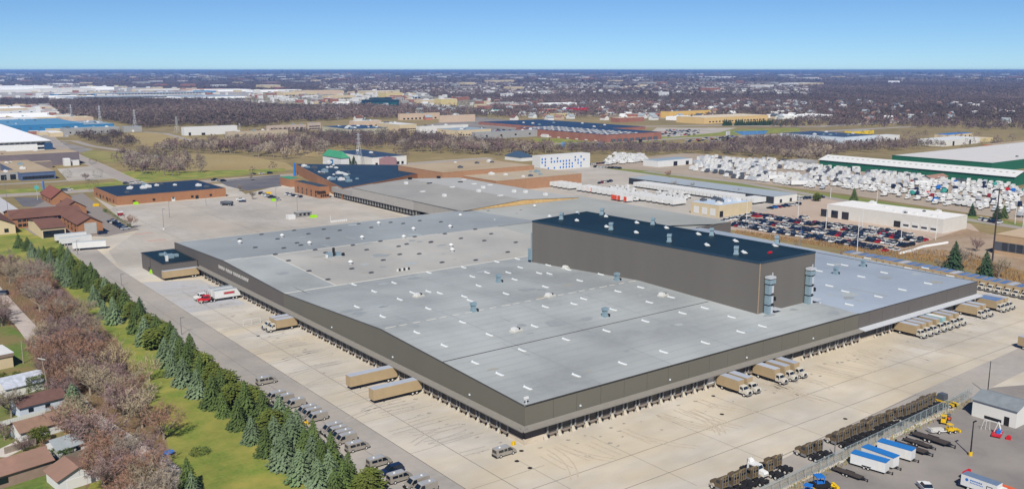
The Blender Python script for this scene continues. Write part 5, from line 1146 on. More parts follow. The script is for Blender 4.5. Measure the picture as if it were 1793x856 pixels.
for px, py, sx, sy, sz, mt_, n, lab, bx2 in [(50, 822, 9, 1.6, 2.4, SPR_G, 4200, 'long dark clipped hedge above the white fence', True), (62, 774, 1.5, 1.5, 3.4, PINE, 1300, 'left of the two round yellow-green shrubs', False), (76, 773, 1.6, 1.6, 3.7, PINE, 1400, 'right of the two round yellow-green shrubs', False), (66, 686, 2.4, 1.2, 4.2, PINE, 1900, 'tall green hedge block behind the utility pole', True), (10, 674, 1.0, .9, 3.6, PINE, 800, 'first columnar shrub from the left edge', False), (28, 673, 1.0, .9, 3.8, PINE, 800, 'columnar shrub in front of the flat white house', False), (36, 672, .9, .9, 3.6, PINE, 700, 'columnar shrub nearest the garden path', False), (2, 674, 1, .9, 3.4, PINE, 700, 'columnar shrub cut by the left edge', False), (158, 768, 2.2, 2, 3, SPR_G, 1200, 'dark green bush at the corner of the grey-roofed garage', False), (90, 697, 1.1, 1.1, 1.8, PINE, 500, 'small yellow-green bush by the utility pole', False), (350, 795, 2.4, 1.8, 1.6, SPR_G, 600, 'low green bush at the lawn edge of the wood', False), (118, 312, 4, 4, 7, DKPINE, 700, 'dark round tree on the verge by the offices, left', False), (172, 312, 4.5, 4.5, 8, DKPINE, 700, 'dark round tree on the verge near the junction', False), (163, 333, 5, 4, 8, DKPINE, 800, 'dark green tree at the corner of the brick building', False), (163, 288, 4, 4, 6, DKPINE, 600, 'dark round tree by the white cube building', False)]:
    leafy('hedge' if bx2 else 'shrub', lab, 'hedge' if bx2 else 'shrub', G(px, py), sx, sy, sz, mt_, n, .25 if bx2 else 0, bx2)
a = G(183, 370); c = G(228, 399); L_ = math.dist(a, c); leafy('hedge', 'long clipped hedge between the motel parking and the yard', 'hedge', ((a[0]+c[0])/2, (a[1]+c[1])/2), L_/2, .8, 1.6, SPR_G, 2600, math.atan2(c[1]-a[1], c[0]-a[0]), True)
def upole(px, py, top, label, cross=True, lean=0):
    x_, y_ = G(px, py); h = hgt((x_, y_), top); o = empty('utility_pole', label, 'utility pole', (x_, y_, 0), .5)
    B().tube((0, 0, 0), (lean, 0, h), .16, .1, 7).build('pole', M('pole_wood', '#8e8478', .9, .1, 1), o)
    if cross: B().box(lean-.08, -1.4, h-.7, lean+.08, 1.4, h-.5).build('cross_arm', SEAM, o)
upole(86, 690, 622, 'leaning utility pole with a cross arm behind the hedge', True, -1.2); upole(41, 636, 596, 'utility pole with a transformer beside the flat house', False); upole(3, 565, 545, 'thin pole at the left edge by the path', False)
x_, y_ = G(4, 516); cr = make_car('suv', True, GREYP); cr.put((x_, y_, .04), 2.4, 'dark grey car on the path at the left edge')
x_, y_ = G(185, 825); thing(B().box(-.4, -.3, 0, .4, .3, 1.0).q([(-.4, -.3, 1), (.4, -.3, 1), (.4, .3, 1.3), (-.4, .3, 1.3)]), 'toy_slide', GREENR, 'green and white plastic slide on the garden lawn', 'slide', (x_, y_, .02))
x_, y_ = G(296, 795); thing(B().tube((0, 0, .5), (0, 0, .65), 1.2, k=14).tube((-1, 0, 0), (-1, 0, .55), .05).tube((1, 0, 0), (1, 0, .55), .05), 'trampoline', [BLUEP], 'small blue trampoline under the bare trees', 'trampoline', (x_, y_, .02))
x_, y_ = G(120, 826); o = thing(B().tube((0, 0, 0), (0, 0, 1.1), 2.6, k=20).tube((0, 0, 1.1), (0, 0, 1.16), 2.5, k=20, mi=1), 'round_pool', [GREYP, M('pool_cover', '#2d3b40', .5, .1, 1)], 'round covered pool beside the brown-roofed garage', 'pool', (x_, y_, .02))
# ================================================================ BUILDINGS AND LOTS BEHIND
FOOT = []
def grow(fp, d):
    cx_ = sum(p[0] for p in fp)/4; cy_ = sum(p[1] for p in fp)/4
    return [(p[0]+(d if p[0] > cx_ else -d), p[1]+(d if p[1] > cy_ else -d)) for p in fp]
def bd(label, cat, fp, ytop, wall, roof, wins=(), doors=(), units=0, h=None, parapet=.5, name='building', group=None, trim=None, sky_n=0):
    A = fp[0]; h = h or hgt(A, ytop); L = [(p[0]-A[0], p[1]-A[1]) for p in fp]; FOOT.append(grow(fp, 4))
    o = empty(name, label, cat, (A[0], A[1], 0), 0, group)
    B().prism(L, 0, h).build('wall', wall, o)
    cx_, cy_ = sum(p[0] for p in L)/4, sum(p[1] for p in L)/4
    sh_ = lambda s: [(cx_+(p[0]-cx_)*s, cy_+(p[1]-cy_)*s) for p in L]
    B().prism(sh_(1.0+.002), h+.02, h+.3).build('roof', trim or wall, o); B().prism(sh_(.985), h+.3, h+.36).build('roof_deck', roof, o)
    for (f, n, w_, hh, z, *r) in wins:
        a, c = (L[0], L[1]) if f == 0 else (L[3], L[0]); rr = r[0] if r else 1; mat = r[1] if len(r) > 1 else GLASS
        facewin(o, a, c, n, w_, hh, z, mat, rows=rr)
    for (f, t, w_, hh, mat) in doors:
        a, c = (L[0], L[1]) if f == 0 else (L[3], L[0]); facewin(o, a, c, 1, w_, hh, 0, mat, 'door', t-.01, t+.01)
    rn_ = random.Random(label)
    for k in range(units):
        u, v = rn_.uniform(.1, .9), rn_.uniform(.12, .88); p = (L[0][0]+(L[1][0]-L[0][0])*u+(L[3][0]-L[0][0])*v, L[0][1]+(L[1][1]-L[0][1])*u+(L[3][1]-L[0][1])*v); s_ = rn_.uniform(.8, 2.2)
        B().box(-s_, -s_*.7, 0, s_, s_*.7, s_*.7).box(-s_*.6, -s_*.4, s_*.7, s_*.2, s_*.4, s_).build('roof_unit', rn_.choice((WHITE, GALV, WHITE, GREYP)), o, (p[0], p[1], h+.36))
    return o
def hipbld(label, fp, he, hr, wall, roof, ax_='x', cat='building', name='building', wins=(), ov=.6, hip=False):
    A = fp[0]; FOOT.append(grow(fp, 3)); lx, ly = math.dist(fp[0], fp[1]), math.dist(fp[0], fp[3]); an_ = math.atan2(fp[1][1]-A[1], fp[1][0]-A[0])
    o = empty(name, label, cat, (A[0], A[1], 0), an_); w_, r_ = B(), B()
    if hip:
        w_.box(0, 0, 0, lx, ly, he); e = he-.15; x0, x1, y0, y1 = -ov, lx+ov, -ov, ly+ov; m_ = min(lx, ly)/2
        a, b = ((m_, ly/2, hr), (lx-m_, ly/2, hr)) if lx > ly else ((lx/2, m_, hr), (lx/2, ly-m_, hr))
        c = [(x0, y0, e), (x1, y0, e), (x1, y1, e), (x0, y1, e)]
        if lx > ly: r_.q([c[0], c[1], b, a]).q([c[1], c[2], b]).q([c[2], c[3], a, b]).q([c[3], c[0], a])
        else: r_.q([c[0], c[1], a]).q([c[1], c[2], b, a]).q([c[2], c[3], b]).q([c[3], c[0], a, b])
        r_.q(c[::-1])
    else:
        b = B().gable(0, 0, lx, ly, 0, he, hr, ax_, 0, 1, ov=ov)
        for f, m in zip(b.f, b.m):
            t = w_ if m == 0 else r_; n = len(t.v); t.v += [b.v[i] for i in f]; t.f.append(tuple(range(n, n+len(f)))); t.m.append(0)
    w_.build('wall', wall, o); r_.build('roof', roof, o)
    for (f, n, ww, hh, z, *r) in wins:
        a, c = ((0, 0), (lx, 0)) if f == 0 else ((0, ly), (0, 0)); facewin(o, a, c, n, ww, hh, z, r[1] if len(r) > 1 else GLASS, rows=r[0] if r else 1)
    return o
DG = DKASPH
# ---- brick building and motel
brk = bd('long low orange brick building with a navy roof', 'building', corner(205, 360, 165, 396), 345, BRICK, M('navy_roof2', '#1c2d40', .6, .08, .2), [(0, 5, 1.6, 1.4, 1.2, 1, CHAS), (3, 6, 1.8, 1.6, 1.2, 1, CHAS)], [(0, .5, 2.2, 2.4, WHITE), (0, .72, 2, 2.4, CHAS), (3, .3, 2, 2.4, CHAS), (3, .62, 2, 2.4, CHAS)], 11)
hipbld('front motel wing with a brown gable end and skylit roof', corner(138, 413, 110, 181), 6.0, 9.2, BRICK, BRNROOF, 'y', 'motel', 'motel_wing', [(0, 1, 6, 6, .4, 1, M('stone_panel', '#9c9a95', .9, .08, .5)), (3, 4, 1.6, 1.6, 1.2), (3, 4, 1.4, 1.4, 3.8)])
hipbld('long motel wing with a brown roof running behind the front one', corner(24, 401, 8, 146), 5.5, 8.5, BRICK, BRNROOF, 'x', 'motel', 'motel_wing', [(0, 14, 1.8, 1.6, 3.6), (0, 14, 1.8, 1.6, .9)])
hipbld('low motel wing with pale posts beside the dark spruces', corner(74, 418, 50, 116), 5.2, 7.2, CREAM, BRNROOF, 'x', 'motel', 'motel_wing', [(0, 6, 1.8, 3.6, .3)])
hipbld('motel wing with a brown roof at the left edge', corner(-30, 414, -60, 28), 5.0, 8.6, CREAM, BRNROOF, 'y', 'motel', 'motel_wing', [(0, 2, 2, 2, 1)])
hipbld('motel restaurant with a pale gable facing the yard', corner(112, 378, 100, 152), 4.4, 8.2, BRICK, BRNROOF, 'y', 'motel', 'motel_wing', [(3, 3, 1.6, 1.6, 1)])
hipbld('motel reception with a brown roof nearest the street', corner(91, 359, 72, 126), 4.4, 9, BRICK, M('red_brown_shingle', '#74463b', .9, .12, .6), 'y', 'motel', 'motel_wing', [(3, 3, 1.6, 1.6, 1), (0, 1, 2, 2.2, .2)])
bd('flat pale-roofed hall at the left edge by the motel', 'hall', corner(18, 390, -60, 50), 381, WHITEW, M('pale_membrane', '#a9a9ab', .7, .05, .2), units=3)
pole(78, 345, 317, 'blue and white motel sign pylon by the street', BLUEP, head=False, r=.7, name='sign_pylon')
sp_ = pole(66, 350, 322, 'pale sign on twin posts beside the blue pylon', SEAM, head=False, name='sign_pylon'); B().box(-1.2, -.2, 7, 1.2, .2, 9.5).build('sign_panel', M('teal_sign', '#4aa3a0', .5, .1, 1), sp_)
pole(17, 400, 310, 'tall thin lamp post at the left edge behind the motel', CHROME)
BRW = M('bright_white_cladding', '#e6e6e4', .6, .03, .02)
# ---- upper left industry
o = bd('large white hall with a low curved roof at the left edge', 'hall', corner(-60, 269, -240, 91), 253, M('white_siding', '#cfd0d0', .6, .04, .3), M('white_membrane', '#dcdddf', .6, .04, .2), [(0, 14, 3, 1.0, 7.2, 1, GREYP)])
fpw = corner(-60, 269, -240, 91)
a0 = hgt(fpw[0], 253)
b = B(); L_ = [(p[0]-fpw[0][0], p[1]-fpw[0][1]) for p in fpw]; ly_ = math.dist(fpw[0], fpw[3])
for k in range(8):
    v0, v1 = k/8, (k+1)/8; z0, z1 = [a0+.4+6*math.sin(math.pi*v) for v in (v0, v1)]
    q = lambda u, v, z: (L_[0][0]+(L_[1][0]-L_[0][0])*u+(L_[3][0]-L_[0][0])*v, L_[0][1]+(L_[1][1]-L_[0][1])*u+(L_[3][1]-L_[0][1])*v, z)
    b.q([q(0, v0, z0), q(1, v0, z0), q(1, v1, z1), q(0, v1, z1)]); b.q([q(1, v0, a0), q(1, v1, a0), q(1, v1, z1), q(1, v0, z0)])
b.build('curved_roof', M('white_membrane', ''), o)
for (px, w_, h_) in ((79, 9, 6),): 
    x_, y_ = G(84, 262); B().box(-4, -.3, 0, 4.5, 0, 7).build('glass_entrance', M('entrance_glass', '#24466b', .2, .1, .5, spec=.7), o, (run(fpw[0], (1, 0), 85), 0, 0))
for k, px in enumerate((69, 75)):
    for z in (1.2, 5.4): B().box(-1.6, -.3, 0, 1.6, 0, 2.2).build('window', CHAS, o, (run(fpw[0], (1, 0), px), 0, z))
bd('long dark mauve warehouse with a tan roof left of the meadow', 'warehouse', block(-70, 299, 140, 42), 277, M('mauve_wall', '#6b6266', .8, .06, .2), TANROOF2, units=5)
bd('small white cube store in front of the mauve warehouse', 'store', block(113, 291, 124, 6), 279, WHITE, BRW)
bd('low white and grey store beside the small white cube', 'store', block(128, 290, 139, 7), 281, WHITE, GREYP)
bd('low dark-walled annex in front of the mauve warehouse', 'building', block(2, 299, 92, 9), 288, TAUPE, TANROOF2, units=3)
bd('office block with blue-grey walls along the left verge', 'office', corner(37, 317, -40, 98), 304, M('slate_wall', '#4b5a77', .6, .1, .3), TANROOF2, [(0, 9, 3, 2.2, 1)], units=7)
bd('entrance block with white columns beside the slate offices', 'office', block(-40, 319, 36, 18), 306, GREY, TANROOF2, [(0, 4, 4, 4, .3)], units=4)
bd('long bright blue factory beyond the white hall', 'factory', corner(16, 233, -20, 147), 221, BLUEW, M('blue_grey_roof', '#4f7fa0', .6, .08, .1), [(0, 6, 4, 1, 5, 1, GREYP)], units=6)
bd('second blue factory roof with white stacks', 'factory', corner(140, 226, 110, 200), 219, BLUEW, M('grey_roof3', '#7f8d98', .7, .08, .1), units=9)
bd('grey plant with pale walls in front of the blue factory', 'factory', corner(112, 237, 106, 210), 226, GREY, M('grey_roof3', ''), [(0, 8, 2, 2, 2)], units=6)
bd('small grey store with a white door by the meadow', 'store', corner(217, 232, 212, 249), 223, GREY, M('grey_roof3', ''), [(0, 1, 3, 3, 0, 1, WHITE)])
bd('pale shed with a blue stripe left of the grey plant', 'store', block(88, 240, 111, 15), 233, CREAM, BRW)
bd('white flat warehouse at the edge of the bare wood', 'warehouse', corner(323, 238, 318, 416), 224, WHITE, WHITE, doors=[(0, .1, 3, 4, CHAS), (0, .35, 5, 3, CHAS)])
bd('low white warehouse beyond the blue factory, left end', 'warehouse', block(-40, 222, 73, 90), 213, BRW, WHITE, units=4)
bd('cream warehouse behind the low white one', 'warehouse', block(28, 213, 104, 90), 207, CREAM, BRW, units=4)
bd('tan warehouse beside the bare wood', 'warehouse', block(110, 214, 164, 50), 207, M('pinkish_wall', '#b5a08a', .8, .05, .1), CREAM, units=3)
bd('white slab tower block rising from the white roofs', 'tower', block(64, 203, 72, 18), 189, WHITE, BRW)
bd('wide white warehouse below the tower block', 'warehouse', block(-60, 207, 83, 110), 201, BRW, WHITE, units=5)
bd('low cream warehouse at the left edge behind the tower', 'warehouse', block(-60, 199, 49, 100), 192, CREAM, BRW, units=3)
BRW = M('bright_white_cladding', '#e6e6e4', .6, .03, .02)
# far factories on the left horizon side
for i, (px, py, pxr, dep, top, wl_, rf_, lab) in enumerate([
    (-40, 158, 58, 420, 153.5, BRW, BRW, 'very large white factory near the left horizon'), (-40, 163, 110, 300, 158.5, WHITEW, BRW, 'second white factory in front of the very large one'),
    (60, 157, 92, 300, 152, BRW, BRW, 'white factory block right of the very large one'), (100, 150.5, 140, 260, 147.5, BRW, BRW, 'small white factory farthest left on the plain'),
    (75, 162, 168, 300, 157, WHITEW, WHITEW, 'grey-white assembly hall in the far left'), (160, 158, 200, 200, 153, BRW, BRW, 'white office block near the far assembly hall'),
    (98, 169, 168, 90, 166, M('far_blue', '#2c6f9e', .6, .05, .02), WHITEW, 'long hall with a bright blue top edge'), (75, 171.5, 165, 60, 169, BRW, BRW, 'low white hall before the blue edged one'),
    (124, 175, 330, 210, 172.6, BRW, M('far_grey_roof', '#8d97a1', .7, .06, .01), 'immense assembly plant with a grey roof, left half'), (318, 174, 432, 230, 170.8, BRW, M('far_grey_roof', ''), 'immense assembly plant, right half with white wall'),
    (170, 168, 385, 190, 165.5, WHITEW, M('far_grey_roof', ''), 'long hall behind the immense assembly plant'), (352, 163, 378, 90, 160, M('far_blue', ''), M('far_blue', ''), 'small blue hall behind the immense plant'),
    (380, 161, 440, 150, 157.5, BRW, WHITEW, 'row of white stores right of the small blue hall'), (440, 162, 528, 60, 158.5, BRW, BRW, 'long white shop behind the bare wood'),
    (245, 159, 345, 120, 156.5, WHITEW, CREAM, 'pale warehouse row behind the long hall'), (330, 160, 400, 90, 156.8, M('pinkish_wall', ''), M('brick_far', '#a06a58', .8, .1, .02), 'reddish store cluster behind the long hall'),
    (496, 170, 555, 50, 162.5, CREAM, CREAM, 'cream store left of the glass offices'), (530, 167, 600, 60, 159.5, M('pinkish_wall', ''), CREAM, 'pale pink store behind the cream one'), (575, 176, 622, 40, 168.5, CREAM, CREAM, 'cream office with dark centre windows'), (595, 183.5, 650, 40, 179.5, BRW, BRW, 'low white shed left of the glass offices'),
    (640, 165, 700, 60, 160, CREAM, WHITEW, 'cream store right behind the glass offices'), (676, 172, 705, 50, 163, M('yellowish_wall', '#b8a878', .8, .05, .05), CREAM, 'yellowish block right behind the glass offices'), (700, 175, 745, 40, 171.5, WHITEW, M('far_blue_roof', '#4b6f9a', .6, .06, .02), 'blue-roofed shop on the far road'),
    (905, 166, 940, 60, 162.5, BRW, BRW, 'bright white store among far houses'), (740, 184, 775, 40, 176, CREAM, WHITEW, 'apartment block with white gables, left'), (772, 185, 800, 30, 174, M('yellowish_wall', ''), WHITEW, 'yellow apartment block with a pale gable'),
    (878, 187, 912, 60, 181, WHITEW, GREY, 'grey-roofed store on the far road'), (900, 190, 925, 30, 184, M('brick_far', ''), WHITEW, 'small brick store beside the grey-roofed one'), (858, 199.5, 882, 30, 194, BRW, M('teal_roof', '#5aa892', .6, .06, .1), 'filling station with a green-edged white roof'),
    (926, 184, 944, 20, 179, BRICKR, M('red_roof', '#8e4a3a', .8, .08, .1), 'small red-roofed building far behind the mall'), (960, 188, 1010, 40, 182, BRW, BRW, 'long white store behind the orange shops'), (954, 197, 980, 22, 192, ORANGE, M('pinkish_wall', ''), 'orange shop on the far road'), (1003, 198, 1030, 22, 190, RED, REDC, 'bright red restaurant block on the far road'), (930, 203, 962, 18, 198.5, CREAM, WHITEW, 'cream shop before the orange one'), (975, 206, 1008, 20, 200, M('yellowish_wall', ''), CREAM, 'yellowish restaurant before the red block'),
    (985, 199, 1003, 22, 193, M('pinkish_wall', ''), BLUEP, 'pink shop left of the red restaurant'), (1055, 202, 1088, 20, 199, WHITEW, BRW, 'low white shop right of the red restaurant'), (1085, 215, 1128, 22, 207.5, BRICKR, M('pinkish_wall', ''), 'brick bank with arched pale front'), (1110, 207, 1158, 24, 200.5, M('brick_far', ''), GREY, 'arcaded brick shops beyond the bank'), (1120, 198, 1155, 30, 193, WHITEW, BLKROOF2, 'dark-roofed hotel beyond the arcade'),
    (1172, 207, 1244, 22, 196, M('yellow_wall', '#c6a35c', .8, .05, .1), M('brown_flat', '#6e5f58', .8, .08, .1), 'yellow three-storey hotel with a brown roof'), (1196, 212, 1234, 40, 206, BRW, BRW, 'white flat store below the yellow hotel'), (1233, 217.5, 1345, 60, 207, M('sand_wall', '#c2a672', .8, .05, .1), M('sand_roof', '#bdb09a', .8, .05, .1), 'long sand-coloured store behind the row of conifers'),
    (1391, 209, 1410, 60, 203, BRW, BRW, 'white gabled church hall by the green'), (1416, 210, 1458, 50, 203.5, BRW, BRW, 'white store right of the church hall'),
    (1600, 124.5, 1632, 900, 121.6, WHITEW, WHITEW, 'pale blocks of a distant town on the horizon'), (1626, 126, 1652, 900, 124, M('far_brown', '#8a7b78', .8, .05, .02), WHITEW, 'brownish blocks of the distant town'), (832, 130, 868, 500, 127.6, BRW, BRW, 'white hall close to the horizon, centre'), (1263, 138, 1290, 300, 134.5, BRW, BRW, 'white school far on the right plain'), (1080, 137.5, 1100, 250, 134.8, BRW, BRW, 'white roofs far behind the mall'), (1408, 139, 1442, 200, 136.5, BRW, BRW, 'long white hall in the far right'), (1405, 151, 1442, 130, 146, CREAM, WHITEW, 'cream halls in front of the long far right hall'), (1570, 147, 1575, 60, 142, BRW, BRW, 'lone white tower block in the right-hand woods')]):
    bd(lab, 'building', block(px, py, pxr, dep), top, wl_, rf_, [(0, max(3, int((pxr-px)/6)), 4 if py > 180 else 9, (2 if py > 180 else 4), 2)] if py > 165 and pxr-px > 20 and i % 2 == 0 else (), units=3 if py > 170 else 0)
# glass office
o = bd('dark teal glass office building in the distance', 'office', block(649, 187.5, 699, 45), 176, TEALG, BLKROOF2, [(0, 16, 4.0, 2.0, 1.2, 3, M('teal_pane', '#1f5a60', .1, .1, .2, spec=.9))]); 
bd('upper storey block of the dark teal office', 'office', block(655, 185, 686, 25), 172, TEALG, BLKROOF2)
# ---- office park, middle distance
for (px, py, xl_, xr_, top, wl_, rf_, wins, un, lab) in [
    (468, 229, 466, 536, 221, TANWALL, TANWALL, [(0, 8, 3, 1.6, 1.5)], 2, 'low pinkish office at the edge of the wood'), (400, 248, 395, 505, 232, M('beige_wall', '#a79a84', .85, .06, .2), TANROOF2, [(0, 5, 3, 2, 1)], 4, 'wide beige warehouse behind bare trees, left centre'),
    (540, 228, 538, 562, 216, TANWALL, GREY, [(0, 4, 4, 1.4, 1.2, 2)], 1, 'two-storey office with ribbon windows'), (612, 238, 564, 680, 227, M('pale_green_wall', '#a3a08c', .85, .05, .2), M('navy_roof3', '#27415f', .6, .1, .3), [], 16, 'pale walled plant with many units on a navy roof'),
    (620, 226, 612, 668, 213, M('pinkish_wall', ''), WHITE, [(0, 4, 5, 3, 2)], 3, 'white-roofed plant behind the navy-roofed one'), (700, 233, 660, 730, 219, CREAM, WHITE, [(0, 9, 2, 1.6, 4), (0, 9, 2, 1.6, 1)], 4, 'cream office with two rows of small windows'),
    (735, 235, 728, 820, 222, WHITEW, GREY, [(0, 8, 2.4, 1.5, 1.5)], 5, 'white workshop with a grey roof, centre'), (800, 240, 765, 860, 229, CREAM, M('grey_roof3', ''), [(0, 10, 2, 1.6, 1.5)], 6, 'cream workshop right of the white one'),
    (832, 245, 826, 946, 233, GREY, M('grey_roof3', ''), [(0, 4, 3, 2, 3)], 3, 'wide grey warehouse left of the mall'), (700, 211, 697, 770, 200, M('pinkish_wall', ''), TANROOF2, [(0, 9, 4, 2.5, 1)], 4, 'pinkish office with dark doorways'), (770, 215, 768, 832, 203, M('pinkish_wall', ''), GREY, [], 2, 'plain pinkish warehouse beside the dark parking')]:
    bd(lab, 'building', corner(px, py, xl_, xr_), top, wl_, rf_, wins, units=un)
o = bd('long white office with a navy roof and mauve central porch', 'office', corner(652, 292, 579, 712), 277, WHITEW, M('navy_roof4', '#2b3c52', .6, .1, .3), [(0, 7, 2.4, 2.6, .6)], units=3)
fp = corner(652, 292, 579, 712); bx0 = run(fp[0], (1, 0), 664); bx1 = run(fp[0], (1, 0), 692)
B().side([(bx0, 0), (bx1, 0), (bx1, 7), ((bx0+bx1)/2, 8.6), (bx0, 7)], -2.5, 0, 0).build('porch', M('mauve_tile', '#8d6f72', .8, .1, .5), o)
# ---- black-roofed office with green trims and rear extension
ro = bd('wide flat building covered by a black roof dotted with units', 'building', [G(600, 350), (190.0, 411.0), G(800, 306), G(516, 303)], 0, BRICK, M('black_roof5', '#1b2f42', .65, .12, .15, '#263b4d', .05, .7), h=7.4, units=34)
o = bd('brick office front with arched top and dark entrance', 'office', corner(560, 348, 516, 577), 330, BRICK, BLKROOF2, [(0, 4, 1.2, 1.6, 1), (3, 5, 1.6, 1.8, 3), (3, 5, 1.4, 1.8, .6)], h=7.8)
B().prism([(-1, -1), (4, -1), (4, 3), (-1, 3)], 4.2, 5.0).build('entrance_canopy', CHAS, o)
o = bd('brick office wing with a green roof edge', 'office', corner(508, 328, 491, 524), 314, BRICK, GREENR, trim=GREENR)
o = hipbld('green hip roof pavilion standing on the black roof', corner(598, 303, 566, 612), 9.5, 14.5, WHITE, GREENR, hip=True, wins=[(3, 1, 5, 4, 3, 1, BLUEW)])
o.location.z = 3
pole(516, 308, 285, 'blue and white sign pylon by the green-edged office', BLUEP, head=False, r=.9, name='sign_pylon')
# rear extension of the warehouse
RH = 12.0; c0 = (153.5, 251.5); x1 = 233.0; y1 = 411.0
rx = empty('rear_warehouse', 'pale grey rear warehouse with a dock row facing the parking lot', 'warehouse', (*c0, 0)); FOOT.append([(150, 250), (236, 250), (236, 412), (150, 412)])
wy = [0, 128, 159.5]; zt_ = [RH, 10.6]
L2 = x1-c0[0]
B().box(0, 0, 4.2, L2, 128, 9.8).build('wall', M('rear_siding', '#8e8a84', .7, .05, .3, stretch=(1, 1, .1)), rx)
for k in range(11): B().box(-.12, 52+k*7.0+.05, 4.0, 0, 52+k*7.0+6.9, 9.6).build('wall_panel', M('rear_siding2', '#97938d', .7, .05, .3), rx)
B().box(-.1, 128.1, 3.8, 30, 159, 7.2).build('low_wing_wall', M('rear_siding', ''), rx)
B().box(1.2, 46, 0, 2.0, 158, 4.2).build('dock_wall', CHAS, rx); 
for k in range(31):
    ob('dock_door', DM, rx, (1.1, 48+k*3.5, 1.1), rz=-math.pi/2); ob('seal_post', PM, rx, (.9, 49.75+k*3.5, 1.0), rz=-math.pi/2)
b = B(); b.q([(-.3, -.3, 9.9), (42, -.3, 12.6), (42, 128, 12.6), (-.3, 128, 9.9)]).q([(-.3, -.3, 9.9), (-.3, 128, 9.9), (-.3, 128, 9.6), (-.3, -.3, 9.6)]).build('roof_slope', M('rear_roof_grey', '#83827f', .8, .05, .2, '#8f8d88', .03, .8), rx)
b = B(); b.q([(42, -.3, 12.6), (L2+4, -.3, 10.4), (L2+4, 128, 10.4), (42, 128, 12.6)]).build('roof_slope', M('rear_roof_pale', '#9b9b98', .8, .05, .2), rx)
b = B(); b.q([(0, 0, 8.6), (42, 0, 9.6), (42, 0, 12.55), (0, 0, 9.85)]).q([(42, 0, 9.6), (L2+4, 0, 9.3), (L2+4, 0, 10.35), (42, 0, 12.55)]).build('ochre_gable', ORANGEW, rx)
b = B(); b.box(0, -.5, 0, L2, -.2, 8.8).build('lower_gable', WALLT2, rx)
for k, (px, py) in enumerate([(718,317),(752,324),(711,323),(806,319),(768,312),(830,322),(838,339),(876,346),(846,331),(792,331),(900,337),(812,313),(920,337),(858,323),(778,343),(740,335),(955,341)]):
    x_, y_ = G(px, py, 11.5); xx = x_-c0[0]; z = 9.9+2.7*xx/42 if xx < 42 else 12.6-2.2*(xx-42)/(L2-38)
    (B().box(-1, -1, 0, 1, 1, 1.5) if k % 2 == 0 else B().box(-1.6, -.8, 0, 1.6, .8, .5)).build('roof_unit', CHAS if k in (0, 1, 3, 4) else WHITE, rx, (xx, y_-c0[1], z))
# ---- large tan complex behind
bd('large tan brick building with a gravel roof, upper block', 'building', corner(775, 330, 698, 935), 303, M('tan_brick', '#9a7558', .9, .07, .3), TANROOF2, [(3, 6, 2.2, 5, .3, 1, BRNSH)], units=5)
bd('lower block of the tan brick building with a pale base', 'building', corner(869, 337, 790, 1018), 318, M('tan_brick', ''), M('tan_roof2', '#9d917e', .9, .06, .1), [], units=9)
hipbld('small dark slate roof pavilion behind the tan building', corner(912, 283, 884, 934), 4, 8.5, WHITE, M('slate_roof', '#33475c', .7, .08, .3), 'x', hip=True)
o = bd('white wrapped apartment block dotted with blue windows', 'apartment block', corner(946, 300, 932, 1033), 275, WHITE, WHITE)
for r in range(4):
    for k in range(15):
        if random.random() < .42:
            B().box(-.7, -.2, 0, .7, 0, 1.5).build('window', BLUEP, o, (2+k*3.4, 0, 1.2+r*2.7)).rotation_euler.z = 0
# ---- freight terminal and its lots
fp = corner(1353, 357, 1101, 1394); A = fp[0]
tm = bd('long freight terminal with a grey roof and dark dock openings', 'terminal', fp, 348, M('terminal_dark', '#2b2e33', .8, .1, .3), M('terminal_roof', '#8f979e', .7, .05, .2), [(0, 1, 4, 3.4, 0, 1, CHAS)], trim=M('terminal_roof', ''), h=4.6)
fw = bd('white end office of the freight terminal', 'office', [(A[0]+1, A[1]-.5), (fp[1][0], A[1]-.5), (fp[1][0], A[1]+6), (A[0]+1, A[1]+6)], 0, WHITEW, GREY, [(0, 2, 2.4, 2.2, .2)], h=4.2)
tw_ = make_trailer(12.2, WHITE, WHITE, 'white_trailer', gear=False)
yy = A[1]+6; n = 0; ymax = fp[3][1]-3
while yy < ymax:
    t_ = (yy-A[1])/(ymax-A[1])
    if not (t_ > .86 and n % 3) and not (.1 < t_ < .16):
        tw_.put((A[0]-.8, yy, .03), PI, '%s white trailer from the near end of the freight terminal' % nth(n), 'white trailers backed to the freight terminal'); n += 1
    yy += 3.35
bd('pale workshop with three white doors and a blue-white roof', 'workshop', corner(1258, 381, 1209, 1316), 361, CREAM, M('bluewhite_roof', '#a4b2c2', .6, .08, .2), [(3, 3, 4.0, 4.2, .6, 1, WHITE)], [(0, .08, 3, 3.6, CHAS)], 7)
a = G(948, 325); c = G(1178, 361); n = 26
ORG = M('orange_red_door', '#c2492e', .5, .08, 1)
for k in range(n):
    t_ = k/(n-1); x_, y_ = a[0]+(c[0]-a[0])*t_, a[1]+(c[1]-a[1])*t_
    if k in (7, 16): continue
    tw_.put((x_+11, y_, .03), PI, '%s white trailer from the far end of the row behind the warehouse roof' % nth(k), 'white trailers parked behind the warehouse roof', {GREYP: ORG} if k % 6 == 3 else None)
for k, (px, py) in enumerate([(1072, 351), (1077, 352), (1083, 353), (1094, 355), (1029, 337), (1033, 338), (1039, 339)]):
    x_, y_ = G(px, py); o = thing(B().box(0, -1.2, .9, .3, 1.2, 3.9), 'freight_container', ORG, ['first', 'second', 'third', 'separate fourth', 'first rear', 'second rear', 'third rear'][k]+' orange-red container end in the freight yard', 'container', (x_, y_, .03), 0); 
    B().box(.3, -1.2, .9, 6, 1.2, 3.9).build('container_body', WHITE, o)
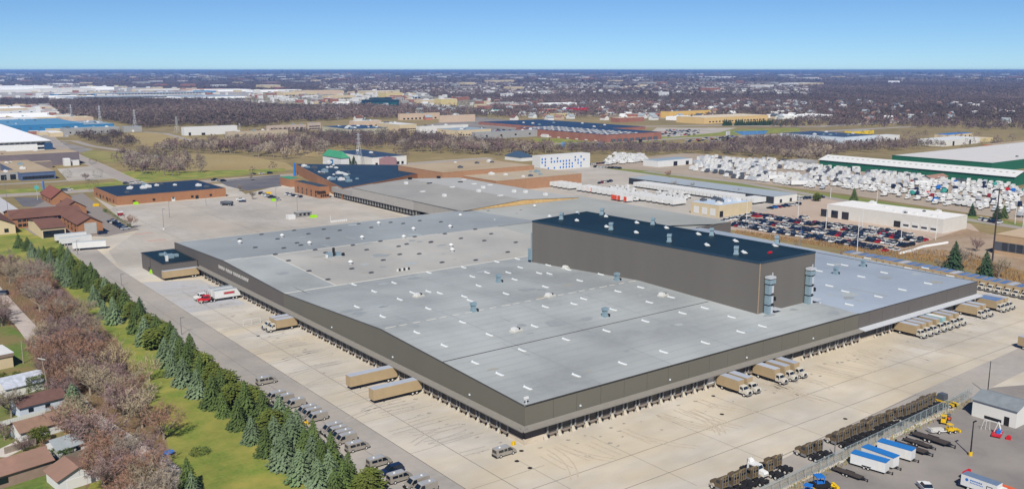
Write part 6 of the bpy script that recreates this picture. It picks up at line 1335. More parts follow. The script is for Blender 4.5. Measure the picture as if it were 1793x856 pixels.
SMT = B(); SMT.box(0, -.45, .6, 5.2, .45, .95, 1).side([(3.0, .8), (5.2, .8), (6.3, .9), (6.3, 1.6), (5.3, 1.85), (5.0, 2.7), (3.0, 2.8)], -1.1, 1.1, 0, ins=.08).box(4.98, -.9, 1.85, 5.25, .9, 2.55, 2)
for x_ in (.8, 2.0, 5.4): SMT.box(x_-.48, -1.15, 0, x_+.48, -.75, .96, 3).box(x_-.48, .75, 0, x_+.48, 1.15, .96, 3)
def cabmesh(paint, sleeper=True):
    b = B(); b.v, b.f, b.m = list(SMT.v), list(SMT.f), list(SMT.m)
    if sleeper: b.box(1.4, -1.15, .9, 3.05, 1.15, 3.6).side([(2.9, 2.6), (4.7, 2.6), (3.1, 3.7), (2.9, 3.7)], -1.0, 1.0, 0)
    return b.mesh('truck_cab', [paint, CHAS, GLASS, RUBBER])
WCAB = cabmesh(WHITE, False)
def in_px_poly(poly): return pxs(*poly)
def fillrows(poly, dx, dy, x0=0, jit=.3, drop=.05, aisle=()):
    xs_ = [p[0] for p in poly]; ys_ = [p[1] for p in poly]; out = []; r = 0; x_ = min(xs_)+x0
    while x_ < max(xs_):
        y_ = min(ys_)
        while y_ < max(ys_):
            if inpoly(x_, y_, poly) and random.random() > drop: out.append((x_+random.uniform(-jit, jit), y_+random.uniform(-.15, .15), r))
            y_ += dy
        x_ += dx[r % len(dx)]; r += 1
    return out
for gi, (poly, lab) in enumerate([([(1062, 334), (1095, 328), (1112, 338), (1085, 345)], 'in the left cluster'), ([(1100, 343), (1135, 338), (1150, 350), (1118, 352)], 'in the middle cluster'), ([(1148, 346), (1165, 336), (1205, 348), (1195, 358), (1170, 361)], 'in the right cluster')]):
    for k, (x_, y_, r) in enumerate(fillrows(pxs(*poly), (8.5, 7.5), 3.4, 1, .8, .05)):
        tag(ob('white_tractor', WCAB, None, (x_, y_, .03), random.choice((0, PI))+random.uniform(-.1, .1)), '%s white yard tractor %s of the freight yard' % (nth(k), lab), 'truck tractor', 'white yard tractors of the freight yard')
# ---- white dealership and its cars
dfp = corner(1650, 409, 1447, 1692)
o = bd('long white car dealership with a white flat roof', 'dealership', dfp, 385, M('dealer_white', '#c0bdb6', .7, .04, .3), M('dealer_roof', '#cfcdca', .7, .04, .3), units=9)
Ld = math.dist(dfp[0], dfp[3])
for k in range(5): B().box(-.15, -1.9, 0, 0, 1.9, 3.4).build('workshop_door', CHAS if k == 4 else WHITE, o, (0, 5+k*5.2, 0)); B().box(-.2, -1.6, 1.2, -.15, 1.6, 2.2).build('door_window', GLASS, o, (0, 5+k*5.2, 0))
for k in range(3): B().box(-.15, -2.2, 0, 0, 2.2, 4.4).build('showroom_window', GLASS, o, (0, 58+k*7, 0))
PAINTS = [(NAVY, 'navy blue'), (WHITE, 'white'), (BLACKP, 'black'), (SILVER, 'silver'), (GREYP, 'dark grey'), (RED, 'red'), (BLUEP, 'bright blue'), (REDC, 'dark red')]
def weights(): return random.choices(PAINTS, (36, 26, 14, 8, 9, 3, 2, 3))[0]
CARM = {}
for kd in ('sedan', 'suv', 'pickup'):
    bb = make_car(kd, False)
    for pm, pn in PAINTS:
        me = bb.mesh('car_body', [pm, GLASS, RUBBER]); CARM[kd, pn] = me
ncar = 0
def addcar(x_, y_, rz_, where, group, kd=None, paint=None):
    global ncar; ncar += 1
    kd = kd or random.choices(('sedan', 'suv', 'pickup'), (5, 5, 2))[0]; pm, pn = paint or weights()
    CARS.append((depth(x_, y_), x_, y_, rz_, kd, pn, '%s %s, %s' % (pn, {'sedan': 'saloon', 'suv': 'sport utility car', 'pickup': 'pickup'}[kd], where), group))
CARS = []
def flush_cars(cap=292):
    CARS.sort(); b = B(); pl_ = [p for p, _ in PAINTS]; nm = [n for _, n in PAINTS]
    for i, (_, x_, y_, rz_, kd, pn, lab, group) in enumerate(CARS):
        if i < cap: tag(ob('parked_car', CARM[kd, pn], None, (x_, y_, .04), rz_), lab, 'car', group); continue
        me = CARM[kd, pn]; c, s = math.cos(rz_), math.sin(rz_); n0 = len(b.v)
        b.v += [(x_+v.co.x*c-v.co.y*s, y_+v.co.x*s+v.co.y*c, v.co.z+.04) for v in me.vertices]; b.f += [tuple(j+n0 for j in f.vertices) for f in me.polygons]; b.m += [(nm.index(pn), 8, 9)[f.material_index] for f in me.polygons]
    tag(b.build('parked_cars_beyond', pl_+[GLASS, RUBBER]), 'the farther parked cars of the lots behind', None, None, 'stuff')
occ = pxs((1283, 396), (1296, 380), (1330, 372), (1400, 381), (1500, 397), (1634, 418), (1604, 430), (1566, 444), (1480, 430))
cnt = {}
for (x_, y_, r) in fillrows(occ, (5.4, 12.5), 2.85, 2.3, .25, .06):
    cnt[r] = cnt.get(r, 0)+1
    addcar(x_, y_, random.choice((0, PI))+random.uniform(-.04, .04), '%s car in row %s of the dealership lot' % (nth(cnt[r]-1), ['one', 'two', 'three', 'four', 'five', 'six', 'seven', 'eight', 'nine', 'ten', 'eleven', 'twelve', 'thirteen', 'fourteen', 'fifteen', 'sixteen', 'seventeen', 'eighteen', 'nineteen', 'twenty', 'twenty-one', 'twenty-two'][r]), 'cars for sale on the lot before the white dealership')
for (a, c, n, wh_, gp, rz_) in [((1232, 377), (1288, 386), 0, '', '', 0), ((1262, 389), (1318, 376), 12, 'in the short white row beside the pale workshop', 'cars beside the pale workshop', PI/2), ((1352, 361), (1405, 371), 0, '', '', 0), ((1362, 352), (1440, 346), 14, 'between the terminal and the dealership', 'cars between terminal and dealership', PI/2), ((1345, 366), (1400, 358), 8, 'on the open strip left of the dealership', 'cars left of the dealership', PI/2+.1), ((1443, 392), (1510, 402), 9, 'along the dealership front', 'cars along the dealership front', 0), ((1520, 399), (1600, 414), 8, 'near the dealership workshop doors', 'cars near the dealership doors', 0), ((1716, 385), (1752, 392), 7, 'behind the tall pole by the street', 'cars behind the tall pole', 0),
    ((1005, 292), (1062, 286), 12, 'left of the white shed in the truck lot', 'cars left of the white truck shed', .3), ((1040, 293), (1088, 296), 8, 'on the paving behind the white apartment block', 'cars behind the apartment block', .2), ((1047, 322), (1072, 318), 5, 'at the end of the freight yard', 'cars at the end of the freight yard', .5), ((984, 327), (1008, 323), 4, 'at the back of the tan brick building', 'cars behind the tan brick building', .4),
    ((455, 339), (490, 352), 6, 'on the upper parking lot before the brick office', 'cars before the brick office', .4), ((500, 341), (530, 346), 5, 'at the entrance of the brick office', 'cars at the brick office entrance', .8), ((420, 350), (426, 355), 2, 'near the grey tank truck', 'cars near the tank truck', 2.6), ((195, 388), (222, 403), 7, 'in the parking row along the motel hedge', 'cars along the motel hedge', .1), ((108, 335), (126, 333), 2, 'on the street before the motel', 'cars on the street before the motel', 0), ((165, 403), (184, 412), 2, 'beside the front motel wing', 'cars beside the front motel wing', .1),
    ((372, 316), (395, 318), 3, 'in the row of white cars along the street', 'cars along the street by the meadow', .2), ((436, 306), (480, 304), 3, 'driving on the street by the meadow', 'cars driving by the meadow', .1), ((215, 323), (250, 320), 3, 'on the street beyond the brick building', 'cars beyond the brick building', .1), ((1190, 231), (1195, 233), 2, 'at the end of the mall', 'cars at the mall end', 0)]:
    A_, C_ = G(*a), G(*c)
    for k in range(n):
        t_ = (k+.5)/n; addcar(A_[0]+(C_[0]-A_[0])*t_, A_[1]+(C_[1]-A_[1])*t_, rz_+random.uniform(-.1, .1), nth(k)+' '+wh_, gp, None, (WHITE, 'white') if 'white row' in wh_ and k < 9 else None)
for (poly, wh_) in [([(1158, 240), (1170, 226), (1235, 228), (1215, 238)], 'in the parking lot at the end of the mall'), ([(1190, 247), (1290, 238), (1430, 228), (1440, 233), (1300, 246), (1200, 251)], 'in the long row beside the far street'), ([(835, 222), (930, 226), (910, 238), (860, 236)], 'on the dark lot left of the mall')]:
    q = fillrows(pxs(*poly), (13, 18), 6.5, 2, 1, .3)[:42]
    for k, (x_, y_, r) in enumerate(q): addcar(x_, y_, 0, '%s %s' % (nth(k), wh_), 'cars '+wh_)
for px, py, top, lab in [(1307, 388, 353, 'white lamp post at the left of the car lot'), (1397, 384, 342, 'tall white lamp post in the first car rows'), (1446, 401, 360, 'white lamp post in front of the dealership'), (1509, 405, 368, 'white lamp post near the showroom'), (1577, 428, 388, 'white lamp post among the right-hand cars'), (1638, 420, 377, 'white lamp post by the workshop doors'), (1500, 448, 378, 'thin lattice lamp mast among the front cars'), (1454, 347, 330, 'white lamp post behind the dealership'), (1535, 357, 330, 'white lamp post at the street behind the dealership'), (1777, 392, 352, 'white lamp post at the right edge of the street'), (1791, 398, 345, 'second white lamp post at the right edge')]: pole(px, py, top, lab, WHITE, arm=.8, r=.16)
pole(1737, 462, 330, 'very tall dark mast on the waste ground', M('mast_brown', '#3c3534', .8, .1, 1), head=False, r=.35, name='mast')
x_, y_ = G(1574, 444); p0 = Vector((*G(1574, 445), .7)); pts_ = [Vector((*G(*q), .7)) for q in ((1574, 445), (1595, 440), (1615, 433), (1640, 429), (1658, 426))]; b = B()
for r in range(3):
    for a, c in zip(pts_[:-1], pts_[1:]): b.tube(a-p0+Vector((r*1.1, r*.4, 0)), c-p0+Vector((r*1.1, r*.4, 0)), .6, k=8)
thing(b, 'plastic_tunnel', WHITE, 'curved white plastic-wrapped rolls on the bank by the bare shrub', 'plastic rolls', tuple(p0)[:2]+(.05,))
bd('tan flat building with dark screens at the right edge', 'building', corner(1830, 458, 1740, 2000), 423, M('tan_wall3', '#a48b6e', .85, .06, .3), M('tan_roof3', '#a8957c', .85, .06, .2), [(3, 6, 6, 4, 2, 1, GREYP)], units=4)
# ---- truck sales lot: white cabs in loose rows
tl = pxs((1215, 296), (1222, 277), (1300, 276), (1420, 290), (1560, 303), (1700, 318), (1800, 330), (1860, 345), (1860, 395), (1793, 382), (1690, 366), (1600, 350), (1480, 334), (1400, 326), (1300, 314), (1190, 300))
TC = {}
for pm, pn in ((WHITE, 'white'), (SILVER, 'silver'), (BLUEP, 'bright blue'), (REDC, 'dark red'), (NAVY, 'navy'), (M('teal_paint', '#3c8f86', .4, .05, 1), 'teal'), (RED, 'red')): TC[pn] = cabmesh(pm)
VB = B().box(0, -1.15, .7, 4.6, 1.15, 3.4).side([(4.7, .6), (6.6, .6), (6.6, 1.2), (5.9, 1.6), (5.4, 2.6), (4.7, 2.6)], -1, 1, 0, ins=.08).box(5.45, -.85, 1.65, 5.85, .85, 2.4, 2).box(.8, -1.15, 0, 1.7, 1.15, .9, 3).box(5.2, -1.15, 0, 6.1, 1.15, .9, 3).mesh('van_body', [WHITE, CHAS, GLASS, RUBBER])
def shrink(o): o.scale = (.9, .88, .88); return o
spots = fillrows(tl, (9.0, 15.5), 4.1, 2, .8, .16)
spots = [s for s in spots if not (math.sin(s[0]*.045)*math.cos(s[1]*.03) > .78)]
spots.sort(key=lambda s: depth(s[0], s[1]))
inview = [s for s in spots if -20 < P(s[0], s[1])[0] < 1810]
cnt = {}; big = B()
for k, (x_, y_, r) in enumerate(inview):
    pn = random.choices(list(TC), (60, 7, 5, 3, 3, 2, 2))[0]; rzz = random.choice((PI, PI, PI, 0))+random.uniform(-.25, .25)
    if k < 228:
        cnt[r] = cnt.get(r, 0)+1; vb = random.random() < .3
        tag(shrink(ob('used_truck', VB if vb else TC[pn], None, (x_, y_, .04), rzz)), '%s %s, %s in the %s row of the truck lot' % ('white' if vb else pn, 'box van' if vb else 'tractor cab', nth(cnt[r]-1), nth(r)), 'truck', 'used trucks on the sales lot')
    else:
        c, s = math.cos(rzz), math.sin(rzz); n0 = len(big.v); t = B().box(0, -1.15, .6, 2.6, 1.15, 3.4).box(2.6, -1, .6, 4.2, 1, 2.2)
        big.v += [(x_+p[0]*c-p[1]*s, y_+p[0]*s+p[1]*c, p[2]) for p in t.v]; big.f += [tuple(i+n0 for i in f) for f in t.f]; big.m += [random.choice((0, 0, 0, 0, 1, 2, 0))]*len(t.f)
if big.v: tag(big.build('used_trucks_beyond', [WHITE, SILVER, GREYP]), 'the mass of white trucks farther back on the sales lot', None, None, 'stuff')
flush_cars(); print('TRUCKS', len(inview), 'CARS', ncar)
fz = fillrows(pxs((1060, 290), (1075, 272), (1130, 274), (1126, 284), (1090, 288)), (10, 9), 4, 1, 1, .1)[:60]
for k, (x_, y_, r) in enumerate(fz): tag(ob('used_truck', VB if k % 3 else TC['white'], None, (x_, y_, .04), random.choice((0, PI))+random.uniform(-.3, .3)), '%s white truck in the cluster left of the white shed' % nth(k), 'truck', 'white trucks left of the shed')
bd('white shed with a grey roof inside the truck lot', 'shed', corner(1152, 293, 1126, 1212), 283, WHITE, M('grey_roof3', ''), [(0, 1, 5, 4, 0, 1, CHAS)], [(0, .85, 4, 3.6, CHAS)])
for px, py, lab, cm in [(1360, 316, 'white semi trailer parked on the verge behind the terminal', None), (1400, 326, 'second white semi trailer on the verge behind the terminal', None), (1505, 300, 'white semi trailer with a red tractor before the green hall', None), (1573, 303, 'white semi trailer with a white tractor before the green hall', None), (1622, 306, 'white trailer right of the two rigs by the green hall', None), (1617, 326, 'long white trailer in the middle of the truck lot', None)]:
    x_, y_ = G(px, py); tw_.put((x_+5, y_-3, .04), PI*.5+.9, lab, 'white trailers in and around the truck lot')
hipbld('small shed with a brown roof in the middle of the truck lot', block(1630, 319, 1662, 9), 2.8, 4.6, WHITE, M('rust_roof', '#8a6a5c', .8, .08, .3), 'x', 'shed', 'shed')
# ---- green-walled hall, white roofs
fpg = corner(1775, 326, 1434, 1804); A = fpg[0]
o = empty('green_hall', 'very long green-walled hall with a white roof at the right', 'hall', (A[0], A[1], 0)); FOOT.append(grow(fpg, 4)); Lx, Ly = fpg[1][0]-A[0], fpg[3][1]-A[1]
b = B().gable(0, 0, Lx, Ly, 0, 7.0, 10.5, 'y', 0, 1, ov=1.0); w_, r_ = B(), B()
for f, m in zip(b.f, b.m):
    t = w_ if m == 0 else r_; n = len(t.v); t.v += [b.v[i] for i in f]; t.f.append(tuple(range(n, n+len(f)))); t.m.append(0)
w_.build('wall', GREENW, o); r_.build('roof', WHITE, o)
for k in range(34): B().box(-1.2, -.9, 0, 1.2, .9, .25).build('roof_light', SEAM, o, (Lx*.3, 4+k*(Ly-8)/33, 7+3.5*.6+.1))
fq = corner(1735, 303, 1561, 1990); bd('huge pale-roofed hall with a green wall behind the green hall', 'hall', fq, 0, GREENW, M('pale_roof7', '#b9b6b3', .7, .04, .1), units=4, h=8)
bd('small grey store at the far end of the green hall', 'store', block(1405, 289, 1432, 20), 284, GREY, GREY)
bd('blue-roofed white store between street and tan trees', 'store', corner(1478, 253, 1366, 1535), 241, M('bluish_white', '#b9c4cf', .7, .04, .2), M('navy_roof8', '#33445c', .6, .08, .2), [(0, 5, 4, 3, 1)], units=8)
bd('bright yellow shop front beyond the blue-roofed store', 'shop', block(1495, 237, 1530, 14), 231, M('bright_yellow', '#cdb020', .6, .05, .2), GREY)
bd('white workshop right of the yellow shop', 'workshop', block(1538, 248, 1575, 18), 240, WHITE, WHITE, [(0, 3, 3, 3, 0, 1, CHAS)])
bd('white curved-top hall behind the pale-roofed hall', 'hall', block(1650, 257, 1716, 30), 247, WHITEW, WHITE, [(0, 2, 4, 5, 0, 1, CHAS)])
bd('row of shops with a blue roof near the right edge', 'shop', block(1660, 243, 1704, 18), 237, CREAM, BLUEP, [(0, 5, 3, 2, .5)])
bd('orange brick shop at the right edge', 'shop', block(1760, 266, 1830, 24), 256, M('orange_shop', '#b06c45', .8, .08, .2), TANROOF2, [(0, 4, 3, 2, .5)])
bd('tan shop beside the purple sign', 'shop', block(1712, 250, 1738, 20), 244, M('yellowish_wall', ''), CREAM)
# ---- mall with solar roof
fm = corner(1062, 250, 904, 1158); hm = hgt(fm[0], 237)
ml = bd('red brick mall with a dark solar roof and pale zigzag walkways', 'mall', fm, 237, BRICKR, M('solar_dark', '#16263a', .4, .15, .1), [(0, 8, 8, 3.5, .3, 1, GREYP), (3, 9, 5, 1.2, .6, 1, WHITEW)])
lx, ly = math.dist(fm[0], fm[1]), math.dist(fm[0], fm[3])
for k in range(17):
    b = B(); y0 = ly*(k+.6)/17.5; n = 7
    for i in range(n):
        xa, xb = lx*.06+lx*.6*i/n, lx*.06+lx*.6*(i+1)/n; oa = (3 if i % 2 else -3)+1.5*math.sin(k*2+i)*1.4; ob_ = (-3 if i % 2 else 3)+1.5*math.sin(k*2+i+1)*1.4
        b.q([(xa, y0+oa, 0), (xb, y0+ob_, 0), (xb, y0+ob_+4.2, 0), (xa, y0+oa+4.2, 0)])
    b.build('walkway', WHITEW, ml, (0, 0, hm+.42))
bd('dark-roofed rear wing of the mall', 'mall', corner(1020, 233, 838, 1130), 228, BRICKR, M('solar_dark', ''), units=14)
bd('white service block before the brick mall', 'block', block(958, 241, 984, 12), 236.5, WHITE, WHITE)
def billboard(px, py, top, w_, label, panel=WHITE):
    x_, y_ = G(px, py); h = hgt((x_, y_), top); o = empty('billboard', label, 'billboard', (x_, y_, 0), .3); B().tube((0, 0, 0), (0, 0, h-4), .5, k=6).build('post', CHAS, o)
    B().box(-w_/2, -.3, h-5, w_/2, .3, h).build('panel', panel, o); return o
billboard(1274, 252, 230, 11, 'white billboard on a dark post by the pond', WHITE); billboard(1052, 261, 250, 12, 'blue and white billboard beside the far street', BLUEP); billboard(986, 258, 249, 8, 'small pale blue billboard left of the larger blue one', M('pale_blue', '#6f9cc4', .6, .1, 1)); billboard(1121, 256, 244, 7, 'dark billboard between the blue one and the mall', CHAS); billboard(921, 268, 256, 5, 'white sign on a post by the slate pavilion', WHITE)
# ---- lattice pylons
def pylon(px, py, top, label):
    x_, y_ = G(px, py); h = hgt((x_, y_), top); o = empty('lattice_pylon', label, 'pylon', (x_, y_, 0), .3); b = B(); r = h/40
    lv = [(0, 3.2), (h*.25, 2.2), (h*.5, 1.3), (h*.75, .8), (h, .5)]; cs = ((1, 1), (1, -1), (-1, -1), (-1, 1))
    for (z0, w0), (z1, w1) in zip(lv[:-1], lv[1:]):
        for i in range(4):
            c, d = cs[i], cs[(i+1) % 4]; b.tube((c[0]*w0, c[1]*w0, z0), (c[0]*w1, c[1]*w1, z1), r*.12, k=3); b.tube((c[0]*w0, c[1]*w0, z0), (d[0]*w1, d[1]*w1, z1), r*.07, k=3); b.tube((d[0]*w0, d[1]*w0, z0), (c[0]*w1, c[1]*w1, z1), r*.07, k=3)
    b.build('lattice', SILVER, o)
    for z in (.7, .82, .94): B().box(-r*5, -r*.15, h*z, r*5, r*.15, h*z+r*.35).build('cross_arm', SILVER, o)
pylon(629, 292, 233, 'tall lattice pylon in front of the white office')
for px, py, top, lab in [(126, 217, 183, 'thin lattice pylon at the wood edge, leftmost'), (176, 222, 185, 'thin lattice pylon before the wood, second from left'), (237, 228, 192, 'thin lattice pylon before the wood, third from left'), (310, 233, 204, 'thin lattice pylon left of the white flat warehouse'), (420, 232, 216, 'short lattice pylon right of the white flat warehouse')]: pylon(px, py, top, lab)
pole(1400, 448, 372, 'thin steel mast rising among the bare shrubs of the bank', CHROME, head=False, r=.1, name='mast')
# ================================================================ TREES IN THE DISTANCE, SUBURBS
FB = np.array([[min(p[0] for p in f), max(p[0] for p in f), min(p[1] for p in f), max(p[1] for p in f)] for f in FOOT])
def clear_of(X, Y, pad=0):
    m = np.ones(len(X), bool)
    for a in FB: m &= ~((X > a[0]-pad) & (X < a[1]+pad) & (Y > a[2]-pad) & (Y < a[3]+pad))
    return m
def np_in(X, Y, poly):
    c = np.zeros(len(X), bool); j = len(poly)-1
    for i in range(len(poly)):
        xi, yi = poly[i]; xj, yj = poly[j]
        with np.errstate(divide='ignore', invalid='ignore'): c ^= ((yi > Y) != (yj > Y)) & (X < (xj-xi)*(Y-yi)/(yj-yi+1e-9)+xi)
        j = i
    return c
def npP(X, Y):
    x = X-CAM[0]; y = Y-CAM[1]; F = x*math.cos(AZ)+y*math.sin(AZ); R = x*math.sin(AZ)-y*math.cos(AZ); Z = F*math.cos(TH)+H*math.sin(TH)
    return CX+FPX*R/Z, CY+FPX*(H*math.cos(TH)-F*math.sin(TH))/Z
RNG = np.random.default_rng(5)
TONES = np.array([[.95, .84, .86], [1.0, .88, .80], [.80, .74, .78], [1.3, 1.2, 1.05], [1.02, .84, .82], [.88, .86, .84], [.40, .55, .36], [.85, .95, .62]])
def far_trees(name, X, Y, hmin, hmax, wide, k, label, tw=(3, 3, 3, 1.4, 2, 2, .35, .3), tri=.36):
    n = len(X); w_ = np.array(tw, float); w_ /= w_.sum(); ti = RNG.choice(len(TONES), n, p=w_); tone = TONES[ti]*RNG.uniform(.75, 1.2, (n, 1))*(1+.28*np.sin(X*.0021+Y*.0013)*np.cos(X*.0009-Y*.0027)+.18*np.sin(X*.011)*np.cos(Y*.009))[:, None]
    h = RNG.uniform(hmin, hmax, n); r = h*wide*RNG.uniform(.8, 1.2, n)
    d = RNG.normal(size=(n, k, 3)); d /= np.linalg.norm(d, axis=2, keepdims=True); rad = RNG.uniform(.45, 1, (n, k, 1))**.6
    c = d*rad; c[..., 2] = np.abs(c[..., 2])*.75+.05*RNG.random((n, k)); base = np.stack([X, Y, h*.25], 1)
    cen = base[:, None, :]+c*np.stack([r, r, h*.78], 1)[:, None, :]
    a = RNG.normal(size=(n, k, 3)); a /= np.linalg.norm(a, axis=2, keepdims=True); b = RNG.normal(size=(n, k, 3)); b /= np.linalg.norm(b, axis=2, keepdims=True)
    s = (r*tri)[:, None, None]*RNG.uniform(.7, 1.5, (n, k, 1)); V = np.stack([cen-a*s, cen+a*s*.6+b*s*.5, cen+b*s*1.1], 2)
    V[..., 2] = np.maximum(V[..., 2], .05)
    V = V.reshape(-1, 3); T = np.arange(len(V)).reshape(-1, 3); tn_ = np.repeat(tone, k*3, axis=0)
    o = ob(name, np_mesh(name, V, T, [FARTW], tone=tn_)); tag(o, label, None, None, 'stuff'); return len(T)
def fr_sample(n, f0, f1, m=1.06):
    F = np.sqrt(RNG.uniform(f0**2, f1**2, n)); R = RNG.uniform(-1, 1, n)*F*(CX/FPX)*m
    return F*math.cos(AZ)+R*math.sin(AZ)+CAM[0], F*math.sin(AZ)-R*math.cos(AZ)+CAM[1]
WOODS = [([(85, 181), (250, 178), (430, 186), (520, 190), (640, 189), (715, 193), (700, 208), (610, 211), (520, 214), (440, 224), (416, 222), (320, 221), (250, 226), (205, 216), (150, 208), (110, 203)], 62, 9, 15, 0),
    ([(505, 262), (560, 236), (700, 236), (828, 248), (960, 262), (1010, 268), (880, 273), (720, 268), (700, 262), (580, 262)], 60, 8, 13, 1), ([(130, 240), (205, 236), (250, 258), (215, 262), (165, 256)], 75, 6, 10, 1),
    ([(260, 262), (420, 252), (520, 246), (570, 262), (575, 275), (500, 280), (400, 270), (300, 270)], 85, 8, 14, 1), ([(400, 240), (520, 232), (560, 240), (520, 256), (420, 256)], 110, 7, 11, 1),
    ([(195, 280), (250, 270), (300, 276), (355, 284), (360, 303), (330, 306), (290, 312), (235, 305)], 95, 7, 12, 1), ([(1230, 262), (1290, 250), (1390, 246), (1470, 258), (1480, 272), (1420, 285), (1300, 274), (1240, 270)], 45, 7, 12, 1),
    ([(990, 262), (1150, 258), (1245, 262), (1240, 270), (1150, 272), (1020, 272)], 50, 4, 7, 1), ([(1470, 258), (1640, 250), (1660, 258), (1560, 266), (1480, 270)], 50, 6, 10, 1), ([(1560, 262), (1793, 262), (1793, 250), (1700, 240), (1480, 236)], 600, 6, 10, 1),
    ([(1350, 225), (1480, 222), (1490, 212), (1400, 210), (1350, 215)], 130, 7, 11, 2), ([(1460, 222), (1900, 232), (1900, 205), (1460, 205)], 120, 7, 12, 0), ([(420, 306), (500, 300), (505, 305), (430, 312)], 300, 4, 6, 1), ([(690, 270), (720, 270), (700, 290), (688, 285)], 150, 6, 9, 1), ([(860, 205), (1180, 200), (1180, 190), (860, 185)], 300, 7, 10, 0), ([(0, 186), (85, 186), (85, 176), (0, 176)], 90, 7, 12, 0)]
midpts = []; total = 0
for wi, (poly, area, h0, h1, kind) in enumerate(WOODS):
    pw = pxs(*poly); xs_ = [p[0] for p in pw]; ys_ = [p[1] for p in pw]; bbox = (max(xs_)-min(xs_))*(max(ys_)-min(ys_)); n = int(bbox/area)
    X = RNG.uniform(min(xs_), max(xs_), n); Y = RNG.uniform(min(ys_), max(ys_), n); m = np_in(X, Y, pw) & clear_of(X, Y, 2); X, Y = X[m], Y[m]; U, Vv = npP(X, Y); m = (U > -60) & (U < 1850); X, Y = X[m], Y[m]
    if kind == 1:
        for x_, y_ in zip(X, Y): midpts.append((x_, y_, RNG.uniform(h0, h1), wi))
    elif len(X):
        total += far_trees('bare_wood', X, Y, h0, h1, .36, 34, ['brown bare wood between the blue factory and the far plant', '', '', '', '', '', '', '', '', '', 'mixed trees round the church hall', 'trees among the houses at the right', '', '', 'trees along the far road behind the mall', 'trees among the far left factories'][wi], (2, 3, 1, 8, 1, 3, .05, .2) if wi == 0 else (2, 2, 2, 1, 2, 2, 2.5 if kind == 2 else .5, .5))
midpts.sort(key=lambda q: -q[2]/depth(q[0], q[1]))
where = {1: 'in the grey belt behind the white office', 2: 'between the white hall and the meadow', 3: 'in the thicket above the dry meadow', 4: 'before the beige warehouse', 5: 'on the meadow behind the street', 6: 'in the tan copse above the truck lot', 7: 'in the low brush behind the apartment block', 8: 'in the hedge behind the green hall', 9: 'beside the shops at the right', 12: 'along the street by the dark lot', 13: 'at the white office corner'}
wc_ = {}
kinds_ = ['grey-brown', 'reddish', 'mauve-grey', 'greyish']
for (x_, y_, h, wi) in midpts[:180]:
    i = random.randrange(4); wc_[wi] = wc_.get(wi, 0)+1
    bare(x_, y_, h*1.25, '%s bare tree %s' % (kinds_[i], where[wi]), 'bare trees '+where[wi], MID[i] if wi != 6 else MID[1], 1.0)
rest = midpts[180:]
if rest:
    Xr = np.array([q[0] for q in rest]); Yr = np.array([q[1] for q in rest])
    total += far_trees('bare_thicket', Xr, Yr, 8, 13, .36, 60, 'bare thickets and tree belts in the middle distance', (3, 3, 2, 3, 1, 3, 0, .3), .2)
# rows of dark conifers at the sand-coloured store, and round the buildings
for k in range(22):
    px = 1268+k*3.7+(6 if k > 3 else 0); x_, y_ = G(px, 220.5-.05*k); conifer(x_, y_, random.uniform(8, 11), 'd', '%s dark conifer from the left before the sand-coloured store' % nth(k), 'row of conifers before the sand-coloured store', 'conifer_tree')
# clearings where no tree grows (streets, lots, factories far left)
CLR = [pxs((-400, 178), (80, 178), (160, 176), (440, 176), (440, 160), (200, 152), (-400, 147)), pxs((440, 182), (720, 186), (860, 196), (860, 178), (700, 164), (440, 160)), pxs((-400, 235), (120, 240), (120, 186), (-400, 186))]
def mask_clear(X, Y):
    m = clear_of(X, Y, 3)
    for c in CLR: m &= ~np_in(X, Y, c)
    return m
X, Y = fr_sample(34000, 1550, 3100); U, Vv = npP(X, Y); m = mask_clear(X, Y) & ((U > 700) | (Vv < 178)) & (Vv < 207+8*(U > 1400)); total += far_trees('suburb_trees', X[m], Y[m], 7, 13, .42, 22, 'bare trees filling the near suburbs in mauve and brown')
X, Y = fr_sample(12000, 1700, 2900); m = np_in(X, Y, CLR[1]); total += far_trees('road_trees', X[m][::3], Y[m][::3], 6, 10, .42, 16, 'scattered trees among the far road shops')
X, Y = fr_sample(46000, 3100, 6500); m = mask_clear(X, Y); total += far_trees('plain_trees', X[m], Y[m], 9, 15, .62, 11, 'bare woods and suburbs on the plain')
X, Y = fr_sample(38000, 6500, 14000); m = mask_clear(X, Y); total += far_trees('far_woods', X[m], Y[m], 12, 20, 1.5, 6, 'far woods towards the horizon')
X, Y = fr_sample(26000, 14000, 42000); total += far_trees('horizon_woods', X, Y, 14, 26, 4.0, 4, 'wooded horizon')
print('FAR TRIS', total)
# houses: gabled boxes, the nearest as single things
HM = []
for wc2, rc in ((WHITE, GRYSH), (WHITEW, BRNROOF), (CREAM, GREYP), (M('brick_far', '#a06a58'), GRYSH), (WHITE, WHITE), (M('pinkish_wall', ''), BRNSH)):
    HM.append(B().gable(-6, -4.5, 6, 4.5, 0, 4.2, 7.4, 'x', 0, 1, ov=.5).mesh('house', [wc2, rc]))
HN = ['white house with a grey roof', 'pale house with a dark brown roof', 'cream house with a slate roof', 'brick house with a grey roof', 'white house with a snow-white roof', 'pinkish house with a tan roof']
X, Y = fr_sample(7500, 1500, 6000); U, Vv = npP(X, Y); den = .5+.5*np.sin(X*.004+1)*np.cos(Y*.005)
m = mask_clear(X, Y) & (U > 560) & (Vv < 212+14*(U > 1500)) & ~((U > 1420) & (Vv < 178)) & (RNG.random(len(X)) < den+.25); X, Y = X[m], Y[m]; order = np.argsort((X-CAM[0])**2+(Y-CAM[1])**2); X, Y = X[order], Y[order]
kept = []
def zone(u, v): return ('left of the mall' if u < 860 else 'behind the mall' if u < 1160 else 'beyond the yellow hotel' if u < 1400 else 'beyond the church hall' if u < 1600 else 'near the right edge')+(', front rows' if v > 195 else ', mid rows' if v > 183 else ', back rows')
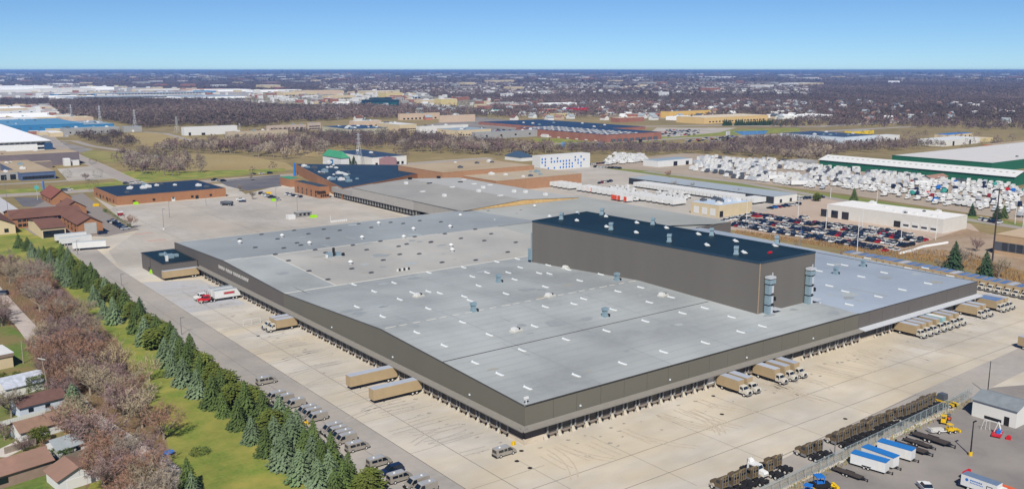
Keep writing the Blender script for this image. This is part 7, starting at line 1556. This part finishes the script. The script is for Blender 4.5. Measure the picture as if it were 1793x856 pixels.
for k, (x_, y_) in enumerate(zip(X, Y)):
    if len(kept) >= 280: break
    if any((x_-q[0])**2+(y_-q[1])**2 < 26**2 for q in kept[-60:]): continue
    kept.append((x_, y_)); i = random.choices(range(6), (5, 3, 3, 2, 3, 3))[0]; u, v = P(x_, y_); z = zone(u, v)
    o = tag(ob('suburban_house', HM[i], None, (x_, y_, 0), random.choice((0, PI/2))+random.uniform(-.2, .2)), '%s %s' % (HN[i], z), 'house', 'suburban houses '+z); o.scale = (random.uniform(.9, 1.25), 1.1, 1.15)
X2, Y2 = X[len(kept)*2:], Y[len(kept)*2:]
n = len(X2); base = np.array([(-6, -4.5, 0), (6, -4.5, 0), (6, 4.5, 0), (-6, 4.5, 0), (-6, -4.5, 4.2), (6, -4.5, 4.2), (6, 4.5, 4.2), (-6, 4.5, 4.2), (-6, 0, 7.4), (6, 0, 7.4), (-6.5, -5, 4), (6.5, -5, 4), (6.5, 0, 7.6), (-6.5, 0, 7.6), (-6.5, 5, 4), (6.5, 5, 4), (6.5, 0, 7.6), (-6.5, 0, 7.6)])
fac = [(0, 1, 5), (0, 5, 4), (1, 2, 6), (1, 6, 5), (2, 3, 7), (2, 7, 6), (3, 0, 4), (3, 4, 7), (4, 7, 8), (6, 5, 9), (10, 11, 12), (10, 12, 13), (15, 14, 17), (15, 17, 16)]
ang = RNG.choice([0, math.pi/2], n)+RNG.uniform(-.3, .3, n); sc = RNG.uniform(.9, 1.5, n); V = np.repeat(base[None], n, 0)*sc[:, None, None]; c, s = np.cos(ang)[:, None], np.sin(ang)[:, None]
Vx = V[..., 0]*c-V[..., 1]*s+X2[:, None]; Vy = V[..., 0]*s+V[..., 1]*c+Y2[:, None]; V = np.stack([Vx, Vy, V[..., 2]], 2).reshape(-1, 3)
T = (np.array(fac)[None]+(np.arange(n)*18)[:, None, None]).reshape(-1, 3); wt = RNG.choice([0, 1, 2, 3], n, p=[.5, .25, .15, .1]); WT = np.array([[1, 1, 1], [.85, .8, .7], [.75, .6, .52], [.7, .72, .75]])[wt]
RT = np.array([[.95, .97, 1.0], [.55, .55, .58], [.5, .38, .33], [.3, .32, .35]])[RNG.choice(4, n, p=[.3, .35, .2, .15])]; tone = np.concatenate([np.repeat(WT[:, None], 10, 1), np.repeat(RT[:, None], 8, 1)], 1).reshape(-1, 3)
nb = 420; Xb, Yb = fr_sample(nb, 2600, 16000); Fb = (Xb-CAM[0])*math.cos(AZ)+(Yb-CAM[1])*math.sin(AZ); bb_ = B()
for x_, y_, f_ in zip(Xb, Yb, Fb):
    u, v = P(x_, y_)
    if (u > 1400 and 142 < v < 185) or inpoly(x_, y_, CLR[0]) or inpoly(x_, y_, CLR[1]): continue
    s_ = random.uniform(20, 55)*(1+f_/9000); bb_.box(x_, y_, 0, x_+s_, y_+s_*random.uniform(.5, 1.2), random.uniform(9, 16)*(1+f_/16000), random.choice((0, 0, 1, 2, 3)), random.choice((0, 0, 1, 3)))
for c_, n_, hs in ((CLR[1], 190, (5, 11)), (CLR[0], 150, (4, 9)), (CLR[2], 90, (3, 5))):
    xs_ = [p[0] for p in c_]; ys_ = [p[1] for p in c_]; t_ = 0
    Xb = RNG.uniform(min(xs_), max(xs_), n_*14); Yb = RNG.uniform(min(ys_), max(ys_), n_*14); m = np_in(Xb, Yb, c_) & clear_of(Xb, Yb, 6)
    for x_, y_ in list(zip(Xb[m], Yb[m])):
        u, v = P(x_, y_)
        if not -30 < u < 1820 or t_ >= n_: continue
        t_ += 1; s_ = random.uniform(5, 26); bb_.box(x_, y_, .06, x_+s_, y_+s_*random.uniform(.5, 1.6), random.uniform(*hs), random.choice((0, 0, 1, 2, 3)), random.choice((0, 0, 0, 1, 3)))
tag(bb_.build('distant_halls', [WHITE, CREAM, BRICKR, GREY]), 'pale schools, stores and halls scattered over the far plain', None, None, 'stuff')
tag(ob('distant_houses', np_mesh('distant_houses', V, T, [FARHS], tone=tone)), 'distant houses too small to tell apart', None, None, 'stuff')
# roads and open plots of the far plain read as pale strips
for k, (px0, py0, px1, py1, wd) in enumerate([(430, 176, 860, 196, 30), (700, 190, 1180, 208, 22), (-100, 178, 440, 177, 20), (560, 168, 760, 172, 14), (1100, 175, 1793, 188, 12), (880, 150, 1793, 152, 40), (0, 140, 700, 141, 60), (700, 140, 1793, 139.5, 60)]):
    strip('street', pxs((px0, py0), ((px0+px1)/2, (py0+py1)/2), (px1, py1)), wd, .05+.01*k, ROADM)
sheet('verge', pxs((700, 184), (860, 198), (860, 203), (700, 188)), .04, GRASS); sheet('factory_ground', CLR[0], .03, M('factory_ground', '#8a8684', .9, .12, .02, '#a19c96', .01, .7)); sheet('factory_ground', CLR[2], .03, M('factory_ground', '')); sheet('shop_ground', CLR[1], .03, M('shop_ground', '#8b8173', .9, .15, .02, '#6d6f4a', .008, .8))
# ================================================================ HAZE
hz = B().box(-76000, -76000, -1, 76000, 76000, 92).build('haze', None); hz.data.materials.clear()
hm_ = bpy.data.materials.new('haze_air'); hm_.use_nodes = True; nt = hm_.node_tree; nt.nodes.clear(); out = nt.nodes.new('ShaderNodeOutputMaterial'); pv = nt.nodes.new('ShaderNodeVolumePrincipled')
pv.inputs['Color'].default_value = (.3, .53, 1, 1); pv.inputs['Density'].default_value = 6.8e-5; pv.inputs['Anisotropy'].default_value = .2
nt.links.new(pv.outputs[0], out.inputs['Volume']); hz.data.materials.append(hm_); hz['kind'] = 'stuff'; hz['label'] = 'thin blue haze over the plain'
# ================================================================ labels: look-alikes are told apart by their place in the row
seen_l = {}
for o in bpy.data.objects:
    if o.parent is None and o.get('category') and o.get('label'): seen_l.setdefault(o['label'], []).append(o)
for lab, os_ in seen_l.items():
    if len(os_) < 2: continue
    os_.sort(key=lambda o: P(o.location.x, o.location.y)[0])
    for i, o in enumerate(os_): o['label'] = '%s, %s' % (lab, nth(i)+' from left' if i < 99 else 'far right')
    for o in os_:
        if not o.get('group'): o['group'] = lab
